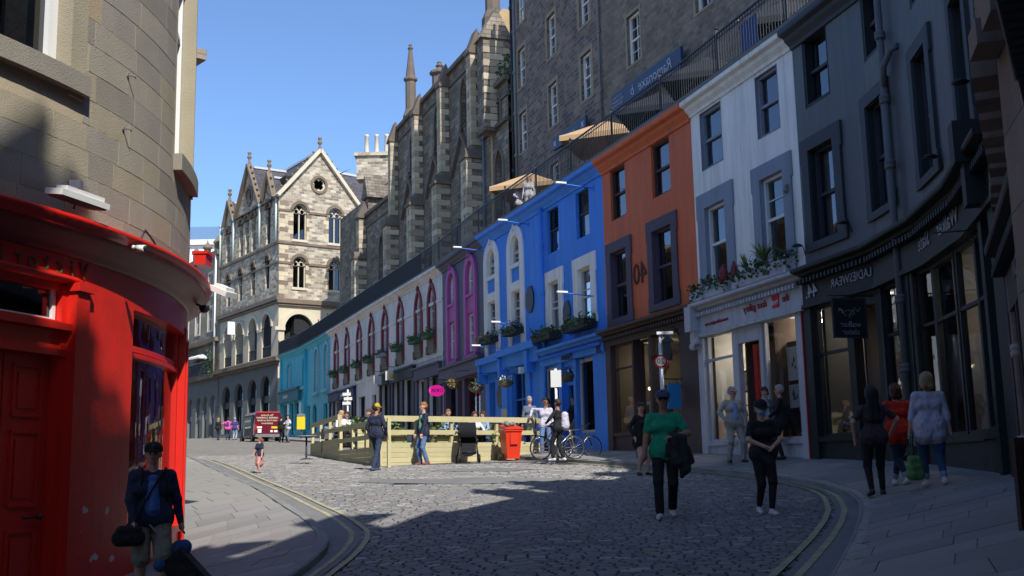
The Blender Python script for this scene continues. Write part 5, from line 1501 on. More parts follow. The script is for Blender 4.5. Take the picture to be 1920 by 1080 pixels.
# ------------------------------------------------------------------ rubble tenement and rendered tenement
m_rub = masonry('rubble_stone', '#8f7b6e', '#5d555a', '#9a8c7c', w=.42, h=.2, msize=.018, var=.4, bump=.9, distort=.12, coarse=.6)
m_harl = masonry('harled_wall', '#8f8377', '#6f665e', '#857a6e', w=.38, h=.2, msize=.03, var=.35, bump=1.0, distort=.2, coarse=.8)
m_dress = mat('dressed_margin', '#8f8370', .85, var=.2, scale=2, bump=.2, dirt=.35)
T4 = [(.35, 55.0)] + [tuple(off4[k][0]) for k in range(8, 17)]
H4 = [(4.0, 44.4), (6.1, 38.85), (8.87, 31.02), (10.5, 25.8), (11.34, 22.5)]
tn = root('rubble_tenement', (2, 50, 10), 'tall rubble stone tenement with white sash windows rising behind the terrace', 'building')
tn2 = root('rendered_tenement', (6, 38, 10), 'tall brown rendered tenement behind the terrace with a navy shop sign', 'building')
rowsz = [(12.35, 14.0), (15.8, 17.85), (19.2, 21.25), (22.6, 24.4)]
def ten_panel(b, a, e, wins, m, zt=26.5, marg=.2, rows=rowsz):
    M, L = frame2(a, e); holes = []
    for s in wins:
        for z0, z1 in rows: holes.append(rect(s - .55, s + .55, z0, z1))
    mb = MB(M); mb.wall(rect(0, L, 9.9, zt), holes, .25); mb.box(0, L, .3, 6, zt - .3, zt); mb.build('wall', m, b)
    mb = MB(M); mb.box(0, L, 1.0, 1.4, 9.9, zt); mb.build('room', m_dark, b)
    for s in wins:
        for j, (z0, z1) in enumerate(rows):
            surround(b, M, s - .55, s + .55, z0, z1, marg, m_dress, ears=False, proud=.02, bottom=True)
            add_window(b, M, None, s - .55, s + .55, z0, z1, m_white, reveal=.22, fw=.09, cols=2, rows=(2, 2), curtain=.22 if (j + int(s)) % 2 else 0)
    return M, L
split = (4.0, 44.4)
M, L = ten_panel(tn, T4[0], T4[1], [1.2, 5.55], m_rub)
M, L = ten_panel(tn, T4[1], split, [2.55], m_rub)
mb = MB(frame2(T4[0], T4[1])[0]); mb.box(-.1, .5, -.03, .1, 9.9, 26.4); mb.build('corner_stones', m_dress, tn)
for s, lab in ((-.05, 'black downpipe at the corner of the rubble tenement'), (.38, 'grey downpipe next to the black one on the rubble tenement')):
    downpipe(frame2(T4[0], T4[1])[0], s, 12.5 if s < 0 else 13.2, 26, .08, m_black if s < 0 else m_lead, lab, joints=(2.2,))
downpipe(frame2(T4[1], split)[0], 4.15, 12.6, 26, .06, m_lead, 'thin downpipe where the rubble and rendered tenements meet', joints=(2.6,))
rz2 = [(15.75, 17.8), (19.3, 21.3)]
ten_panel(tn2, H4[0], H4[1], [2.9], m_harl, 26, .14, rz2)
ten_panel(tn2, H4[1], H4[2], [2.4, 6.2], m_harl, 25.5, .14, rz2)
ten_panel(tn2, H4[2], H4[3], [2.5], m_harl, 24, .14, rz2)
ten_panel(tn2, H4[3], H4[4], [], m_harl, 22)
ten_panel(tn2, T4[5], T4[6], [], m_harl, 20.5)
ten_panel(tn2, T4[6], T4[7], [], m_harl, 20)
def sign_band(M, s0, s1, z0, z1, lab, m):
    g = root('shop_sign', M @ Vector((s0, -.1, z0)), lab, 'sign'); mb = MB(M); mb.box(s0, s1, -.14, -.02, z0, z1); mb.build('board', m, g); return g
m_navysign = mat('navy_sign', (.018, .04, .10), .5)
Ms = frame2(split, T4[2])[0]
a_ = Vector((4.55, 43.0)); e_ = Vector((6.55, 37.75)); Mq, Lq = frame2(a_, e_)
Mq = Mq @ Matrix.Translation((0, -.25, 0))
g = sign_band(Mq, 0, Lq, 14.0, 14.78, 'long navy sign board with white script on the rendered tenement', m_navysign)
text('Ramonaxe  b', text_on(Mq, Lq * .6, -.15, 14.4), .62, m_let, g, shear=.3); text('SCOTTISH\nRESTAURANT\nTRADITIONAL', text_on(Mq, .55, -.15, 14.4), .16, m_let, g)
a_ = Vector((2.35, 49.0)); e_ = Vector((3.65, 45.6)); Mq, Lq = frame2(a_, e_); Mq = Mq @ Matrix.Translation((0, -.25, 0))
g = sign_band(Mq, 0, Lq, 14.3, 14.85, 'shorter navy sign board with two pale emblems on the rubble tenement', m_navysign)
text('international', text_on(Mq, Lq / 2, -.15, 14.55), .3, m_let, g)
for s in (.3, Lq - .3):
    mb = MB(Mq); mb.prism([(s + (.2 if k % 2 else .08) * math.sin(k * math.pi / 4), 14.55 + (.22 if k % 2 else .08) * math.cos(k * math.pi / 4)) for k in range(8)], -.155, -.14); mb.build('emblem', m_let, g)
# parasols on the terrace
m_canvas = mat('tan_canvas', (.46, .30, .16), .9, var=.08, bump=.2); m_canvas_w = mat('white_canvas', (.75, .74, .70), .9, bump=.1); m_canvas_d = mat('black_canvas', (.02, .022, .03), .9)
def parasol(x, y, rx, m, label, z0=10.05, h=2.3, rise=.55, rz=0, grp='parasols on the terrace'):
    g = root('parasol', (x, y, z0), label, 'parasol', grp, 0)
    mb = MB(); n = 4 if rx > 1 else 8
    P = [Vector((x, y, z0 + h + rise))]; ring_ = [Vector((x + rx * 1.3 * math.cos(rz + 2 * math.pi * k / n), y + rx * 1.3 * math.sin(rz + 2 * math.pi * k / n), z0 + h)) for k in range(n)]
    for k in range(n): mb.face([P[0], ring_[k], ring_[(k + 1) % n]]); mb.face([ring_[k], ring_[(k + 1) % n], ring_[(k + 1) % n] - Vector((0, 0, .18)), ring_[k] - Vector((0, 0, .18))])
    mb.build('canopy', m, g)
    mb = MB(); mb.tube([(x, y, z0), (x, y, z0 + h + rise)], .03, 6); mb.build('pole', m_metal, g)
    mb = MB(); mb.lathe([(.3, 0), (.3, .08), (.05, .12)], (x, y, z0), 10); mb.build('base', m_lead, g)
    mb = MB()
    for k in range(n): mb.tube([P[0] - Vector((0, 0, .1)), ring_[k]], .012, 4)
    mb.build('rib', m_white, g); return g
def terr(i, s, d): return FR[i][0] @ Vector((s, d, 0))
for i, s, d, rx, m, lab in ((8, 1.8, 1.6, 1.5, m_canvas, 'tan parasol over the terrace above the first blue shop'), (9, 2.5, 1.7, 1.5, m_canvas, 'tan parasol over the terrace above the second blue shop'),
                            (10, 1.2, 1.6, 1.3, m_canvas_d, 'black parasol above the left half of the orange shop'), (10, 4.4, 1.6, 1.3, m_canvas_d, 'black parasol above the right half of the orange shop'), (11, 2.6, 1.6, 1.2, m_canvas_d, 'black parasol above the white house')):
    p = terr(i, s, d); parasol(p.x, p.y, rx, m, lab, h=1.65 if m is m_canvas else 1.25, rise=.8, rz=R(45 - 20))
for i, s, col, lab in ((11, 3.6, 'blue_banner', 'bright blue banner tied inside the railing above the white house'),):
    p = terr(i, s, .0); M = FR[i][0]; g = root('banner', p + Vector((0, 0, 10)), lab, 'banner'); mb = MB(M); mb.box(3.2, 4.0, -.12, -.1, 10.15, 11.0); mb.build('cloth', mat(col, (.02, .08, .3)), g)
# ================================================================== GABLED STONE BUILDING AT THE BEND
m_gst = masonry('gable_stone', '#cbbfa9', '#82776a', '#b9ae9a', w=.52, h=.24, msize=.02, var=.3, bump=.5, distort=.04, coarse=.5)
m_gst2 = mat('gable_ashlar', '#c9bda3', .85, var=.2, scale=.8, bump=.3, dirt=.3)
m_gtrim = mat('gable_trim', '#77695a', .85, var=.3, scale=1.5, bump=.3, dirt=.4)
m_pale = mat('pale_cope', '#c8bda6', .85, var=.15, scale=2, bump=.2)
DR, DL = Vector((.824, .5666)), Vector((-.5667, .8239))
GC = Vector((-20.5, 96.0))
MR, _ = frame2(GC, GC + DR)                       # right (sunlit) front, s runs right
def frame_left():
    # left front: s runs from the far end to the corner, so that y points into the block
    A = GC + DL * 40
    return frame2(A, GC)[0]
ML = frame_left()
def sl(t): return 40 - t                           # distance from the corner -> s
gg = root('gabled_building', (GC.x, GC.y, 3.2), 'tall sunlit stone building with steep gables, tracery windows and a ground arcade at the bend', 'building')
# right front
wr = [(1.91, 1.25, 20.7, 23.95), (5.35, 1.25, 20.7, 23.95), (8.95, 1.25, 20.75, 23.9)]
w2 = [(1.9, 1.2, 16.35, 19.12), (5.37, 1.2, 16.35, 19.1), (8.95, 1.2, 16.35, 19.1)]
holes = [arch(c - w / 2, c + w / 2, z0, z1 - .62, z1) for c, w, z0, z1 in wr + w2] + [circ(3.75, 26.0, .62)]
mb = MB(MR); mb.wall([(-.0, 15.1), (12, 15.1), (12, 24.3), (7.7, 24.3), (3.78, 29.0), (-.15, 24.45)], holes, .35); mb.build('wall', m_gst, gg)
mb = MB(MR); mb.wall(rect(0, 12, 2.5, 15.1), [arch(.55, 3.3, 10.1, 12.6, 13.97, 9), arch(4.8, 7.6, 10.1, 12.6, 13.97, 9)], 1.0); mb.build('wall', m_gst2, gg)
mb = MB(MR); mb.box(.2, 12, 1.2, 6, 10, 24.2, skip=''); mb.box(1.0, 6.6, 1.2, 5, 24, 26.8); mb.build('room', m_dark, gg)
def tracery(M, c, w, z0, z1, part='window'):
    """two lights under one round arch: stone mullion, Y of tracery, dark glass"""
    zs = z1 - w / 2
    mb = MB(M); mb.ring(arch(c - w / 2 - .28, c + w / 2 + .28, zs, zs + .01, z1 + .3)[2:], arch(c - w / 2 - .04, c + w / 2 + .04, zs, zs + .01, z1 + .02)[2:], -.14, .02)
    wd = mb.build(part, m_gtrim, gg)
    mb = MB(M); mb.box(c - .05, c + .05, .18, .3, z0, zs + .12); mb.ring(arch(c - w / 2, c + w / 2, z0, zs, z1), arch(c - w / 2 + .07, c + w / 2 - .07, z0 + .05, zs, z1 - .07), .16, .3)
    for sg in (-1, 1): mb.bar((c, .24, zs), (c + sg * w * .3, .24, zs + w * .36), .07); mb.ring(circ(c + sg * w * .23, zs - .02, w * .2, 10), circ(c + sg * w * .23, zs - .02, w * .15, 10), .2, .26)
    mb.build('tracery', m_pale, wd)
    mb = MB(M); mb.face([(x, .28, z) for x, z in arch(c - w / 2, c + w / 2, z0, zs, z1)]); mb.build('pane', m_glass_dark, wd)
    mb = MB(M); mb.box(c - w / 2 - .15, c + w / 2 + .15, -.1, .16, z0 - .22, z0); mb.build('sill', m_pale, wd)
for c, w, z0, z1 in wr + w2: tracery(MR, c, w, z0, z1)
mb = MB(MR)
for z, a, e in ((23.15, -.1, 1.1), (23.15, 2.75, 4.55), (23.15, 6.2, 12), (20.2, -.1, 12), (18.4, -.1, 1.1), (18.4, 2.75, 4.5), (18.4, 6.2, 12)): mb.box(a, e, -.1, .02, z, z + .2)
mb.box(-.25, 12, -.35, .02, 14.85, 15.25); mb.box(-.15, 12, -.22, .02, 14.65, 14.85); mb.build('string_course', m_gtrim, gg)
mb = MB(MR); mb.ring(circ(3.75, 26.0, .85), circ(3.75, 26.0, .62), -.1, .03); q = mb.build('round_window', m_gtrim, gg)
mb = MB(MR); mb.ring(circ(3.75, 26.0, .62), [(3.75 + (.5 if k % 5 else .36) * math.cos(2 * math.pi * k / 20), 26 + (.5 if k % 5 else .36) * math.sin(2 * math.pi * k / 20)) for k in range(20)], .1, .2); mb.build('tracery', m_pale, q)
# big arches
for a, e in ((.55, 3.3), (4.8, 7.6)):
    mb = MB(MR); mb.ring(arch(a - .35, e + .35, 12.5, 12.51, 14.35, 9)[2:], arch(a, e, 12.5, 12.51, 13.97, 9)[2:], -.1, .02); mb.box(a - .9, a + .04, -.15, .1, 12.45, 12.75); mb.box(e - .04, e + .9, -.15, .1, 12.45, 12.75); mb.build('arch_moulding', m_pale, gg)
# quoins on the corner of both fronts, pale against the rubble
m_q2 = mat('pale_quoin', '#c0b296', .85, var=.15, scale=3, bump=.25, rnd=.12); m_q3 = mat('dark_quoin', '#7e6f5e', .85, var=.15, scale=3, bump=.25, rnd=.12)
z, k = 15.3, 0
while z < 24.0:
    if not (20.1 < z < 20.45): quoin_box(MR, -.02, .85 if k % 2 else .5, -.02, .1, z, z + .38, gg, m_q2 if k % 3 else m_q3)
    z += .4; k += 1
z, k = 15.4, 0
for c, w, z0, z1 in wr[:2] + w2[:2]:
    z = z0 + .05
    while z < z1 - w / 2:
        wd = .5 if k % 2 else .28
        for sg in (-1, 1):
            x0 = c + sg * (w / 2 + .005); x1 = x0 + sg * wd; quoin_box(MR, min(x0, x1), max(x0, x1), -.025, .05, z, z + .38, gg, m_q2 if (k + (sg > 0)) % 3 else m_q3)
        z += .4; k += 1
def copings(M, apex, el, er, m, w=.3, crock=True, y0=-.3):
    mb = MB(M)
    for a, e in ((apex, el), (apex, er)):
        mb.bar((a[0], y0 / 2 + .05, a[1] + .1), (e[0], y0 / 2 + .05, e[1] + .1), .5, w)
    c_ = mb.build('coping', m, gg)
    if crock:
        for a, e in ((apex, el), (apex, er)):
            n = max(3, int(math.hypot(a[0] - e[0], a[1] - e[1]) / .75))
            for k in range(1, n):
                x, z = a[0] + (e[0] - a[0]) * k / n, a[1] + (e[1] - a[1]) * k / n
                sg = 1 if e[0] > a[0] else -1
                o = bpy.data.objects.new('crocket', CROCK); COL.objects.link(o); o.parent = c_
                o.matrix_local = Matrix.Translation(M @ Vector((x + sg * .14, -.1, z + .42)) - origin_of(c_)) @ M.to_3x3().to_4x4()
    mb = MB(M); x, z = apex; mb.lathe([(.2, .1), (.14, .4), (.08, .6), (.22, .75), (.22, .9), (.08, 1.0), (.18, 1.15), (.2, 1.3), (0, 1.35)], (x, -.05, z), 8); mb.build('finial', m_gtrim, gg)
CROCK = MB().ball((0, 0, 0), .13, 6, 4, sc=(1, 1, .9)).mesh('crocket', m_gtrim)
copings(MR, (3.78, 29.15), (-.3, 24.4), (7.85, 24.25), m_pale)
mb = MB(MR); mb.bar((3.78, .3, 29.2), (-.3, .3, 24.35), .3, .35); mb.bar((3.78, .3, 29.2), (7.85, .3, 24.2), .3, .35); mb.build('coping', m_gtrim, gg)
# left front (steeper perspective): string levels as measured
lw = [(13.0, 1.0, 20.6, 24.0), (9.42, .95, 20.6, 24.2), (7.89, .95, 20.6, 24.3), (6.25, .95, 20.6, 24.3), (2.66, 1.05, 20.6, 24.4)]
lv = [(12.6, 1.0, 16.2, 19.3), (9.4, 1.0, 16.3, 19.4), (6.2, 1.0, 16.4, 19.45), (2.75, 1.0, 16.5, 19.55)]
la = [(12.4, 2.0), (9.4, 2.0), (6.0, 2.1), (2.7, 2.2)]
shop_ar = [(12.7, 2.2, 8.45), (9.4, 2.2, 8.5), (6.0, 2.1, 8.6), (2.9, 2.1, 8.7)]
holes = [arch(sl(c) - w / 2, sl(c) + w / 2, z0, z1 - .5, z1) for c, w, z0, z1 in lw + lv]
holes.append(circ(sl(7.5), 26.1, .75, 16))
outl = [(sl(15.0), 15.1), (sl(0), 15.1), (sl(0), 24.5), (sl(1.3), 24.6), (sl(2.52), 27.0), (sl(3.8), 24.9), (sl(4.6), 24.7), (sl(7.5), 29.0), (sl(10.6), 24.6), (sl(11.3), 24.4), (sl(12.6), 26.5), (sl(13.9), 24.3), (sl(15.0), 24.2)]
mb = MB(ML); mb.wall(outl, holes, .35); mb.build('wall', m_gst, gg)
mb = MB(ML); mb.wall(rect(sl(15), sl(0), 9.9, 15.1), [arch(sl(c) - w / 2, sl(c) + w / 2, 10.3, 13.0, 14.2, 8) for c, w in la], .9); mb.build('wall', m_gst2, gg)
m_gshop = mat('grey_painted_stone', '#6a6f6c', .8, var=.12, scale=.9, bump=.3, dirt=.25)
mb = MB(ML); mb.wall(rect(sl(15), sl(0), 2.6, 9.9), [arch(sl(c) - w / 2, sl(c) + w / 2, 3.9, z1 - 1.05, z1, 8) for c, w, z1 in shop_ar], .5); mb.build('wall', m_gshop, gg)
mb = MB(ML); mb.box(sl(14.9), sl(.3), 1.6, 5, 3, 24); mb.box(sl(9.5), sl(5.6), 1.6, 3, 24, 26.5); mb.build('room', m_dark, gg)
for c, w, z0, z1 in lw + lv:
    mb = MB(ML); s = sl(c); mb.ring(arch(s - w / 2 - .3, s + w / 2 + .3, z1 - .6, z1 - .55, z1 + .3)[2:], arch(s - w / 2, s + w / 2, z1 - .6, z1 - .55, z1)[2:], -.14, .02); q = mb.build('window_surround', m_gtrim, gg)
    mb = MB(ML); mb.box(s - .04, s + .04, .22, .3, z0, z1 - .2); mb.box(s - w / 2, s + w / 2, .22, .3, (z0 + z1) / 2, (z0 + z1) / 2 + .08); mb.build('mullion', m_pale, q)
    mb = MB(ML); mb.face([(x, .32, z) for x, z in arch(s - w / 2, s + w / 2, z0, z1 - .5, z1)]); mb.build('pane', m_glass_dark, q)
mb = MB(ML); mb.ring(circ(sl(7.5), 26.1, 1.0, 16), circ(sl(7.5), 26.1, .72, 16), -.1, .03); mb.build('round_window', m_gtrim, gg)
mb = MB(ML)
for z, h, o in ((20.2, .22, .16), (15.1, .35, .35), (14.85, .2, .2), (9.75, .35, .5), (9.55, .2, .3), (18.5, .15, .08)): mb.box(sl(15), sl(-.0) + (.0 if o < .3 else o), -o, .02, z, z + h)
mb.build('string_course', m_gtrim, gg)
for c, w in la:
    s = sl(c); mb = MB(ML); mb.ring(arch(s - w / 2 - .28, s + w / 2 + .28, 12.9, 12.95, 14.5, 8)[2:], arch(s - w / 2, s + w / 2, 12.9, 12.95, 14.2, 8)[2:], -.1, .02); mb.box(s - w / 2 - .9, s - w / 2 + .05, -.14, .1, 12.7, 12.95); mb.build('arch_moulding', m_pale, gg)
    mb = MB(ML); x = s - w / 2
    while x < s + w / 2: mb.box(x, x + .04, .1, .14, 10.25, 11.2); x += .16
    mb.box(s - w / 2, s + w / 2, .08, .16, 11.2, 11.28); mb.build('balustrade', m_black, gg, kind='stuff')
for k, (c, w, z1) in enumerate(shop_ar):
    s = sl(c); mb = MB(ML); mb.ring(arch(s - w / 2, s + w / 2, 3.9, z1 - 1.05, z1, 8), arch(s - w / 2 + .12, s + w / 2 - .12, 4.0, z1 - 1.05, z1 - .12, 8), .3, .45)
    for x in (s - .35, s + .35): mb.box(x - .04, x + .04, .34, .42, 4.0, z1 - .25)
    mb.box(s - w / 2, s + w / 2, .2, .44, 6.3, 6.9); q = mb.build('shop_window', P_['darkgrey'] if k != 3 else m_black, gg)
    mb = MB(ML); mb.face([(x, .4, z) for x, z in arch(s - w / 2, s + w / 2, 3.9, z1 - 1.05, z1, 8)]); mb.build('pane', m_glass_dark, q)
for (ap, el, er) in (((sl(7.5), 29.1), (sl(10.7), 24.5), (sl(4.5), 24.6)), ((sl(2.52), 27.1), (sl(3.9), 24.8), (sl(1.2), 24.5)), ((sl(12.6), 26.6), (sl(14.0), 24.2), (sl(11.2), 24.3))):
    copings(ML, ap, el, er, m_gtrim, .25)
# white rainwater pipes
for k, c in enumerate((14.6, 11.0, 4.3, .4)):
    mb = MB(ML); mb.tube([(sl(c), -.2, 20.4), (sl(c), -.2, 24.4)], .09, 6); mb.lathe([(.1, 0), (.2, .15), (.2, .35)], (sl(c), -.2, 24.3), 6); mb.build('rain_pipe', mat('pale_green_pipe', (.5, .58, .54)), gg)
# roofs
mb = MB(MR)
def roof(mb, p): mb.face(p)
mb.face([(-.3, .1, 24.4), (3.78, .1, 29.0), (3.78, 12, 29.0), (-.3, 12, 24.4)]); mb.face([(3.78, .1, 29.0), (7.85, .1, 24.2), (7.85, 12, 24.2), (3.78, 12, 29.0)])
mb.face([(3.78, 4, 28.6), (14, 4, 28.2), (14, -.0, 24.2), (7.6, -.0, 24.2)]); mb.build('roof', m_slate, gg)
mb = MB(MR); mb.bar((3.78, .4, 29.2), (3.78, 12, 29.2), .25, .2); mb.bar((3.78, 4, 28.75), (14, 4, 28.35), .25, .2); mb.bar((7.8, -.15, 24.25), (12.2, -.15, 24.25), .2, .2); mb.build('roof_ridge', mat('ridge_lead', (.5, .5, .52)), gg)
mb = MB(ML); mb.face([(sl(10.6), .1, 24.5), (sl(7.5), .1, 28.9), (sl(7.5), 9, 28.9), (sl(10.6), 9, 24.5)]); mb.face([(sl(7.5), .1, 28.9), (sl(4.5), .1, 24.6), (sl(4.5), 9, 24.6), (sl(7.5), 9, 28.9)])
for c in (2.52, 12.6): mb.face([(sl(c + 1.3), .1, 24.6), (sl(c), .1, 26.7), (sl(c), 6, 26.7), (sl(c + 1.3), 6, 24.6)]); mb.face([(sl(c), .1, 26.7), (sl(c - 1.3), .1, 24.6), (sl(c - 1.3), 6, 24.6), (sl(c), 6, 26.7)])
mb.face([(sl(15), 0, 24.2), (sl(0), 0, 24.3), (sl(0), 7, 28), (sl(15), 7, 28)]); mb.build('roof', m_slate, gg)
mb = MB(ML); mb.bar((sl(7.5), .4, 29.0), (sl(7.5), 9, 29.0), .22, .2); mb.bar((sl(2.52), .4, 26.85), (sl(2.52), 6, 26.85), .2, .18); mb.bar((sl(12.6), .4, 26.6), (sl(12.6), 6, 26.6), .2, .18); mb.build('roof_ridge', mat('ridge_lead'  , (.5, .5, .52)), gg)
mb = MB(ML); mb.box(sl(15), sl(14.6), 0, 10, 3, 24); mb.build('wall', m_gst, gg)
# white hanging sign over the arcade
M_ = ML
g = hanging_sign(ML, sl(8.2), 12.9, 14.1, .9, 1.6, mat('white_sign', (.7, .72, .72)), 'white sign with blue lines hanging above the arcade', hang=.1)
# next buildings to the left of it
m_pst = masonry('pale_stone', '#a09481', '#8a7f6e', '#6e6555', w=.7, h=.34, msize=.012, var=.25, bump=.3)
nb = root('pale_tenement', (-30, 110, 3.4), 'pale stone tenement with white sash windows left of the gabled building', 'building')
holes = [rect(sl(c) - .6, sl(c) + .6, z0, z1) for c in (17.6, 21.4, 25) for z0, z1 in ((14.4, 16.7), (18, 20.2))]
mb = MB(ML); mb.wall(rect(sl(32), sl(15), 9.9, 22.2), holes, .3); mb.build('wall', m_pst, nb)
mb = MB(ML); mb.box(sl(32), sl(15), 1.2, 5, 3.5, 22); mb.build('room', m_dark, nb)
for c in (17.6, 21.4, 25):
    for z0, z1 in ((14.4, 16.7), (18, 20.2)):
        surround(nb, ML, sl(c) - .6, sl(c) + .6, z0, z1, .25, m_pale, ears=False, proud=.06); add_window(nb, ML, None, sl(c) - .6, sl(c) + .6, z0, z1, m_white, rows=(1, 1), curtain=.2)
mb = MB(ML); mb.box(sl(32), sl(15), -.4, .02, 13.1, 13.5); mb.box(sl(32), sl(15), -.35, .02, 21.8, 22.3); mb.box(sl(32), sl(15.0), -.45, .02, 9.55, 10.05)
for c in (16.4, 19.5, 23): mb.lathe([(.35, 0), (.35, .8), (.5, .9), (.45, 1.1), (.1, 1.5), (0, 1.9)], (sl(c), .2, 22.3), 6)
mb.build('cornice', m_gtrim, nb)
ar2 = [(16.4, 1.5), (18.6, 1.4), (20.6, 1.5), (23.2, 1.5), (26, 1.5)]
mb = MB(ML); mb.wall(rect(sl(32), sl(15), 2.6, 9.6), [arch(sl(c) - w / 2, sl(c) + w / 2, 3.7, 7.0, 7.9, 7) for c, w in ar2], .5); mb.build('wall', m_gshop, nb)
mb = MB(ML); mb.wall(rect(sl(32), sl(15), 10.0, 13.2), [arch(sl(c) - .8, sl(c) + .8, 10.1, 11.6, 12.5, 7) for c in (17, 20, 23, 26)], .5); mb.build('wall', m_pst, nb)
for c, w in ar2:
    mb = MB(ML); mb.box(sl(c) - w / 2, sl(c) + w / 2, .3, .42, 5.6, 6.1); mb.face([(sl(c) - w / 2, .4, 3.7), (sl(c) + w / 2, .4, 3.7), (sl(c) + w / 2, .4, 7.9), (sl(c) - w / 2, .4, 7.9)]); mb.build('shop_window', P_['gallery'], nb)
mb = MB(ML); mb.tube([(sl(15.6), -.25, 10), (sl(15.6), -.25, 21.8)], .1, 6); mb.build('rain_pipe', m_white, nb)
mb = MB(ML); x = sl(30)
while x < sl(15.2): mb.box(x, x + .05, -.5, -.44, 10.05, 11.2); x += .22
mb.box(sl(30), sl(15.2), -.52, -.42, 11.2, 11.3); mb.build('balustrade', m_black, nb, kind='stuff')
p = ML @ Vector((sl(19.6), .3, 0)); parasol(p.x, p.y, 1.7, m_canvas_w, 'white parasol on the balcony left of the arcade', z0=9.7, h=2.1, rise=.55)
g = root('shrub', ML @ Vector((sl(16.5), 0, 10)), 'dark green shrub on the balcony beside the arcade', 'shrub'); leaf_clump(g, ML, sl(17.6), sl(15.6), -.6, .8, 10.6, 17, m_plant, hh=2.0, n=600, size=.2, drop=.4)
# people-sized bits and far roofs
ch = root('chimney_block', (-29, 116, 22), 'square stone chimney stack with one pale pot on the roofs at far left', 'chimney'); mb = MB(ML); mb.box(sl(17.2), sl(15.9), 2, 5, 22, 26.2); mb.box(sl(17.4), sl(15.7), 1.8, 5.2, 25.8, 26.1); mb.build('stack', m_pale, ch); mb = MB(ML); mb.lathe([(.3, 0), (.22, 1.4)], (sl(16.3), 3, 26.2), 8); mb.build('chimney_pot', m_pale, ch)
wb = root('white_modern_block', (-46, 150, 3), 'white modern rooftop storey with a glass rail far behind the tenements', 'building')
mb = MB(); mb.box(-62, -39.0, 150, 165, 3, 31.5); mb.box(-62.5, -38.7, 149.5, 166, 31.5, 32.2); mb.build('wall', m_white, wb); mb = MB(); mb.box(-62, -38.7, 149.6, 149.7, 32.2, 34); mb.build('glass_rail', mat('blue_glass_rail', (.15, .25, .4), .1), wb)
# low link building with chimney pots between the gables and the gothic house
lb = root('chimney_house', (-12.5, 90, 10), 'narrow stone house with four white chimney pots left of the gothic building', 'building')
a_, e_ = (-14.6, 92.6), (-11.2, 85.0); Mz, Lz = frame2(a_, e_)
mb = MB(Mz); mb.box(0, Lz, 0, 6, 9.9, 21.4); mb.prism([(Lz - 1.2, 21.4), (Lz + .4, 21.4), (Lz - .4, 23.4)], -.2, 2); mb.build('wall', m_goth, lb)
mb = MB(Mz); mb.face([(0, 0, 21.4), (Lz, 0, 21.4), (Lz, 5, 25.6), (0, 5, 25.6)]); mb.build('roof', m_slate, lb)
mb = MB(Mz); mb.bar((Lz - 1.6, -.1, 21.6), (Lz - 3.6, 4.6, 25.6), .35, .3); mb.build('flashing', mat('ridge_lead', (.5, .5, .52)), lb)
mb = MB(); mb.box(-12.9, -8.2, 90.5, 92, 24.4, 26.7); mb.box(-13.1, -8.0, 90.3, 92.2, 26.4, 26.7); cs = mb.build('chimney_stack', m_gst, lb)
for k in range(4): mb = MB(); mb.lathe([(.22, 0), (.17, 1.5), (.22, 1.55), (.18, 1.7)], (-12.1 + k * .85, 91, 26.7), 8); mb.build('chimney_pot', mat('cream_pot', (.62, .56, .48)), cs)
# ================================================================== THE OTHER SIDE OF THE STREET (mostly seen in the shop windows' reflections)
m_opp = masonry('opposite_stone', '#a89b86', '#8b7f6f', '#665d52', w=.8, h=.34, msize=.012, var=.3, bump=.3)
OPP = [(-14.6, 24.9), (-20, 31), (-25.5, 42), (-29.5, 54), (-35.5, 68), (-42.5, 84), (-51, 101), (-62, 120)]
LOW = [(-8.6, -40), (-8.6, -26), (-8.8, -14), (-9.4, -4), (-10.3, 5.2)]
k = 0
for chain, h in ((OPP, 12), (LOW, 9)):
    for a, e in zip(chain, chain[1:]):
        M, L = frame2(e, a)                       # y runs away from the street
        zb = road(e[0], e[1])
        b = root('opposite_tenement', (e[0], e[1], zb), ['stone tenement across the street behind the red corner shop', 'stone tenement two doors up behind the red corner shop', 'stone tenement three doors up behind the red corner shop', 'stone tenement four doors up, hidden by the red corner shop',
            'stone tenement five doors up, hidden by the red corner shop', 'stone tenement six doors up, hidden by the red corner shop', 'farthest stone tenement hidden by the red corner shop', 'farthest stone tenement down the hill behind the camera', 'stone tenement down the hill behind the camera, second from the end',
            'stone tenement beside the camera across the road', 'stone tenement next door to the red corner shop down the hill'][k], 'building', 'tenements across the street')
        holes = []; n = max(1, int(L / 3.2))
        for q in range(n):
            c = L * (q + .5) / n
            for z0 in ((4.9, 8.2) if h > 10 else (4.9,)):
                holes.append(rect(c - .6, c + .6, zb + z0, zb + z0 + 1.9))
            holes.append(rect(c - 1.1, c + 1.1, zb + .7, zb + 3.2))
        mb = MB(M); mb.wall(rect(0, L, zb - 2, zb + h), holes, .2); mb.box(0, L, .5, 8, zb + h - .3, zb + h); mb.box(0, L, -.3, .02, zb + 3.5, zb + 3.9); mb.build('wall', m_opp, b)
        mb = MB(M); mb.box(0, L, .6, .8, zb, zb + h - .4); mb.build('room', m_dark, b)
        for hh in holes:
            x0, x1, z0, z1 = hh[0][0], hh[1][0], hh[0][1], hh[2][1]
            mb = MB(M); mb.ring(rect(x0, x1, z0, z1), rect(x0 + .08, x1 - .08, z0 + .08, z1 - .08), .12, .2); mb.box(x0, x1, .12, .18, (z0 + z1) / 2 - .03, (z0 + z1) / 2 + .03); w = mb.build('window', m_white, b)
            mb = MB(M); mb.face([(x0, .18, z0), (x1, .18, z0), (x1, .18, z1), (x0, .18, z1)]); mb.build('pane', m_glass_dark, w)
        k += 1
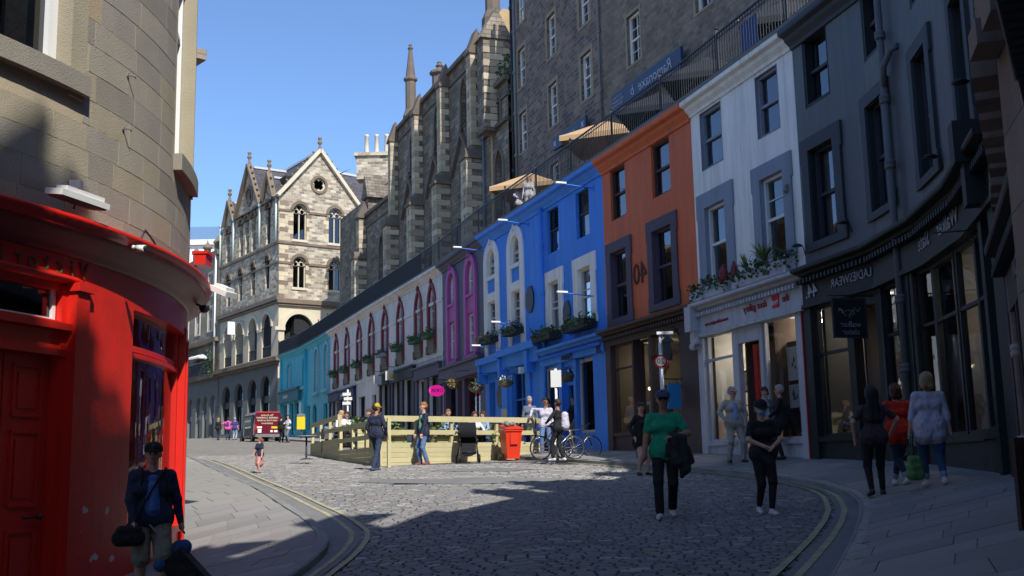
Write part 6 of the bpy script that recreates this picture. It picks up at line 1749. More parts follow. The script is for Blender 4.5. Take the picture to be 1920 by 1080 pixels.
# ================================================================== RED CORNER SHOP WITH STONE ABOVE (left)
PC, PR = Vector((-14.55, 15.3)), 9.6
def cyl(a, r, z): return Vector((PC.x + r * math.cos(R(a)), PC.y + r * math.sin(R(a)), z))
m_red = mat('red_gloss', (.62, .018, .010), .34, var=.12, scale=1.2, bump=.1, bscale=12, dirt=.15, spec=.5, streak=.25)
m_redd = mat('red_scuffed', (.62, .018, .010), .4, var=.2, scale=3, bump=.25, bscale=25, dirt=.5, spec=.5, streak=.4)
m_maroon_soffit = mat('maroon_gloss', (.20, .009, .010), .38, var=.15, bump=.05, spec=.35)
m_ash = [mat('ashlar_' + n, c, .88, var=.16, scale=1.6, bump=.55, bscale=60, dirt=.22) for n, c in (('buff', '#9a9384'), ('grey', '#928c80'), ('tan', '#9c937e'), ('dark', '#8a8478'), ('ochre', '#9f9074'))]
m_mort = mat('mortar', '#a79a83', .95, var=.1, bump=.3)
pub = root('red_corner_shop', (-5.5, 13, -1), 'curved corner building with a bright red shopfront below and buff ashlar stone above', 'building')
def arc_strip(mb, a0, a1, prof, step=2.0, mi=None, smooth=True):
    """sweep a (radius, z) profile round the corner"""
    n = max(1, int(round((a1 - a0) / step))); sm, mb.smooth = mb.smooth, smooth
    for k in range(n):
        x, y = a0 + (a1 - a0) * k / n, a0 + (a1 - a0) * (k + 1) / n
        for (r0, z0), (r1, z1) in zip(prof, prof[1:]):
            mb.face([cyl(x, r0, z0), cyl(y, r0, z0), cyl(y, r1, z1), cyl(x, r1, z1)], mi)
    mb.smooth = sm
def arc_block(mb, a0, a1, r0, r1, z0, z1, step=2.0, mi=None):
    n = max(1, int(round((a1 - a0) / step)))
    for k in range(n):
        x, y = a0 + (a1 - a0) * k / n, a0 + (a1 - a0) * (k + 1) / n
        mb.face([cyl(x, r1, z0), cyl(y, r1, z0), cyl(y, r1, z1), cyl(x, r1, z1)], mi)
        mb.face([cyl(x, r0, z1), cyl(x, r1, z1), cyl(y, r1, z1), cyl(y, r0, z1)], mi)
        mb.face([cyl(x, r0, z0), cyl(y, r0, z0), cyl(y, r1, z0), cyl(x, r1, z0)], mi)
    for a in (a0, a1): mb.face([cyl(a, r0, z0), cyl(a, r1, z0), cyl(a, r1, z1), cyl(a, r0, z1)], mi)
A0, A1 = -62, 62
deg = 1 / (PR * math.pi / 180)                     # degrees per metre of wall
win1, win2 = (-26.2, -15.6, 4.85, 9.4), (3.4, 12.5, 4.72, 9.2)
# mortar backing with window holes
mb = MB()
for a0, a1, z0, z1 in ((A0, -26.2, 2.9, 9.9), (-26.2, -15.6, 2.9, 4.85), (-26.2, -15.6, 9.4, 9.9), (-15.6, 3.4, 2.9, 9.9), (3.4, 12.5, 2.9, 4.72), (3.4, 12.5, 9.2, 9.9), (12.5, A1, 2.9, 9.9)):
    arc_strip(mb, a0, a1, [(PR + .0015, z0), (PR + .0015, z1)], 2)
mb.build('wall_core', m_mort, pub)
z, row = 2.95, 0
rr = random.Random(12)
while z < 8.4:
    h = rr.choice((.36, .33, .38)); a = -30 - rr.uniform(0, 4)
    while a < 40:
        w = rr.uniform(.55, 1.05) * deg; a1 = a + w
        segs = [(a, a1)]
        for (b0, b1, y0, y1) in ((win1[0] - 0.1, win1[1] + 1.9, win1[2] - .28, win1[3]), (win2[0] - .5, win2[1] + .5, win2[2] - .2, win2[3])):
            if z + h > y0 and z < y1:
                ns = []
                for (c, d) in segs:
                    if d <= b0 or c >= b1: ns.append((c, d))
                    else:
                        if c < b0: ns.append((c, b0))
                        if d > b1: ns.append((b1, d))
                segs = ns
        for (c, d) in segs:
            if d - c < .6: continue
            mb = MB(); j = rr.uniform(.001, .005); arc_block(mb, c + .035, d - .035, PR - .06, PR + j + .002, z + .006, z + h - .006, 1.6)
            mb.build('stone_block', m_ash[rr.choices(range(5), (4, 4, 3, 2, .8))[0]], pub)
        a = a1
    z += h; row += 1
mb = MB(); arc_strip(mb, A0, A1, [(PR, 8.4), (PR, 9.9)], 2); mb.build('wall', m_ash[1], pub)
# roofline (its mass stands left of the picture)
mb = MB(); arc_block(mb, A0, A1, 2, PR + .4, 9.8, 10.1, 3); mb.build('eaves', m_ash[3], pub)
# windows
def curved_window(a0, a1, z0, z1, seed):
    mb = MB(); arc_block(mb, a0 - .2, a0 + .0, PR - .3, PR + .0, z0, z1); arc_block(mb, a1, a1 + 1.75 if a0 < 0 else a1 + .5, PR - .3, PR + .05, z0 - .3, z1)
    w = mb.build('window', m_ash[2], pub)
    mb = MB(); arc_block(mb, a0 - .3, a1 + (1.75 if a0 < 0 else .6), PR - .28, PR + .13, z0 - .25, z0, 1.5); mb.build('sill', m_ash[3], w)
    mb = MB()
    ir = PR - .22
    arc_block(mb, a0, a0 + .6, ir - .06, ir + .03, z0, z1); arc_block(mb, a1 - .9, a1, ir - .06, ir + .05, z0, z1); arc_block(mb, a0, a1, ir - .06, ir + .03, z0, z0 + .09)
    if a0 > 0: arc_block(mb, a0, a1, ir - .06, ir + .03, (z0 + z1) / 2, (z0 + z1) / 2 + .08)
    am = a0 + (a1 - a0) * .38
    if a0 < 0: arc_block(mb, am, am + .35, ir - .05, ir + .02, z0, z1)
    mb.build('sash', m_white, w)
    mb = MB(); arc_strip(mb, a0, a1, [(ir - .02, z0), (ir - .02, z1)], 1.5); mb.build('pane', m_glass_dark, w)
    mb = MB(); arc_strip(mb, a0 - 2, a1 + 2, [(PR - 1.2, z0 - .5), (PR - 1.2, z1)], 1.5); mb.build('room', m_dark, w)
    mb = MB(); mb.smooth = True
    n = 6
    for k in range(n):
        x, y = a1 - 2.0 + 1.6 * k / n, a1 - 2.0 + 1.6 * (k + 1) / n
        mb.face([cyl(x, ir - .12 - .03 * (k % 2), z0), cyl(y, ir - .12 - .03 * ((k + 1) % 2), z0), cyl(y, ir - .12 - .03 * ((k + 1) % 2), z1), cyl(x, ir - .12 - .03 * (k % 2), z1)])
    mb.build('curtain', m_curtain, w)
curved_window(*win1, 1); curved_window(*win2, 2)
# shopfront: cornice, fascia, piers
mb = MB()
arc_strip(mb, A0, A1, [(PR - .1, 3.07), (PR + .36, 3.0), (PR + .36, 2.95), (PR + .31, 2.92), (PR + .30, 2.86)], 1.2); mb.build('cornice', m_red, pub)
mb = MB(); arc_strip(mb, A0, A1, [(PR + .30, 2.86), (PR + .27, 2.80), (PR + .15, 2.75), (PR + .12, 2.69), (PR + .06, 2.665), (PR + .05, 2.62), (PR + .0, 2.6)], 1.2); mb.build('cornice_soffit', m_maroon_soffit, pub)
mb = MB(); arc_strip(mb, A0, A1, [(PR + .0, 2.61), (PR + .0, 2.3)], 1.2); mb.build('fascia', m_red, pub)
mb = MB(); arc_strip(mb, A0, -13.6, [(PR, 2.38), (PR + .05, 2.36), (PR + .05, 2.31), (PR - .1, 2.29), (PR - .12, 2.26)], 1.2)
mb2 = MB(); arc_block(mb2, -13.8, -5.2, PR - .35, PR + .0, -1.6, 2.32, 1.2); pier = mb2.build('pier', m_redd, pub)
mb.build('moulding', m_red, pub)
# pier's left pilaster with fluting, plinth
mb = MB(); arc_block(mb, -13.9, -12.4, PR - .3, PR + .07, -1.6, 2.2, 1); arc_block(mb, -14.1, -12.2, PR - .3, PR + .12, 2.2, 2.3, 1); mb.build('pilaster', m_redd, pub)
mb = MB()
for k in range(9):
    a, z = rr.uniform(-12.5, -6), rr.uniform(-1.1, -.3); P = [cyl(a + rr.uniform(.15, .5) * math.cos(q), PR + .004, z + rr.uniform(.02, .07) * math.sin(q)) for q in [i * .7 for i in range(9)]]
    mb.face(P)
mb.build('paint_chip', mat('bare_plaster', (.5, .47, .44)), pier)
# window right of the pier, then the outer post
mb = MB(); arc_block(mb, 11.6, 13.9, PR - .35, PR + .02, -1.6, 2.3, .8); arc_block(mb, 12.3, 13.2, PR - .1, PR + .05, -1.3, 2.1, .8); mb.build('post', m_red, pub)
mb = MB(); arc_block(mb, -5.2, 11.6, PR - .3, PR - .02, -1.6, -.75, 1.2); arc_block(mb, -5.2, 11.6, PR - .3, PR + .05, -.8, -.72, 1.2); mb.build('stall_riser', m_red, pub)
mb = MB(); ir = PR - .17
arc_block(mb, -5.2, 11.6, ir - .05, ir + .05, 1.66, 1.74, 1); arc_block(mb, -5.2, 11.6, ir - .05, ir + .08, 1.58, 1.64, 1); arc_block(mb, -5.2, 11.6, ir - .05, PR, 2.18, 2.3, 1); arc_block(mb, 10.9, 11.6, ir - .05, ir + .08, -.72, 2.2, 1); arc_block(mb, -5.2, -4.7, ir - .05, ir + .06, -.72, 2.2, 1)
arc_block(mb, 7.4, 8.1, ir - 1.3, ir - 1.2, -.72, 2.2, 1)
sw = mb.build('shop_window', m_red, pub)
mb = MB(); arc_strip(mb, -5.2, 11.6, [(ir, -.75), (ir, 2.25)], 1); mb.build('pane', m_glass_shop, sw)
mb = MB(); mb.face([cyl(-6, PR - 2.2, -1.6), cyl(11.7, PR - 2.2, -1.6), cyl(11.7, PR - 2.2, 2.6), cyl(-6, PR - 2.2, 2.6)]); mb.face([cyl(-6, PR - 2.2, 2.5), cyl(11.7, PR - 2.2, 2.5), cyl(11.7, PR - .3, 2.5), cyl(-6, PR - .3, 2.5)]); mb.build('shop_interior', mat('brown_panelling', (.10, .085, .06), .8, var=.4, scale=2), pub)
mb = MB(); arc_block(mb, 11.7, 11.9, PR - 2.2, PR - .3, -1.6, 2.5); mb.build('shop_interior', m_red, pub)
# door and over-door light, left of the pier
mb = MB(); ir = PR - .14
arc_block(mb, -30, -14.0, ir - .1, ir + .06, 1.5, 1.84, 1); arc_block(mb, -30, -14.0, ir - .1, PR + .03, 1.72, 1.8, 1); arc_block(mb, -14.5, -13.9, ir - .1, ir + .08, -1.6, 2.26, 1); arc_block(mb, -30, -14, ir - .1, ir + .05, 2.2, 2.3, 1); arc_block(mb, -30, -14.0, ir - .1, ir + .1, 1.42, 1.5, 1)
ol = mb.build('door_frame', m_red, pub)
mb = MB(); arc_strip(mb, -30, -14.6, [(ir - .04, 1.84), (ir - .04, 2.22)], 1); mb.build('pane', m_glass_dark, ol); mb = MB(); arc_block(mb, -14.9, -14.6, ir - .05, ir, 1.84, 2.22); arc_block(mb, -30, -14.6, ir - .05, ir, 1.84, 1.87); mb.build('bead', m_white, ol)
mb = MB(); arc_strip(mb, -32, -13, [(PR - .8, -1.6), (PR - .8, 2.4)], 1); mb.build('room', m_dark, pub)
for a0, a1 in ((-19.0, -14.6), (-23.6, -19.15), (-28.4, -23.8)):
    mb = MB(); arc_block(mb, a0, a1, ir - .14, ir - .05, -1.5, 1.45, 1); dd = mb.build('door', m_redd, pub)
    for z0, z1 in ((-1.25, -.55), (-.3, .55), (.7, 1.3)):
        if a1 - a0 > 3:
            mb = MB()
            for q in ((a0 + .8, a0 + 1.0, z0, z1), (a1 - 1.0, a1 - .8, z0, z1), (a0 + .8, a1 - .8, z0, z0 + .035), (a0 + .8, a1 - .8, z1 - .035, z1)): arc_block(mb, q[0], q[1], ir - .06, ir - .025, q[2], q[3], 1)
            arc_block(mb, a0 + 1.3, a1 - 1.3, ir - .06, ir - .035, z0 + .1, z1 - .1, 1)
            mb.build('door_panel', m_redd, dd)
mb = MB(); p = cyl(-16.8, ir + .0, -.42); q = cyl(-15.4, ir + .0, -.42); mb.tube([p, q], .018, 6); mb.ball(cyl(-15.3, ir + .01, -.42), .035); mb.build('handle', m_black, dd)
# gilt lettering on the fascia, faded
m_gilt = mat('faded_gilt', (.12, .075, .03), .5)
for k, ch_ in enumerate('Victoria'):
    a = -12.8 - 1.35 * k
    p = cyl(a, PR + .012, 2.46); x = Vector((-math.sin(R(a)), math.cos(R(a)), 0)); n = Vector((math.cos(R(a)), math.sin(R(a)), 0))
    Mx = Matrix(((x.x, 0, n.x, p.x), (x.y, 0, n.y, p.y), (0, 1, 0, p.z), (0, 0, 0, 1)))
    text(ch_, Mx, .3, m_gilt, pub, mirror=True)
# floodlight, camera and bits on the cornice
fl = root('floodlight', cyl(-17, PR + .3, 3.15), 'white flat floodlight resting on the red cornice', 'lamp')
Mf = Matrix.Translation(cyl(-16.4, PR + .32, 3.17)) @ Matrix.Rotation(R(-16.4), 4, 'Z') @ Matrix.Rotation(R(8), 4, 'Y')
mb = MB(Mf); mb.box(-.1, .14, -.42, .42, .0, .07); mb.box(-.06, .1, -.3, .36, .07, .13); mb.build('housing', m_white, fl); mb = MB(Mf); mb.box(-.08, .12, -.38, .38, -.02, 0); mb.build('lens', m_lead, fl)
cm = root('security_camera', cyl(-9.3, PR + .3, 2.92), 'small white bullet camera under the red cornice', 'camera')
p = cyl(-9.6, PR + .38, 2.84); d = Vector((.35, -.2, -.05)).normalized()
mb = MB(); mb.tube([p, p + d * .16], .045, 8); mb.tube([p - Vector((.05, 0, -.02)), p], .03, 6); mb.build('body', m_white, cm); mb = MB(); mb.tube([p + d * .16, p + d * .2], .038, 8); mb.build('lens', m_black, cm)
sb = root('sensor_box', cyl(-14, PR + .05, 3.6), 'small white sensor box on the stone with a cable to the floodlight', 'sensor')
p = cyl(-14.6, PR + .06, 3.42); mb = MB(); mb.box(p.x - .05, p.x + .07, p.y - .06, p.y + .06, p.z, p.z + .1); mb.build('box', m_white, sb); mb = MB(); mb.tube([p, p + Vector((.02, .0, -.12)), p + Vector((.0, -.02, -.25))], .012, 5); mb.build('cable', m_black, sb)
cb = root('cable', cyl(-3, PR + .1, 3.2), 'black cable looping over the red cornice against the stone', 'cable'); mb = MB(); mb.tube([cyl(-6.0, PR + .1, 3.05), cyl(-5.2, PR + .12, 3.25), cyl(-3.6, PR + .12, 3.16), cyl(-1.4, PR + .1, 3.02), cyl(.5, PR + .1, 3.0), cyl(1.2, PR + .1, 2.96)], .014, 5); mb.build('cable_run', m_black, cb)
for a, z, lab in ((-7.8, 5.25, 'upper small iron hook set in the ashlar'), (-8.2, 4.5, 'lower small iron hook set in the ashlar')):
    h_ = root('iron_hook', cyl(a, PR, z), lab, 'hook'); mb = MB(); mb.tube([cyl(a, PR, z), cyl(a, PR + .09, z), cyl(a + .2, PR + .11, z - .03)], .012, 5); mb.lathe([(.03, 0), (.03, .012)], cyl(a, PR + .01, z), 8, axis='x'); mb.build('hook', m_lead, h_)
al = root('street_floodlight', cyl(7, PR + .5, 2.75), 'white wedge-shaped floodlight reaching out beyond the end of the red cornice', 'lamp')
p = at_y(420, 546, 18.2); mb = MB(Matrix.Translation(p) @ Matrix.Rotation(R(-20), 4, 'Z') @ Matrix.Rotation(R(24), 4, 'Y')); mb.box(-.2, .17, -.16, .16, -.06, .03); mb.box(-.15, .11, -.12, .12, .03, .085); mb.build('housing', m_white, al); mb = MB(); mb.tube([p - Vector((.15, 0, -.05)), p - Vector((.6, .1, -.12))], .03, 6); mb.build('arm', m_lead, al)
dc = root('dome_camera', cyl(9, PR + .2, 2.35), 'dark dome camera beneath the end of the red cornice', 'camera'); p = at_y(383, 577, 17.6); mb = MB(); mb.lathe([(0, -.09), (.06, -.07), (.085, 0), (.085, .03), (0, .05)], p, 10); mb.tube([p, p + Vector((-.25, 0, .12))], .02, 5); mb.build('dome', m_black, dc)
rb = root('red_lantern_box', cyl(14, PR + .3, 3.2), 'bright red metal box sign behind the end of the stone wall', 'sign'); p = at_y(383, 486, 19.4); mb = MB(Matrix.Translation(p)); mb.box(-.12, .08, -.2, .2, -.12, .06); mb.box(-.16, .12, -.22, .22, .06, .11); mb.build('box', m_red, rb)
# hidden rest of the block, so the corner has a body
mb = MB(); mb.box(-34, -14.6, 24.2, 24.9, -2, 9.9); mb.build('wall', m_ash[1], pub)
# ================================================================== TIMBER PARKLET IN THE STREET
m_pine = mat('treated_pine', '#b9b087', .75, var=.14, scale=2.5, bump=.25, bscale=30, rnd=.1)
pk = root('timber_parklet', (-3.9, 31.8, .1), 'pale new timber fence of boards and posts enclosing the cafe seating in the road', 'fence')
def plank(M, s0, s1, z0, z1, d0, d1, nm='board', par=None):
    mb = MB(M); mb.box(s0, s1, d0, d1, z0, z1); return mb.build(nm, m_pine, par or pk)
def fence_run(A, B, ztop, zg0, zg1, posts, nboards, gaps=()):
    M, L = frame2(A, B); 
    plank(M, 0, L, ztop - .17, ztop, -.045, -.0); plank(M, 0, L, ztop - .56, ztop - .42, -.045, -.0)
    z = ztop - .80
    for k in range(nboards):
        z1 = z; z0 = z - .14
        n = 2 if L > 5 else 1
        for q in range(n): plank(M, L * q / n + .004, L * (q + 1) / n - .004, z0, z1, -.04 + random.uniform(-.004, .004), -.005)
        z -= .147
    for s in posts: plank(M, s - .05, s + .05, min(zg0, zg1) - .2, ztop - .01, .002, .1, 'post')
    return M, L
FA, FB = (-4.05, 33.0), (.60, 36.6)
Mf_, Lf = fence_run(FA, FB, 1.66, .1, .3, (.05, 1.35, 2.65, 3.1, 4.4, 5.9), 6)
Ml1, Ll1 = frame2((-6.0, 38.0), FA); fence_run((-6.0, 38.0), FA, 1.55, .45, .1, (.05, 1.9, 3.8, 5.4, 6.4), 5)
fence_run((-8.2, 44.9), (-6.0, 38.0), 1.98, .75, .45, (.05, 2.4, 4.8, 7.1), 5)
fence_run(FB, (1.3, 39.0), 1.66, .3, .5, (1.2, 2.5), 6)
mb = MB(); mb.face([(-3.9, 33.3, .40), (.55, 37.0, .42), (-.5, 40.5, .5), (-7.9, 45.6, .8), (-8.0, 44.9, .8), (-5.8, 38.2, .5)]); mb.build('deck', m_pine, pk)
# planter boxes standing behind the rails, each with grasses
def ppl(A, s0, s1, z0, z1, lab, seed, Mx=None, d=.15):
    M = Mx or Mf_; loc = M @ Vector(((s0 + s1) / 2, d + .2, z0)); g = root('planter', loc, lab, 'planter', 'timber planters inside the parklet')
    n = int((z1 - z0) / .15)
    for k in range(n): mb = MB(M); mb.box(s0, s1, d, d + .4, z0 + k * .15, z0 + k * .15 + .142); mb.build('board', m_pine, g)
    leaf_clump(g, M, s0, s1, d, d + .4, z1 - .02, seed, m_plant2, hh=.35, n=90, size=.16, drop=.25); return g
ppl(0, .1, 1.1, .42, 1.3, 'timber planter of grasses left of the man in the navy jacket', 31)
ppl(0, 2.2, 3.3, .42, 1.3, 'timber planter with trailing leaves behind the middle post', 32)
ppl(0, 4.5, 5.6, .42, 1.35, 'timber planter of grasses behind the red bin', 33)
ppl(0, 3.0, 4.0, .5, 1.5, 'timber planter on the shaded side of the parklet near its corner', 34, Ml1)
ppl(0, 1.2, 2.1, .5, 1.5, 'tall timber planter on the shaded side of the parklet halfway along', 35, Ml1)
# trailing plant beside the bin
g = root('trailing_plant', Mf_ @ Vector((4.4, -.05, .9)), 'green trailing plant hanging over the boards beside the red bin', 'plant'); leaf_clump(g, Mf_, 4.2, 4.5, -.12, -.05, .8, 36, m_plant2, hh=.5, n=70, size=.1, drop=.7)
# cafe tables
for k, (s, d) in enumerate(((1.2, 1.6), (3.6, 1.7), (-.5, 3.6))):
    g = root('cafe_table', Mf_ @ Vector((s, d, .45)), ['round cafe table left of centre inside the parklet', 'round cafe table behind the middle of the parklet fence', 'round cafe table at the shaded side of the parklet'][k], 'table', 'tables inside the parklet')
    p = Mf_ @ Vector((s, d, .45)); mb = MB(); mb.lathe([(.35, .72), (.35, .75), (0, .752)], p, 14); mb.build('table_top', m_lead, g); mb = MB(); mb.lathe([(.22, 0), (.22, .02), (.03, .04), (.03, .72)], p, 10); mb.build('leg', m_black, g)

# ================================================================== BIN, PUSHCHAIR, BIKES, SIGNS
m_binred = mat('red_plastic', (.62, .035, .012), .4, var=.08, bump=.05, spec=.5)
p = on_road(958, 864, 0); Mb = rot_at((p.x, p.y, road(p.x, p.y)), R(20))
bn = root('wheelie_bin', (p.x, p.y, road(p.x, p.y)), 'orange-red wheelie bin with an open bulging lid against the parklet', 'bin')
mb = MB(Mb)
for (a, b, c, d, z0, e, f, g_, h, z1) in ((-.2, .2, -.24, .2, .06, -.27, .27, -.33, .27, .95),):
    lo = [(a, c, z0), (b, c, z0), (b, d, z0), (a, d, z0)]; hi = [(e, g_, z1), (f, g_, z1), (f, h, z1), (e, h, z1)]
    mb.face(lo); 
    for k in range(4): l = (k + 1) % 4; mb.face([lo[k], lo[l], hi[l], hi[k]])
mb.box(-.3, .3, -.36, .3, .9, .96); mb.box(-.12, .12, -.345, -.3, .5, .85); mb.build('body', m_binred, bn)
mb = MB(Mb); mb.face([(-.3, -.38, 1.0), (.3, -.38, 1.0), (.28, .3, 1.12), (-.28, .3, 1.12)]); mb.face([(-.3, -.38, .96), (.3, -.38, .96), (.3, -.38, 1.0), (-.3, -.38, 1.0)]); mb.face([(.3, -.38, .96), (.28, .3, .98), (.28, .3, 1.12), (.3, -.38, 1.0)]); mb.face([(-.3, -.38, .96), (-.28, .3, .98), (-.28, .3, 1.12), (-.3, -.38, 1.0)]); mb.tube([(-.25, .34, 1.02), (.25, .34, 1.02)], .02, 6); mb.build('lid', m_binred, bn)
for x in (-.28, .28): mb = MB(Mb); mb.lathe([(0, -.03), (.11, -.03), (.12, 0), (.11, .03), (0, .03)], (x, .22, .12), 14, axis='x'); mb.build('wheel', m_black, bn)
mb = MB(Mb); [mb.ball((random.uniform(-.22, .22), random.uniform(-.25, .2), 1.1 + random.uniform(0, .05)), random.uniform(.05, .09), 6, 5) for _ in range(7)]; mb.build('rubbish', m_lead, bn)
# pushchair
p = on_road(878, 868, 0); z = road(p.x, p.y); pc = root('pushchair', (p.x, p.y, z), 'black pushchair with a raised hood and a checked bag beneath, parked before the parklet', 'pushchair')
Mp = rot_at((p.x, p.y, z), R(8)) @ Matrix.Diagonal((1.12, 1.12, 1.12, 1)); m_cloth_b = mat('black_fabric', (.015, .016, .02), .85, var=.3, bump=.4)
for k, (x, y) in enumerate(((-.27, -.35), (.27, -.35), (-.3, .3), (.3, .3))):
    mb = MB(Mp); mb.tube([(x, y + .1 * math.cos(q * .5236), .11 + .1 * math.sin(q * .5236)) for q in range(12)], .022, 5, closed=True); mb.lathe([(0, -.02), (.05, -.02), (.05, .02), (0, .02)], (x, y, .11), 8, axis='x'); mb.build('wheel', m_black, pc)
mb = MB(Mp)
for x in (-.24, .24): mb.tube([(x * 1.1, -.35, .12), (x, -.05, .42), (x, .32, .98), (x * .9, .42, 1.06)], .016, 6); mb.tube([(x * 1.2, .3, .12), (x, .0, .45), (x, -.25, .62)], .016, 6)
mb.tube([(-.24, -.3, .28), (.24, -.3, .28)], .014, 5); mb.tube([(-.22, .42, 1.06), (.22, .42, 1.06)], .02, 6); mb.tube([(-.24, .12, .3), (.24, .12, .3)], .014, 5); mb.build('frame', m_black, pc)
mb = MB(Mp); mb.smooth = False
mb.face([(-.2, -.25, .5), (.2, -.25, .5), (.2, .02, .45), (-.2, .02, .45)]); mb.face([(-.2, .02, .45), (.2, .02, .45), (.2, .26, .92), (-.2, .26, .92)]); mb.face([(-.2, -.25, .5), (-.2, .02, .45), (-.2, .2, .8), (-.2, .0, .65)]); mb.face([(.2, -.25, .5), (.2, .02, .45), (.2, .2, .8), (.2, .0, .65)]); mb.box(-.19, .19, -.28, -.24, .22, .52); mb.build('seat', m_cloth_b, pc)
mb = MB(Mp); mb.smooth = True
for k in range(6):
    a, b = math.pi * .12 * k - .2, math.pi * .12 * (k + 1) - .2
    def hp(x, a): return (x, .2 - .34 * math.sin(a) , .82 + .28 * math.cos(a))
    mb.face([hp(-.22, a), hp(.22, a), hp(.22, b), hp(-.22, b)]); mb.face([hp(-.22, a), hp(-.22, b), (-.22, .22, .72)]); mb.face([hp(.22, a), hp(.22, b), (.22, .22, .72)])
mb.build('hood', m_cloth_b, pc)
mb = MB(Mp); mb.ball((0, .05, .3), .2, 10, 7, sc=(1.1, 1.0, .65)); mb.build('bag', mat('checked_bag', (.28, .25, .28), .8, var=.9, scale=22), pc)
# bicycles
def bike(name, loc, rz, m, label, lean=0):
    g = root(name, loc, label, 'bicycle', 'bicycles at the white pole'); M = rot_at(loc, rz) @ Matrix.Rotation(lean, 4, 'X')
    for x in (-.52, .52):
        mb = MB(M); mb.tube([(x + .33 * math.cos(q * .262), 0, .35 + .33 * math.sin(q * .262)) for q in range(24)], .018, 5, closed=True); wh = mb.build('wheel', m_black, g)
        mb = MB(M)
        for q in range(14): a = q * math.pi / 7; mb.tube([(x, 0, .35), (x + .32 * math.cos(a), 0, .35 + .32 * math.sin(a))], .0025, 3, cap=False)
        mb.tube([(x + .305 * math.cos(q * .262), 0, .35 + .305 * math.sin(q * .262)) for q in range(24)], .008, 4, closed=True); mb.tube([(x, -.04, .35), (x, .04, .35)], .02, 6); mb.build('spokes', m_metal, wh)
    mb = MB(M); bb, st, hd, hb = (-.08, 0, .3), (-.2, 0, .84), (.36, 0, .86), (.39, 0, .74)
    for a, b in ((bb, st), (bb, hb), (st, hd), ((-.52, 0, .35), bb), ((-.52, 0, .35), (-.19, 0, .8)), (hd, (.52, 0, .35))): mb.tube([a, b], .018, 6)
    mb.tube([(-.21, 0, .84), (-.23, 0, .95)], .013, 5); mb.tube([hd, (.35, 0, .98)], .014, 5); mb.build('frame', m, g)
    mb = MB(M); mb.tube([(.28, -.28, 1.0), (.36, -.1, .99), (.36, .1, .99), (.28, .28, 1.0)], .014, 5); mb.build('handlebar', m_black, g)
    mb = MB(M); mb.ball((-.24, 0, .97), .12, 8, 5, sc=(1.1, .6, .3)); mb.build('saddle', m_black, g)
    mb = MB(M); mb.tube([(-.08, 0, .3), (.02, .08, .2), (.02, .16, .2)], .012, 5); mb.tube([(-.08, 0, .3), (-.18, -.08, .4), (-.18, -.16, .4)], .012, 5); mb.lathe([(0, -.005), (.09, -.005), (.09, .005), (0, .005)], (-.08, .03, .3), 12, axis='y'); mb.build('crank', m_metal, g)
    return g
p = on_road(1062, 862, UP); bike('bicycle', (p.x - .25, p.y + .1, road(p.x, p.y) + UP), R(20), m_metal, 'silver bicycle whose wheel faces the camera beside the white pole', R(6))
p = on_road(1084, 861, UP); bike('bicycle', (p.x + .05, p.y + .7, road(p.x, p.y) + UP + .02), R(30), m_black, 'black bicycle leaning behind the silver one', R(-5))

def pole_sign(px, yb, h, label, r=.04, m=None, y=None):
    p = on_road(px, yb, UP); g = root('sign_pole', p, label, 'sign'); mb = MB(); mb.tube([p, p + Vector((0, 0, h))], r, 8); mb.build('pole', m or m_metal, g); return g, p
g, p = pole_sign(1046, 860, 2.65, 'white pole with a blank square plate standing before the second blue shop', m=m_white)
mb = MB(rot_at(p, R(-15))); mb.box(-.14, .18, -.06, -.04, 2.1, 2.6); mb.build('plate', m_white, g); mb = MB(rot_at(p, R(-15))); mb.box(-.09, .12, -.07, -.05, .95, 1.3); mb.build('notice', m_white, g)
p = Vector((3.78, 28.3, road(3.78, 28.3) + UP)); g = root('speed_sign', p, 'round white 20 sign with a red ring on a grey lamp pole', 'sign')
mb = MB(); mb.tube([p, p + Vector((0, 0, 3.1))], .05, 8); mb.build('pole', m_metal, g); mb = MB(); mb.tube([p + Vector((0, 0, 2.3)), p + Vector((0, 0, 3.38))], .036, 8); mb.build('pole_sleeve', mat('pale_sleeve', (.5, .52, .55)), g)
zs_ = (873 - 679) / 2075 * 28.3 ; Ms_ = rot_at((p.x - .02, p.y - .07, 0), R(-6))
for r_, y_, m_ in ((.165, -.0, P_['red']), (.125, -.006, m_white)):
    mb = MB(Ms_); mb.face([(x, y_, z) for x, z in circ(0, zs_, r_, 24)]); mb.prism(circ(0, zs_, r_, 24), y_, y_ + .012) ; mb.build('sign_plate', m_, g)
text('20', text_on(Ms_, 0, -.012, zs_), .2, m_black, g, ext=.002)
mb = MB(rot_at(p, R(-10))); zz = (873 - 626) / 2075 * 28.3 - p.z; mb.box(-.08, .34, -.09, .09, zz - .03, zz + .04); mb.build('lamp_head', m_white, g)
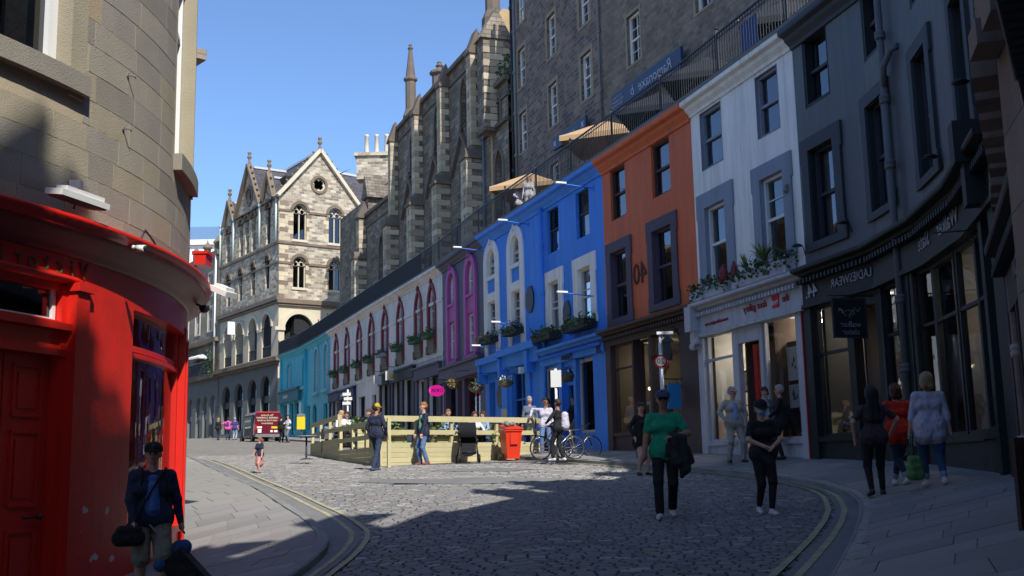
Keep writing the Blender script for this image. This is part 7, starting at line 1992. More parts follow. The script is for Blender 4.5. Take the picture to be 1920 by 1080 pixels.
# signs near the parklet's far side
g, p = pole_sign(652, 824, 4.0, 'white direction fingers on a post before the cream shop', m=m_white)
p_ = at_y(652, 755, 62); g.location = (p_.x, p_.y, road(p_.x, p_.y) + UP)
for ch in list(g.children): bpy.data.objects.remove(ch)
zb = road(p_.x, p_.y) + UP
mb = MB(); mb.tube([(p_.x, p_.y, zb), (p_.x, p_.y, 4.6)], .05, 8); mb.build('pole', m_white, g)
for k, (a, e, z) in enumerate(((-.28, .2, 4.25), (-.2, .28, 4.0), (-.28, .2, 3.75))): mb = MB(rot_at((p_.x, p_.y, 0), R(-10))); mb.box(a, e, -.08, -.05, z, z + .17); mb.build('finger_plate', m_white, g)
p_ = at_y(565, 790, 80); zb = road(p_.x, p_.y) + UP; g = root('parking_post', (p_.x, p_.y, zb), 'yellow notice box on a dark post in front of the turquoise shop', 'sign')
mb = MB(); mb.tube([(p_.x, p_.y, zb), (p_.x, p_.y, 4.3)], .06, 8); mb.build('post', m_lead, g); mb = MB(); mb.box(p_.x - .28, p_.x + .3, p_.y - .2, p_.y - .05, 3.15, 4.05); mb.build('notice', mat('yellow_notice', (.75, .55, .02), .5), g); mb = MB(); mb.box(p_.x - .28, p_.x + .3, p_.y - .2, p_.y - .05, 4.07, 4.25); mb.build('cap', m_lead, g)

# ================================================================== VAN AND CAR
def loft(mb, rings, mi=None, caps=True):
    n = len(rings[0])
    for a, b in zip(rings, rings[1:]):
        for k in range(n): mb.face([a[k], a[(k + 1) % n], b[(k + 1) % n], b[k]], mi)
    if caps: mb.face(list(reversed(rings[0])), mi); mb.face(rings[-1], mi)
def vring(x, w0, w1, z0, zm, z1, r=.12):
    """car cross-section at station x: full width w0 up to the waist, w1 at the roof"""
    h = [(w0 - .05, z0), (w0, z0 + .15), (w0, zm), (w1 + .03, z1 - r), (w1 - r * .8, z1)]
    return [(x, y, z) for y, z in h] + [(x, -y, z) for y, z in reversed(h)]
def wheel(M, x, y, r, g, mt=None, w=.2):
    mb = MB(M); mb.lathe([(r * .62, -w / 2), (r * .95, -w / 2), (r, -w * .3), (r, w * .3), (r * .95, w / 2), (r * .62, w / 2)], (x, y, r), 20, axis='y'); t_ = mb.build('tyre', m_black, g)
    mb = MB(M); mb.lathe([(0, -w * .35), (r * .62, -w * .42), (r * .62, w * .42), (0, w * .35)], (x, y, r), 12, axis='y'); mb.build('rim', m_metal, t_)
m_van = mat('maroon_car_paint', (.13, .008, .022), .25, var=.04, bump=0, spec=.6); m_vandark = mat('dark_brown_car_paint', (.03, .014, .014), .5, var=.05, bump=0, spec=.25); m_roofr = mat('orange_red_roof', (.60, .07, .02), .35, bump=0)
m_taill = mat('tail_lamp', (.5, .01, .01), .2, bump=0); m_plate = mat('yellow_plate', (.75, .50, .02), .4, bump=0); m_cream = mat('cream_print', (.75, .68, .5), .5, bump=0)
pv = at_y(503, 824, 76.5); vz = road(pv.x, pv.y) + .02
van = root('delivery_van', (pv.x, pv.y, vz), 'maroon delivery van with an orange-red roof and cream lettering seen from behind', 'van')
MV = Matrix.Translation((pv.x, pv.y, vz)) @ Matrix.Rotation(R(90 + 27), 4, 'Z')   # +x is forward (away)
mb = MB(MV); loft(mb, [vring(0, .94, .84, .32, 1.05, 1.96, .1), vring(.08, .95, .86, .3, 1.05, 1.98, .1), vring(3.2, .95, .86, .3, 1.05, 1.98, .1)]); mb.build('body', m_van, van)
mb = MB(MV); loft(mb, [vring(3.2, .95, .86, .3, 1.05, 1.98, .1), vring(3.9, .94, .74, .3, 1.0, 1.6, .1), vring(4.6, .9, .7, .3, .8, 1.05, .08), vring(4.8, .82, .6, .32, .7, .85, .05)]); mb.build('cab', m_vandark, van)
mb = MB(MV); mb.box(.4, 3.0, .95, .957, .45, 1.85); mb.build('side_panel', m_vandark, van)
mb = MB(MV); mb.box(.05, 3.2, -.78, .78, 1.975, 2.03); mb.build('roof', m_roofr, van)
mb = MB(MV); mb.box(.9, 2.9, .958, .964, 1.15, 1.7); mb.build('side_window', mat('dark_van_glass', (.012, .012, .012), .4, bump=0), van)
mb = MB(MV); mb.box(-.06, .02, -.9, .9, .3, .5); mb.build('bumper', m_lead, van)
mb = MB(MV); mb.box(-.012, 0, -.012, .012, .5, 1.9); mb.build('door_gap', m_black, van)
for y in (-.88, .88): mb = MB(MV); mb.box(-.03, .02, y - .06, y + .06, .75, 1.15); mb.build('tail_light', m_taill, van)
mb = MB(MV); mb.box(-.03, 0, -.68, -.2, .88, 1.02); mb.build('number_plate', m_plate, van)
for x, y in ((.9, .86), (3.95, .86), (.9, -.86), (3.95, -.86)): wheel(MV, x, y, .33, van)
MT = MV @ Matrix(((0, 0, -1, -.02), (-1, 0, 0, 0), (0, 1, 0, 0), (0, 0, 0, 1)))   # text plane on the rear doors
for s_, z, sz in (('The Scottish', 1.78, .17), ('HAMPER COMPANY', 1.6, .17), ('FINE FOOD & DRINK', 1.42, .15), ('EDINBURGH', 1.22, .14)): text(s_, MT @ Matrix.Translation((-.1, z, 0)), sz, m_cream, van, ext=.004)
for a, e, z0, z1 in ((.5, .75, .58, .85), (-.28, -.12, .62, .76), (-.62, -.38, .62, .76), (.45, .8, .9, 1.02)): mb = MB(MV); mb.box(-.07 if z0 < .8 else -.02, -.005, a, e, z0, z1); mb.build('sticker', m_white if z0 < .8 else m_cream, van)
MS = MV @ Matrix(((-1, 0, 0, 1.9), (0, 0, 1, .966), (0, 1, 0, 0), (0, 0, 0, 1)))
for s_, z, sz in (('FINE FOOD & DRINK', 1.0, .17), ('The Scottish Hamper', 1.45, .2)): text(s_, MS @ Matrix.Translation((0, z, 0)), sz, m_cream, van, ext=.004)
pc_ = at_y(668, 800, 57); cz = road(pc_.x, pc_.y); car = root('parked_car', (pc_.x, pc_.y, cz), 'dark parked car half hidden behind the parklet in front of the cream shop', 'car')
MC = Matrix.Translation((pc_.x, pc_.y, cz)) @ Matrix.Rotation(R(90 + 20), 4, 'Z') @ Matrix.Translation((-2, 0, 0))
m_car = mat('black_car_paint', (.012, .014, .02), .2, var=.05, bump=0, spec=.7)
mb = MB(MC); loft(mb, [vring(0, .78, .7, .35, .7, .85, .05), vring(.2, .86, .8, .3, .8, .95, .06), vring(4.0, .87, .8, .3, .8, .95, .06), vring(4.2, .78, .7, .35, .6, .72, .05)]); mb.build('body', m_car, car)
mb = MB(MC); loft(mb, [vring(.35, .8, .76, .8, .85, .96, .03), vring(1.0, .82, .62, .8, .9, 1.42, .08), vring(2.5, .82, .62, .8, .9, 1.46, .08), vring(3.3, .8, .76, .8, .85, .96, .03)]); mb.build('glasshouse', m_glass_dark, car)
mb = MB(MC); mb.box(1.0, 2.5, -.56, .56, 1.42, 1.47); 
for y in (-1, 1): mb.bar((.4, y * .77, .94), (1.0, y * .6, 1.42), .05); mb.bar((3.25, y * .77, .94), (2.5, y * .6, 1.45), .05); mb.bar((1.75, y * .8, .92), (1.75, y * .62, 1.42), .05)
mb.build('roof', m_car, car)
for x in (.8, 3.4):
    for y in (-.78, .78): wheel(MC, x, y, .31, car)
# ================================================================== PEOPLE
def surfnets(Fld, org, h):
    """dual mesh of the zero level of a sampled field"""
    S = Fld < 0
    nx, ny, nz = Fld.shape
    c = [(i, j, k) for i in (0, 1) for j in (0, 1) for k in (0, 1)]
    def sub(A, i, j, k): return A[i:nx - 1 + i, j:ny - 1 + j, k:nz - 1 + k]
    cnt = sum(sub(S, *q).astype(np.int8) for q in c)
    act = (cnt > 0) & (cnt < 8)
    idx = -np.ones(act.shape, np.int64); ids = np.argwhere(act); idx[act] = np.arange(len(ids))
    P = np.zeros((len(ids), 3)); n = np.zeros(len(ids))
    vals = {q: sub(Fld, *q)[act] for q in c}
    for q in c:
        for ax in range(3):
            if q[ax]: continue
            r = list(q); r[ax] = 1; r = tuple(r)
            a, b = vals[q], vals[r]; m = (a < 0) != (b < 0)
            t = np.where(m, a / np.where(m, a - b, 1), 0)
            pt = np.tile(np.array(q, float), (len(a), 1)); pt[:, ax] += t
            P[m] += pt[m]; n[m] += 1
    P /= n[:, None]; V_ = (ids + P) * h + np.array(org)
    quads = []
    for ax in range(3):
        a1, a2 = [(1, 2), (2, 0), (0, 1)][ax]
        sl0 = [slice(1, -1)] * 3; sl0[ax] = slice(0, -1); sl1 = list(sl0); sl1[ax] = slice(1, None)
        A, Bv = S[tuple(sl0)], S[tuple(sl1)]
        e = np.argwhere(A != Bv); off = np.ones(3, int); off[ax] = 0; e = e + off
        d1 = np.zeros(3, int); d1[a1] = 1; d2 = np.zeros(3, int); d2[a2] = 1
        q = np.stack([idx[tuple((e - d1 - d2).T)], idx[tuple((e - d2).T)], idx[tuple(e.T)], idx[tuple((e - d1).T)]], 1)
        fl = S[tuple(e.T)]; q[~fl] = q[~fl][:, ::-1]
        quads.append(q)
    return V_, np.concatenate(quads)

class Body:
    def __init__(s, h): s.h, s.pr = h, []
    def cap(s, a, b, ra, rb, m, k=.03, sc=None): s.pr.append(('c', np.array(a, float), np.array(b, float), ra, rb, m, k, sc)); return s
    def ell(s, c, r, m, k=.02, clip=None): s.pr.append(('e', np.array(c, float), np.array(r, float), clip, 0, m, k, None)); return s
    def sdf(s, p, X):
        if p[0] == 'c':
            _, a, b, ra, rb, m, k, sc = p
            if sc is not None:
                X = X * np.array(sc); a = a * np.array(sc); b = b * np.array(sc)
            ab = b - a; L = ab @ ab
            t = np.clip(((X - a) @ ab) / L, 0, 1) if L > 1e-9 else np.zeros(X.shape[:-1])
            d = np.linalg.norm(X - a - t[..., None] * ab, axis=-1) - (ra + (rb - ra) * t)
            return d
        _, c, r, clip, _, m, k, _ = p
        q = (X - c) / r; ln = np.linalg.norm(q, axis=-1); g = np.linalg.norm((X - c) / (r * r), axis=-1) + 1e-6
        d = np.where(ln > 1e-3, ln * (ln - 1) / g, -min(r))
        if clip is not None:
            nrm, off = np.array(clip[:3]), clip[3]; d = np.maximum(d, X @ nrm - off)
        return d
    def mesh(s, name, mats):
        lo, hi = np.full(3, 9.), np.full(3, -9.)
        for p in s.pr:
            if p[0] == 'c': 
                r = max(p[3], p[4]); e = r if p[7] is None else r / min(p[7]); l, u = np.minimum(p[1], p[2]) - e, np.maximum(p[1], p[2]) + e
            else: l, u = p[1] - p[2], p[1] + p[2]
            lo, hi = np.minimum(lo, l), np.maximum(hi, u)
        h = s.h; lo = lo - 3 * h; hi = hi + 3 * h
        n = np.ceil((hi - lo) / h).astype(int) + 1
        Fld = np.full(n, 1.0)
        for p in s.pr:
            k = p[6]
            if p[0] == 'c': r = max(p[3], p[4]); e = r if p[7] is None else r / min(p[7]); l, u = np.minimum(p[1], p[2]) - e, np.maximum(p[1], p[2]) + e
            else: l, u = p[1] - p[2], p[1] + p[2]
            i0 = np.maximum(np.floor((l - lo) / h - k / h - 3).astype(int), 0); i1 = np.minimum(np.ceil((u - lo) / h + k / h + 4).astype(int), n)
            g = np.stack(np.meshgrid(*[np.arange(i0[a], i1[a]) * h + lo[a] for a in range(3)], indexing='ij'), -1)
            d = s.sdf(p, g); sl_ = tuple(slice(i0[a], i1[a]) for a in range(3)); cur = Fld[sl_]
            hh = np.clip(.5 + .5 * (cur - d) / k, 0, 1)
            Fld[sl_] = cur * (1 - hh) + d * hh - k * hh * (1 - hh)
        Vt, Q = surfnets(Fld, lo, h)
        C = Vt[Q].mean(1); best = np.full(len(Q), 9.); mi = np.zeros(len(Q), int); names = []
        for p in s.pr:
            if p[5] not in names: names.append(p[5])
            d = s.sdf(p, C); m = d < best; best[m] = d[m]; mi[m] = names.index(p[5])
        me = bpy.data.meshes.new(name)
        me.from_pydata(Vt.tolist(), [], Q.tolist())
        me.polygons.foreach_set('material_index', mi.astype(np.int32)); me.polygons.foreach_set('use_smooth', np.ones(len(Q), bool))
        for nm in names: me.materials.append(mats[nm])
        me.update()
        return me

CL = {}
def cm(key, col, rough=.88, var=.25, scale=7, bump=.9, bscale=11, **k):
    k.setdefault('bdist', .05)
    if key not in CL: CL[key] = mat('cloth_' + key, col, rough, var=var, scale=scale, bump=bump, bscale=bscale, **k)
    return CL[key]
SKIN = {'fair': mat('skin_fair', (.52, .30, .22), .55, var=.1, scale=9, bump=.1), 'tan': mat('skin_tan', (.34, .17, .105), .55, var=.1, scale=9, bump=.1), 'pink': mat('skin_pink', (.50, .27, .21), .55, var=.1, scale=9, bump=.1)}
HAIR = {k: mat('hair_' + k, c, .6, var=.45, scale=30, bump=.7, bscale=50) for k, c in (('black', (.012, .010, .010)), ('brown', (.06, .030, .015)), ('dark', (.025, .015, .010)), ('fair', (.30, .20, .10)), ('ginger', (.26, .11, .03)), ('grey', (.32, .31, .30)), ('auburn', (.09, .02, .012)), ('blonde', (.42, .30, .15)))}
m_eye = mat('eye_dark', (.02, .015, .012), .3, bump=0); m_lip = mat('lip', (.28, .09, .08), .5, bump=0)
shoe_w = mat('white_trainer', (.62, .60, .62), .6, var=.15, scale=20, bump=.2); shoe_b = mat('black_shoe', (.012, .012, .013), .5, bump=.1); shoe_n = mat('navy_trainer', (.05, .06, .11), .6, var=.3, scale=30)

def ik(a, b, l1, l2, hint):
    a, b, hint = map(lambda q: np.array(q, float), (a, b, hint))
    d = b - a; L = np.linalg.norm(d)
    if L > (l1 + l2) * .999: b = a + d / L * (l1 + l2) * .999; d = b - a; L = np.linalg.norm(d)
    u = d / L; x = (l1 * l1 - l2 * l2 + L * L) / (2 * L); hgt = math.sqrt(max(1e-6, l1 * l1 - x * x))
    hint = hint - u * (hint @ u); hint = hint / (np.linalg.norm(hint) + 1e-9)
    return a + u * x + hint * hgt, b

def person(loc, rz, label, H=1.72, near=False, skin='fair', hair='brown', hstyle='short', top='white', legs='blue_jeans', shoe=shoe_b, sleeves='long', female=False, build=1.0,
           feet=((-.1, 0), (.1, 0)), lift=(0, 0), hands=((-.28, -.02, .80), (.28, -.02, .80)), elbow=((-1, .6, 0), (1, .6, 0)), head_turn=0, nod=0, lean=0, seated=False, skirt=None, shorts=None, hem=.88, coat=None,
           cap=None, glasses=False, mask=False, grp=None, lower=None, tuck=None, extra=None, trouser_end=.09, cuffs=None, name='person', open_shirt=None, collar=None, h=None, side_stripe=None):
    """local frame: faces -y, z up, units for a 1.75 m adult, scaled to H"""
    K = H / 1.75
    B_ = Body(h or (.0105 if near else .018))
    mats = {'skin': SKIN[skin], 'hair': HAIR[hair], 'eye': m_eye, 'lip': m_lip, 'shoe': shoe, 'top': CL[top], 'legs': CL[legs]}
    w = build; f = .93 if female else 1.0
    hipz = .93 if not seated else .48
    lnx = lean
    def T(x, y, z):   # torso lean about the hips
        dz = z - hipz; return (x, y - math.sin(lnx) * dz, hipz + math.cos(lnx) * dz)
    zo = 0 if not seated else -.45
    tp = 'top'
    # legs
    for k, sg in ((0, -1), (1, 1)):
        hp = np.array([sg * .092 * w, 0, hipz - .02]); fx, fy = feet[k]
        if seated: an = np.array([sg * .12 + fx * 0, -.45 + fy, .09]); kn, an = ik(hp, an, .43, .42, (0, -.5, 1))
        else: an = np.array([fx, fy, .085 + lift[k]]); kn, an = ik(hp, an, .44, .42, (sg * .08, -1, 0))
        lm = 'legs'
        th0, th1 = .092 * w * (1.05 if female else 1), .062 * w
        if skirt: lm_t = 'skirt'
        if shorts:
            mid = hp + (kn - hp) * shorts
            mats['short'] = CL[legs]; B_.cap(hp, kn, th0 * .9, th1 * .92, 'skin', .02); B_.cap(hp, mid, th0 * 1.08, th1 * 1.45, 'legs', .02); B_.cap(kn, an, th1 * .98, .04, 'skin', .02); B_.cap(kn + (an - kn) * .35 + np.array([0, .02, 0]), kn + (an - kn) * .5, .05, .04, 'skin', .03)
        elif skirt: B_.cap(hp, kn, th0 * .8, th1 * .9, lower or 'skin', .02); B_.cap(kn, an, th1 * .95, .038, lower or 'skin', .02)
        else:
            B_.cap(hp, kn, th0, th1 * 1.12, 'legs', .03)
            end = kn + (an - kn) * (1 - trouser_end)
            slim = trouser_end > .1 or female
            B_.cap(kn, end, th1 * 1.06, .046 if slim else .062, 'legs', .02)
            if trouser_end > .1: B_.cap(end, an, .036, .034, 'skin', .01)
            if cuffs: mats['cuff'] = CL[cuffs]; B_.cap(end, end + (an - kn) * .03, .055, .056, 'cuff', .008)
        yaw = (fy * 0)
        B_.cap(an + np.array([0, .035, -.045]), an + np.array([sg * .02, -.13, -.055 + (.0 if lift[k] == 0 else -.03)]), .043, .036, 'shoe', .015)
        B_.cap(an + np.array([0, .0, -.01]), an + np.array([0, -.03, -.04]), .042, .04, 'shoe', .015)
    # pelvis, trunk
    B_.cap(T(-.075 * w, 0, hipz), T(.075 * w, 0, hipz), .112 * w, .112 * w, 'legs' if not skirt else 'skirt', .04)
    if skirt: mats['skirt'] = CL[skirt[0]]; B_.cap((0, 0, hipz), (0, 0, skirt[1]), .14 * w, skirt[2], 'skirt', .03)
    sh_w = .172 * w * f; zsh = 1.42 + zo; 
    B_.cap(T(-.055 * w, .0, 1.08 + zo), T(.055 * w, 0, 1.08 + zo), .105 * w * (f if female else 1.05), .105 * w * (f if female else 1.05), tp, .05)
    B_.cap(T(-.085 * w, -.005, 1.26 + zo), T(.085 * w, -.005, 1.26 + zo), .112 * w * f, .112 * w * f, tp, .05)
    B_.cap(T(-sh_w * .85, .01, zsh - .03), T(sh_w * .85, .01, zsh - .03), .067 * w, .067 * w, tp, .05)
    if female: B_.cap(T(-.07, -.085, 1.25 + zo), T(.07, -.085, 1.25 + zo), .062, .062, tp, .04)
    if hem < .95 and not seated: B_.cap(T(-.075 * w, 0, .98), T(.075 * w, 0, hem + .05), .128 * w, .138 * w, tp, .03); B_.cap(T(.075 * w, 0, .98), T(-.075 * w, 0, hem + .05), .128 * w, .138 * w, tp, .03); B_.cap(T(-.08 * w, 0, .93), T(.08 * w, 0, .93), .134 * w, .134 * w, tp, .03)
    if coat: mats['coat'] = CL[coat[0]]; [B_.cap(T(q * .07, .01, 1.2 + zo), T(q * .09, .02, coat[1]), .125 * w, coat[2], 'coat', .03) for q in (-1, 1)]
    if open_shirt: mats['open'] = CL[open_shirt]; B_.cap(T(0, -.075 * w, 1.36 + zo), T(0, -.085 * w, hipz + .12), .05, .075, 'open', .01)
    # neck and head
    mats['skin'] = SKIN[skin]
    nk = np.array(T(0, .005, 1.47 + zo)); B_.cap(T(0, .01, 1.42 + zo), T(0, -.005, 1.55 + zo), .058, .05, 'skin', .02)
    if collar: mats['collar'] = CL[collar]; B_.cap(T(-.02, .0, 1.455 + zo), T(.02, .0, 1.455 + zo), .07, .068, 'collar', .015)
    hc = np.array(T(0, -.01, 1.64 + zo)); ca, sa = math.cos(head_turn), math.sin(head_turn); cn, sn = math.cos(nod), math.sin(nod)
    def Hd(x, y, z):
        y, z = y * cn - z * sn, z * cn + y * sn
        return (hc[0] + x * ca - y * sa, hc[1] + x * sa + y * ca, hc[2] + z)
    B_.cap(Hd(0, .01, .015), Hd(0, .035, .02), .083, .084, 'skin', .02)
    B_.cap(Hd(0, -.02, -.03), Hd(0, -.035, -.06), .068, .048, 'skin', .03)
    B_.cap(Hd(0, -.088, .005), Hd(0, -.103, -.022), .012, .016, 'skin', .012)
    for sg in (-1, 1):
        B_.cap(Hd(sg * .082, .012, .01), Hd(sg * .086, .02, -.025), .012, .01, 'skin', .008)
        if not glasses: B_.cap(Hd(sg * .031, -.082, .008), Hd(sg * .033, -.083, .008), .011, .011, 'eye', .003)
    B_.cap(Hd(-.018, -.088, -.052), Hd(.018, -.088, -.052), .008, .008, 'lip', .004)
    if glasses:
        for sg in (-1, 1): B_.cap(Hd(sg * .03, -.088, .008), Hd(sg * .042, -.084, .008), .018, .017, 'eye', .003); B_.cap(Hd(sg * .06, -.07, .012), Hd(sg * .085, .01, .012), .005, .005, 'eye', .002)
        B_.cap(Hd(-.02, -.092, .012), Hd(.02, -.092, .012), .006, .006, 'eye', .003)
    if mask: mats['mask'] = CL['mask']; B_.cap(Hd(-.02, -.062, -.035), Hd(.02, -.062, -.035), .05, .05, 'mask', .01); B_.cap(Hd(-.05, -.04, -.02), Hd(-.085, .0, .0), .02, .008, 'mask', .006); B_.cap(Hd(.05, -.04, -.02), Hd(.085, .0, .0), .02, .008, 'mask', .006)
    if hstyle != 'bald':
        r_ = .094 if hstyle in ('short',) else .1
        B_.cap(Hd(0, .022, .055), Hd(0, .048, .02), r_ - .006, r_ - .004, 'hair', .01)
        if hstyle == 'short': B_.cap(Hd(0, -.04, .085), Hd(0, .03, .07), .045, .08, 'hair', .02)
        else:
            for sg in (-1, 1): B_.cap(Hd(sg * .045, -.02, .07), Hd(sg * .068, .03, -.04), .048, .045, 'hair', .02)
        end = {'bob': -.09, 'shoulder': -.17, 'long': -.42, 'bun': 0, 'short': 0}.get(hstyle, 0)
        if end:
            B_.cap(Hd(-.03, .055, 0), Hd(-.045, .075, end), .07, .055 if hstyle != 'bob' else .062, 'hair', .03); B_.cap(Hd(.03, .055, 0), Hd(.045, .075, end), .07, .055 if hstyle != 'bob' else .062, 'hair', .03)
        if hstyle == 'bun': B_.cap(Hd(0, .12, .05), Hd(0, .13, .06), .04, .04, 'hair', .01)
    # arms and hands
    for k, sg in ((0, -1), (1, 1)):
        sh = np.array(T(sg * sh_w, .01, zsh - .02)); hw = np.array(hands[k], float) + np.array([0, 0, zo])
        el_, wr = ik(sh, hw, .285, .25, elbow[k])
        am = tp if sleeves != 'none' else 'skin'; r0, r1, r2 = .056 * w * f, .043 * w * f, .030
        if sleeves == 'long': B_.cap(sh, el_, r0 * 1.08, r1 * 1.15, tp, .03); B_.cap(el_, wr, r1 * 1.15, r2 * 1.25, tp, .02)
        elif sleeves == 'three': B_.cap(sh, el_, r0 * 1.05, r1 * 1.12, tp, .03); md = el_ + (wr - el_) * .35; B_.cap(el_, wr, r1, r2, 'skin', .02); B_.cap(el_, md, r1 * 1.15, r1 * 1.1, tp, .01)
        else: md = sh + (el_ - sh) * .68; B_.cap(sh, el_, r0 * .9, r1, 'skin', .02); B_.cap(el_, wr, r1, r2 * .95, 'skin', .02); B_.cap(sh, md, r0 * 1.15, r0 * 1.1, tp, .02)
        if side_stripe and sleeves != 'long': mats['stripe'] = CL[side_stripe]; B_.cap(sh + np.array([sg * .052, 0, .03]), sh + (el_ - sh) * .6 + np.array([sg * .05, 0, 0]), .014, .014, 'stripe', .004)
        d = (wr - el_) / np.linalg.norm(wr - el_)
        side = np.cross(d, np.array([0, -1, 0.0])); side = side / (np.linalg.norm(side) + 1e-9) if np.linalg.norm(side) > .2 else np.array([sg, 0, 0.])
        fw = np.cross(side, d)
        pm = wr + d * .045
        B_.cap(wr + d * .01, pm + d * .03, .028, .033, 'skin', .012, None)
        for q in range(4):
            o = fw * ((q - 1.5) * .018); L1 = (.036, .042, .039, .030)[q]
            a = pm + d * .04 + o; b = a + d * L1 + side * (-sg * .006); c = b + d * L1 * .6 + side * (-sg * .016)
            B_.cap(a, b, .0105, .0095, 'skin', .004); B_.cap(b, c, .0095, .008, 'skin', .004)
        a = wr + d * .03 + fw * .026; b = a + d * .03 + fw * .022; c = b + d * .028 + fw * .002 - side * sg * .008
        B_.cap(a, b, .013, .011, 'skin', .006); B_.cap(b, c, .011, .009, 'skin', .004)
        mats.setdefault('skin', SKIN[skin])
    if extra:
        for e in extra:
            nm = e[0]; mats[nm] = CL[nm] if nm in CL else mats[nm]; B_.cap(T(*e[1]), T(*e[2]), e[3], e[4], nm, .015)
    me = B_.mesh('person', mats)
    o = bpy.data.objects.new(name, me); COL.objects.link(o)
    o.location = loc; o.rotation_euler = (0, 0, rz); o.scale = (K, K, K)
    tag(o, label, 'person', grp)
    if cap:
        mb = MB(); cx = Vector(Hd(0, .012, .045)); Mc = Matrix.Translation(cx) @ Matrix.Rotation(head_turn, 4, 'Z') @ Matrix.Rotation(nod, 4, 'X')
        mb.M = Mc; mb.smooth = True
        mb.lathe([(.104, -.015), (.106, .01), (.1, .045), (.08, .075), (.045, .095), (0, .102)], (0, 0, 0), 16)
        mb.M = Mc @ Matrix.Diagonal((1, 1.1, 1, 1))
        n = 8
        for k in range(n):
            a, b = math.pi * (1.12 + .76 * k / n), math.pi * (1.12 + .76 * (k + 1) / n)
            i0, i1 = (.098 * math.cos(a), .098 * math.sin(a), .0), (.098 * math.cos(b), .098 * math.sin(b), .0)
            o0, o1 = (.1 * math.cos(a), .1 * math.sin(a) - .075 * math.sin(math.pi * k / n), -.012), (.1 * math.cos(b), .1 * math.sin(b) - .075 * math.sin(math.pi * (k + 1) / n), -.012)
            mb.face([i0, i1, o1, o0])
            mb.face([(i0[0], i0[1], -.006), (o0[0], o0[1], -.02), (o1[0], o1[1], -.02), (i1[0], i1[1], -.006)])
        c_ = mb.build('cap', CL[cap], o, local=True)
    return o
for k, c in {'white': (.60, .60, .62), 'offwhite': (.50, .49, .50), 'lilac_white': (.50, .48, .58), 'green_shirt': (.008, .27, .14), 'black': (.011, .012, .014), 'charcoal': (.025, .027, .032), 'navy': (.018, .024, .055), 'blue_jeans': (.10, .17, .32), 'dark_jeans': (.025, .04, .085), 'mid_jeans': (.035, .075, .17),
             'khaki': (.20, .18, .14), 'beige': (.36, .34, .30), 'stone_trousers': (.34, .32, .29), 'blue_shirt': (.055, .12, .36), 'sky_shirt': (.20, .30, .58), 'orange': (.62, .03, .01), 'yellow_cap': (.50, .33, .03), 'navy_cap': (.06, .07, .14), 'pink_skirt': (.55, .20, .20), 'pink': (.75, .10, .35),
             'floral': (.05, .035, .045), 'mask': (.35, .50, .56), 'grey': (.16, .17, .19), 'pale_jeans': (.30, .36, .46), 'stripe_white': (.6, .6, .58), 'red_band': (.45, .05, .04), 'bluegrey': (.10, .13, .18), 'purple_shirt': (.06, .04, .20), 'pale_blue': (.22, .32, .42), 'green_vest': (.10, .26, .16)}.items():
    cm(k, c, var=.9 if k == 'floral' else .18, scale=28 if k == 'floral' else 6)

def feet_at(px, py, dz=0.0):
    p = on_road(px, py, dz); return (p.x, p.y, road(p.x, p.y) + dz)
# ---- foreground and middle distance
# right pavement height: between kerb and wall line
def rp_z(x, y):
    best = None
    for i in range(300):
        u = i / 300 * .45
        a, b = lerp_poly(KR, u), lerp_poly(WR2, u); d = b - a; t = max(0, min(1, (Vector((x, y)) - a).dot(d) / d.dot(d)))
        q = a + d * t; e = (q - Vector((x, y))).length
        if best is None or e < best[0]: best = (e, (road(a.x, a.y) + UP) * (1 - t) + zin(WR, u) * t)
    return best[1]
def on_pav(px, py, y):
    """point on the right pavement at distance y under pixel column px"""
    p = at_y(px, py, y); return (p.x, p.y, rp_z(p.x, p.y))
walk = dict(lift=(0, .03))

g1 = person(feet_at(1252, 973), R(-8), 'man in a green football shirt and navy cap carrying a dark jacket down the road', 1.83, True, 'tan', 'dark', 'short', 'green_shirt', 'black', shoe_w, 'short', build=1.04,
       feet=((-.1, -.16), (.07, .16)), lift=(0, .05), hands=((-.30, -.10, .83), (.12, -.20, 1.12)), cap='navy_cap', glasses=True, hem=.86, side_stripe='stripe_white', elbow=((-1, .5, 0), (1, .4, -.3)))
def garment(parts, loc, rz, K, m, label, cat, name='jacket', h=.014):
    b_ = Body(h)
    for p in parts: b_.cap(*p[:4], 'm', p[4] if len(p) > 4 else .03)
    me = b_.mesh(name, {'m': m}); o = bpy.data.objects.new(name, me); COL.objects.link(o); o.location = loc; o.rotation_euler = (0, 0, rz); o.scale = (K,) * 3
    return tag(o, label, cat)
L1 = g1.location
garment([((.10, -.2, 1.13), (.25, -.16, 1.1), .06, .05), ((.12, -.19, 1.1), (.16, -.16, .78), .075, .09), ((.24, -.15, 1.08), (.27, -.12, .68), .07, .08), ((.27, -.12, .7), (.22, -.12, .58), .07, .035), ((.3, -.1, .95), (.36, -.08, .78), .05, .045), ((.05, -.19, 1.0), (.03, -.17, .86), .04, .03)], L1, R(-8), 1.046, CL['charcoal'], 'dark jacket hanging over the forearm of the man in green', 'jacket')

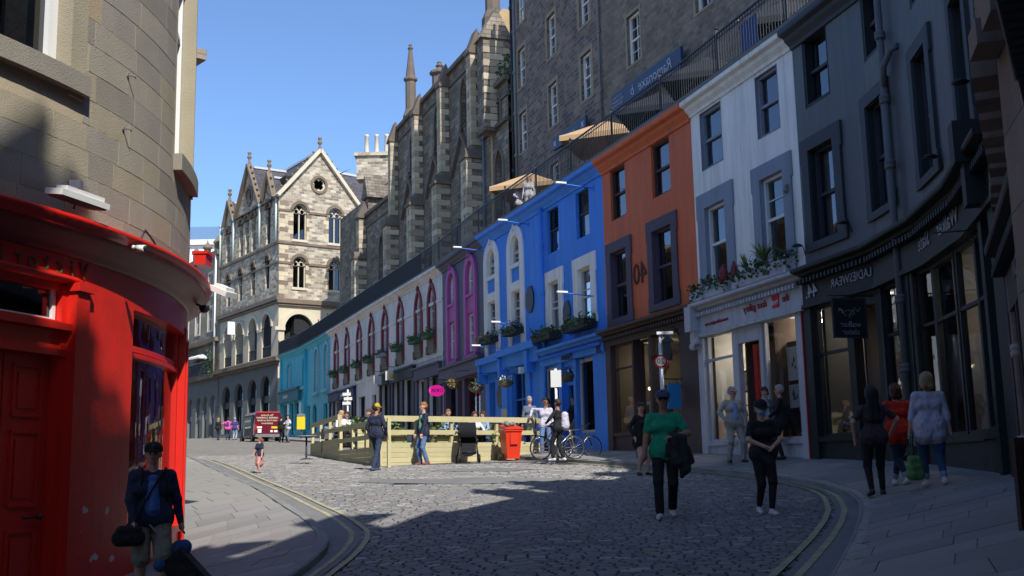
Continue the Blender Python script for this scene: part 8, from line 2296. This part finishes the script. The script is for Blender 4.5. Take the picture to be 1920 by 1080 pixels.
g2 = person(feet_at(1437, 966), R(10), 'woman in black with a black cap and pale blue face mask in the road', 1.66, True, 'fair', 'black', 'short', 'black', 'black', shoe_w, 'short', True, 1.02,
       feet=((-.05, .14), (.03, -.16)), lift=(.04, 0), hands=((-.07, -.22, 1.05), (.09, -.22, 1.05)), cap='black', mask=True, nod=.3, elbow=((-1, .3, -.2), (1, .3, -.2)), hem=.9, trouser_end=.12,
       extra=[('charcoal', (-.1, -.03, .98), (.1, -.03, .98), .135, .135), ('charcoal', (-.06, -.09, .95), (.05, -.1, .82), .07, .09), ('charcoal', (.0, -.13, 1.02), (.02, -.15, .98), .05, .04)])
g3 = person(on_pav(1646, 912, 17.2), R(176), 'woman with long black hair, dark floral blouse and black trousers walking away', 1.66, True, 'fair', 'black', 'long', 'floral', 'black', shoe_b, 'short', True, 1.02,
       feet=((-.10, -.10), (.12, .10)), lift=(0, .02), hands=((-.33, -.16, 1.03), (.30, -.05, .95)), hem=.88)
g4 = person(on_pav(1690, 890, 18.0), R(178), 'auburn-haired woman in an orange-red top walking away between two women', 1.60, True, 'fair', 'auburn', 'bob', 'orange', 'dark_jeans', shoe_w, 'short', True, 1.12,
       feet=((.08, -.14), (-.06, .12)), lift=(0, .03), hands=((-.22, -.2, .98), (.30, .10, .98)), hem=.8, trouser_end=.2, cuffs='pale_blue')
g5 = person(on_pav(1752, 903, 16.6), R(172), 'fair-haired woman in a loose white top and rolled jeans walking away', 1.66, True, 'pink', 'fair', 'bob', 'lilac_white', 'mid_jeans', shoe_w, 'three', True, 1.2,
       feet=((-.12, .16), (.08, -.12)), lift=(.03, 0), hands=((-.30, .04, .80), (.30, -.05, .84)), hem=.76, trouser_end=.2, cuffs='pale_blue')
g6 = person(on_pav(1380, 863, 26.4), R(12), 'grey-haired man in a beige jacket and blue shirt standing before the gallery', 1.77, True, 'pink', 'grey', 'short', 'beige', 'stone_trousers', shoe_b, build=1.08,
       feet=((-.14, .05), (.17, -.05)), hands=((-.24, -.10, .98), (.24, -.08, .92)), glasses=True, head_turn=R(25), open_shirt='sky_shirt', hem=.84)
g7 = person(on_pav(1440, 862, 26.3), R(20), 'dark-haired woman with a pale blue scarf standing by the red door', 1.64, True, 'fair', 'dark', 'bun', 'bluegrey', 'black', shoe_b, female=True, collar='pale_blue', head_turn=R(-40), hands=((-.2, -.2, 1.0), (.2, -.2, 1.0)), open_shirt='pale_blue')
g8 = person(on_pav(1468, 862, 25.6), R(-105), 'grey-haired woman in a wide black cape by the right gallery window', 1.68, True, 'pink', 'grey', 'short', 'black', 'black', shoe_b, female=True, head_turn=R(10), hands=((-.14, -.22, 1.05), (.14, -.24, 1.02)),
       coat=('black', .88, .17), extra=[('black', (0, .12, 1.2), (0, .33, .84), .13, .07)])
g9 = person(feet_at(1206, 892), R(25), 'bare-legged woman in a black cloak standing behind the man in green', 1.68, True, 'fair', 'dark', 'shoulder', 'black', 'black', shoe_b, female=True, skirt=('grey', .52, .17), head_turn=R(-30),
       hands=((-.28, -.1, .95), (.2, -.2, 1.0)), coat=('black', .78, .16), feet=((-.1, .02), (.12, -.02)))
g10 = person(feet_at(706, 883), R(150), 'man in a yellow cap, navy varsity jacket and jeans walking away past the parklet corner', 1.82, True, 'tan', 'dark', 'short', 'navy', 'dark_jeans', shoe_n, build=1.04,
       feet=((-.06, .22), (.1, -.18)), lift=(.0, .0), hands=((-.24, -.12, .93), (.24, -.1, .93)), cap='yellow_cap', hem=.93, head_turn=R(-20),
       extra=[('red_band', (-.07, 0, .95), (.07, 0, .95), .130, .130), ('stripe_white', (-.07, 0, .925), (.07, 0, .925), .132, .132)], elbow=((-1, .9, 0), (1, .9, 0)))
g11 = person(feet_at(795, 872), R(-62), 'ginger-haired man in a navy jacket and blue jeans before the parklet boards', 1.84, True, 'fair', 'ginger', 'short', 'navy', 'blue_jeans', mat('red_shoe', (.2, .05, .04)), build=1.0,
       feet=((-.12, -.05), (.1, .06)), hands=((-.2, -.16, .88), (.2, -.14, .86)), open_shirt='green_vest', hem=.84)
g12 = person(feet_at(486, 888), R(-40), 'small child in a navy top and pink skirt walking in the road', .98, True, 'fair', 'ginger', 'shoulder', 'navy', 'pink_skirt', mat('red_shoe', (.2, .05, .04)), 'short', True, 1.15, skirt=('pink_skirt', .5, .2),
       feet=((-.1, .1), (.1, -.08)), hands=((-.3, -.18, .86), (.26, -.05, .8)), nod=.35)
g13 = person((1.0, 36.1, road(1.0, 36.1) + .12), R(-15), 'man in a white hooded top leaning on the end of the parklet fence', 1.80, True, 'tan', 'dark', 'short', 'lilac_white', 'blue_jeans', mat('brown_shoe', (.15, .09, .06)), head_turn=R(35), glasses=True,
       feet=((-.1, -.12), (.12, .05)), hands=((-.48, -.05, 1.22), (.26, -.1, .86)), elbow=((-.5, .5, .6), (1, .6, 0)), hem=.9)
g14 = person(feet_at(1048, 864, UP), R(-120), 'man in black carrying a white backpack beside the bicycles', 1.72, True, 'tan', 'dark', 'short', 'black', 'black', shoe_w, head_turn=R(-10), hands=((-.2, -.25, 1.1), (.16, -.26, 1.12)), feet=((-.08, .12), (.1, -.12)))
p = at_y(1076, 800, 38.4); g15 = person((p.x, p.y, .75), R(-60), 'woman in a black top and grey trousers in the doorway of the second blue shop', 1.7, True, 'fair', 'dark', 'bun', 'black', 'khaki', shoe_b, 'short', True, hands=((-.1, -.25, 1.0), (.25, -.1, .95)))
p = at_y(994, 800, 37.2); g16 = person((p.x, p.y, .62), R(15), 'man in a grey-blue top standing behind the man in the white hood', 1.76, False, 'fair', 'grey', 'short', 'bluegrey', 'dark_jeans')
p = at_y(1027, 800, 37.6); g17 = person((p.x, p.y, .62), R(-50), 'man in dark clothes near the blue shop window behind the backpacker', 1.7, False, 'tan', 'black', 'short', 'charcoal', 'black')
# seated and standing behind the parklet fence
def seat(px, y, rz, lab, z=None, dz=.45, **k):
    p = at_y(px, 800, y); g = person((p.x, p.y, (.45 if z is None else z)), rz, lab, seated=True, hands=((-.16, -.3, 1.05), (.16, -.3, 1.05)), h=.016, **k)
    c = root('chair', g.location, 'cafe chair under the ' + ' '.join(lab.replace(' seated', '').split()[:9]), 'chair', 'cafe chairs in the parklet', rz)
    mb = MB(); mb.box(-.22, .22, -.22, .22, .40, .44); mb.build('seat', m_lead, c, local=True); mb = MB(); mb.box(-.22, .22, .2, .23, .5, .88); mb.build('backrest', m_lead, c, local=True)
    for x in (-.2, .2):
        for y_ in (-.2, .2): mb = MB(); mb.tube([(x, y_, 0), (x, y_, .42)], .012, 5); mb.build('leg', m_black, c, local=True)
    return g
seat(841, 37.0, R(20), 'man with short fair hair in a blue top seated behind the fence', z=.72, skin='pink', hair='ginger', top='sky_shirt', legs='dark_jeans')
seat(832, 36.0, R(-70), 'person in pale blue bending low behind the fence beside the blue-topped man', z=.5, skin='pink', hair='brown', top='pale_blue', legs='dark_jeans')
seat(890, 36.4, R(30), 'long-haired woman in white seated behind the middle of the fence', z=.6, skin='fair', hair='brown', hstyle='shoulder', top='white', legs='black', female=True)
seat(906, 36.8, R(-30), 'woman with brown wavy hair and denim jacket seated facing the woman in white', z=.62, skin='fair', hair='brown', hstyle='shoulder', top='pale_blue', legs='dark_jeans', female=True)
seat(640, 40.5, R(40), 'blonde woman in a pale top seated at the shaded side of the parklet', z=.95, skin='fair', hair='blonde', hstyle='bob', top='white', legs='black', female=True)
seat(650, 41.4, R(-40), 'person in a white shirt with dark hair beside the blonde woman', z=.95, skin='tan', hair='dark', top='white', legs='dark_jeans')
seat(618, 41.5, R(150), 'brown-haired person in a pale jacket with back to the camera in the parklet', z=.75, skin='fair', hair='brown', hstyle='bob', top='pale_blue', legs='dark_jeans')
seat(692, 36.5, R(-60), 'person in a pink top half hidden behind the man in the yellow cap', z=.75, skin='pink', hair='brown', top='pink', legs='dark_jeans')
# ---- far down the street
def far(px, y, rz, lab, **k):
    p = at_y(px, 820, y); return person((p.x, p.y, road(p.x, p.y) + k.pop('dz', 0)), rz, lab, h=.024, **k)
far(409, 88, R(170), 'woman with fair hair and black clothes at the far end of the street', skin='fair', hair='fair', hstyle='shoulder', top='black', legs='dark_jeans', female=True, feet=((-.08, .1), (.1, -.1)))
far(427, 88, R(180), 'person in a bright pink top and dark jeans at the far end of the street', skin='fair', hair='dark', top='pink', legs='dark_jeans', hands=((-.4, -.1, 1.1), (.4, -.1, 1.1)), build=1.15, extra=[('purple_shirt', (0, .08, 1.35), (0, .1, 1.15), .1, .12)])
far(440, 87, R(175), 'man in a purple T-shirt and pale jeans at the far end of the street', skin='fair', hair='grey', top='purple_shirt', legs='pale_jeans', build=1.15, sleeves='short')
far(527, 73, R(160), 'person in dark clothes at the rear corner of the van', skin='fair', hair='dark', top='black', legs='black')
far(540, 72, R(-50), 'person in a pale top and grey trousers beside the van', H=1.75, skin='fair', hair='dark', top='white', legs='grey', hands=((-.2, -.2, 1.2), (.2, -.2, 1.2)))
# ---- on the terrace
for px, y, rz, lab, k in ((964, 45.0, R(30), 'man in a white shirt with dark beard leaning on the terrace railing', dict(skin='tan', hair='dark', top='white', legs='navy', hands=((-.3, -.32, 1.08), (.3, -.32, 1.08)))),
                       (981, 43.6, R(-10), 'blonde woman in pale pink standing at the terrace railing', dict(skin='fair', hair='blonde', hstyle='shoulder', top='offwhite', legs='beige', female=True)),
                       (577, 89.5, R(20), 'person in blue at the far end of the terrace railing', dict(skin='fair', hair='fair', top='blue_shirt', legs='white')),
                       (572, 90.5, R(60), 'person in a red patterned top at the far end of the terrace railing', dict(skin='fair', hair='fair', top='red_band', legs='khaki'))):
    p = at_y(px, 400, y)
    person((p.x + .25, p.y + .1, 10.05), rz, lab, h=.018, **k)

# ---- the traveller at the lower left
LP = at_y(283, 1000, 11.7); lz = road(LP.x, LP.y) + UP
gl_ = person((LP.x, LP.y, lz), R(22), 'traveller in a black cap, navy jacket and khaki shorts passing the red shop', 1.6, True, 'pink', 'dark', 'short', 'navy', 'khaki', shoe_b, build=1.14, shorts=.98,
       feet=((-.10, .04), (.12, -.12)), hands=((-.20, -.16, .90), (.34, .02, .80)), cap='black', open_shirt='blue_shirt', hem=.88, glasses=False, elbow=((-1, .4, 0), (1, .5, 0)), head_turn=R(-8), h=.0085,
       extra=[('blue_shirt', (0, -.10, 1.28), (.0, -.12, 1.03), .06, .075)])
LK = 1.6 / 1.75; ML_ = rot_at((LP.x, LP.y, lz), R(22)) @ Matrix.Diagonal((LK, LK, LK, 1))
bg = root('shoulder_bag', ML_ @ Vector((-.24, -.2, .7)), 'black shoulder bag with a long strap on the hip of the traveller', 'bag')
b_ = Body(.012); b_.cap((-.34, -.2, .72), (-.16, -.2, .72), .09, .09, 'm', .02, (1, 1.4, 1)); b_.cap((-.33, -.2, .80), (-.17, -.2, .80), .06, .06, 'm', .02)
o = bpy.data.objects.new('pouch', b_.mesh('pouch', {'m': CL['black']})); COL.objects.link(o); o.parent = bg; o.matrix_local = Matrix.Translation(-Vector(bg.location)) @ ML_
mb = MB(ML_); mb.tube([(-.22, -.2, .8), (-.12, -.17, 1.05), (.02, -.16, 1.3), (.12, -.08, 1.46), (.13, .05, 1.46), (.05, .14, 1.3), (-.15, .1, 1.0), (-.3, -.12, .8)], .014, 5); mb.build('strap', CL['black'], bg)
bp = root('backpack', ML_ @ Vector((.08, .25, 1.1)), 'navy-black backpack on the shoulders of the traveller', 'backpack')
b_ = Body(.014); b_.cap((.08, .20, 1.02), (.08, .2, 1.34), .15, .12, 'm', .04); b_.cap((.16, .26, .95), (.16, .26, 1.1), .09, .09, 'm', .03); o = bpy.data.objects.new('pack', b_.mesh('pack', {'m': CL['black']})); COL.objects.link(o); o.parent = bp; o.matrix_local = Matrix.Translation(-Vector(bp.location)) @ ML_
mb = MB(ML_)
for x in (-.12, .14): mb.tube([(x, .12, 1.42), (x, -.04, 1.48), (x, -.12, 1.38), (x * 1.2, -.1, 1.15), (x * 1.2, .1, 1.0)], .016, 5)
mb.build('strap', CL['black'], bp)
sc_ = Vector((LP.x + .62, LP.y + .1, lz)); su = root('suitcase', sc_, 'black wheeled suitcase tipped back on its handle beside the traveller', 'suitcase')
MSu = rot_at(sc_, R(10)) @ Matrix.Rotation(R(-42), 4, 'Y')
mb = MB(MSu); mb.box(-.13, .13, -.2, .2, .08, .62); mb.box(-.15, -.13, -.16, .16, .14, .4); mb.build('case', CL['black'], su)
mb = MB(MSu); mb.tube([(.06, -.12, .62), (.06, -.12, 1.0), (.06, .12, 1.0), (.06, .12, .62)], .011, 5); mb.build('handle', m_metal, su)
for y in (-.17, .17): mb = MB(MSu); mb.lathe([(0, -.015), (.045, -.015), (.045, .015), (0, .015)], (.1, y, .05), 10, axis='y'); mb.build('wheel', m_black, su)

# ---- bags carried by the walkers
def sack(loc, sz, m, label, name='bag', rz=0, handle=True, tilt=0, hl=.25, hm=None):
    g = root(name, loc, label, 'bag', None, 0); b_ = Body(.012)
    w, d, h = sz; b_.cap((-w * .3, 0, h * .2), (w * .3, 0, h * .2), d, d, 'm', .04); b_.cap((-w * .22, 0, h * .8), (w * .22, 0, h * .8), d * .8, d * .8, 'm', .04); b_.cap((-w * .3, 0, h * .5), (w * .3, 0, h * .5), d * .9, d * .9, 'm', .04)
    o = bpy.data.objects.new('pouch', b_.mesh('pouch', {'m': m})); COL.objects.link(o); o.parent = g; o.rotation_euler = (0, tilt, rz)
    if handle:
        mb = MB(Matrix.Rotation(rz, 4, 'Z')); 
        for y in (-d * .4, d * .4): mb.tube([(-w * .3, y, h * .9), (-.02, y * .4, h + hl), (.02, y * .4, h + hl), (w * .3, y, h * .9)], .007, 4)
        mb.build('handle', hm or m, g, local=True)
    return g
m_net = cm('green_net', (.13, .26, .09), var=.6, scale=30)
q = g5.location; sack((q.x - .30, q.y - .08, q.z + .10), (.2, .085, .36), m_net, 'limp green net shopping bag hanging from the hand of the woman in white', rz=.2, hl=.34)
q = g4.location; g = sack((q.x + .2, q.y - .22, q.z + .58), (.3, .06, .36), cm('tote_navy', (.02, .03, .10)), 'navy tote bag with a white square carried by the woman in orange-red', hl=.12)
mb = MB(rot_at((q.x + .21, q.y - .29, q.z + .58), .1)); mb.box(-.08, .10, -.004, .004, .03, .27); mb.build('print', m_white, g); text('B', rot_at((q.x + .22, q.y - .296, q.z + .73), .1) @ Matrix.Rotation(R(90), 4, 'X'), .2, CL['tote_navy'], g, ext=.002)
q = g13.location; sack((q.x + .32, q.y - .15, q.z + .25), (.26, .05, .36), m_white, 'white paper carrier bag held by the man in the white hood', hl=.2); sack((q.x + .12, q.y + .2, q.z + .25), (.24, .05, .34), cm('pink_paper', (.5, .25, .25)), 'pinkish carrier bag behind the white one', hl=.2)
q = g14.location; b_ = Body(.014); b_.cap((0, 0, 0), (0, 0, .3), .13, .1, 'm', .04); b_.cap((.03, .06, 0), (.03, .06, .14), .09, .08, 'm', .04); o = bpy.data.objects.new('backpack', b_.mesh('backpack', {'m': CL['lilac_white']})); COL.objects.link(o); o.location = (q.x + .2, q.y - .02, q.z + .98); tag(o, 'white backpack on the back of the man in black by the bicycles', 'backpack')
# blue jacket thrown over the suitcase, red luggage tag
b_ = Body(.012); b_.cap((-.12, -.16, .62), (.1, .14, .64), .07, .07, 'm', .04); b_.cap((-.16, .0, .5), (.14, .05, .6), .09, .08, 'm', .04); b_.cap((-.2, -.1, .4), (-.18, .12, .38), .05, .06, 'm', .04)
o = bpy.data.objects.new('jacket', b_.mesh('jacket', {'m': cm('rain_blue', (.03, .08, .20), bump=.9)})); COL.objects.link(o); o.matrix_world = MSu; tag(o, 'crumpled blue jacket lying on the top of the suitcase', 'jacket')
mb = MB(MSu); mb.box(.03, .08, -.1, .1, .74, .93); mb.build('luggage_tag', P_['red'], su)
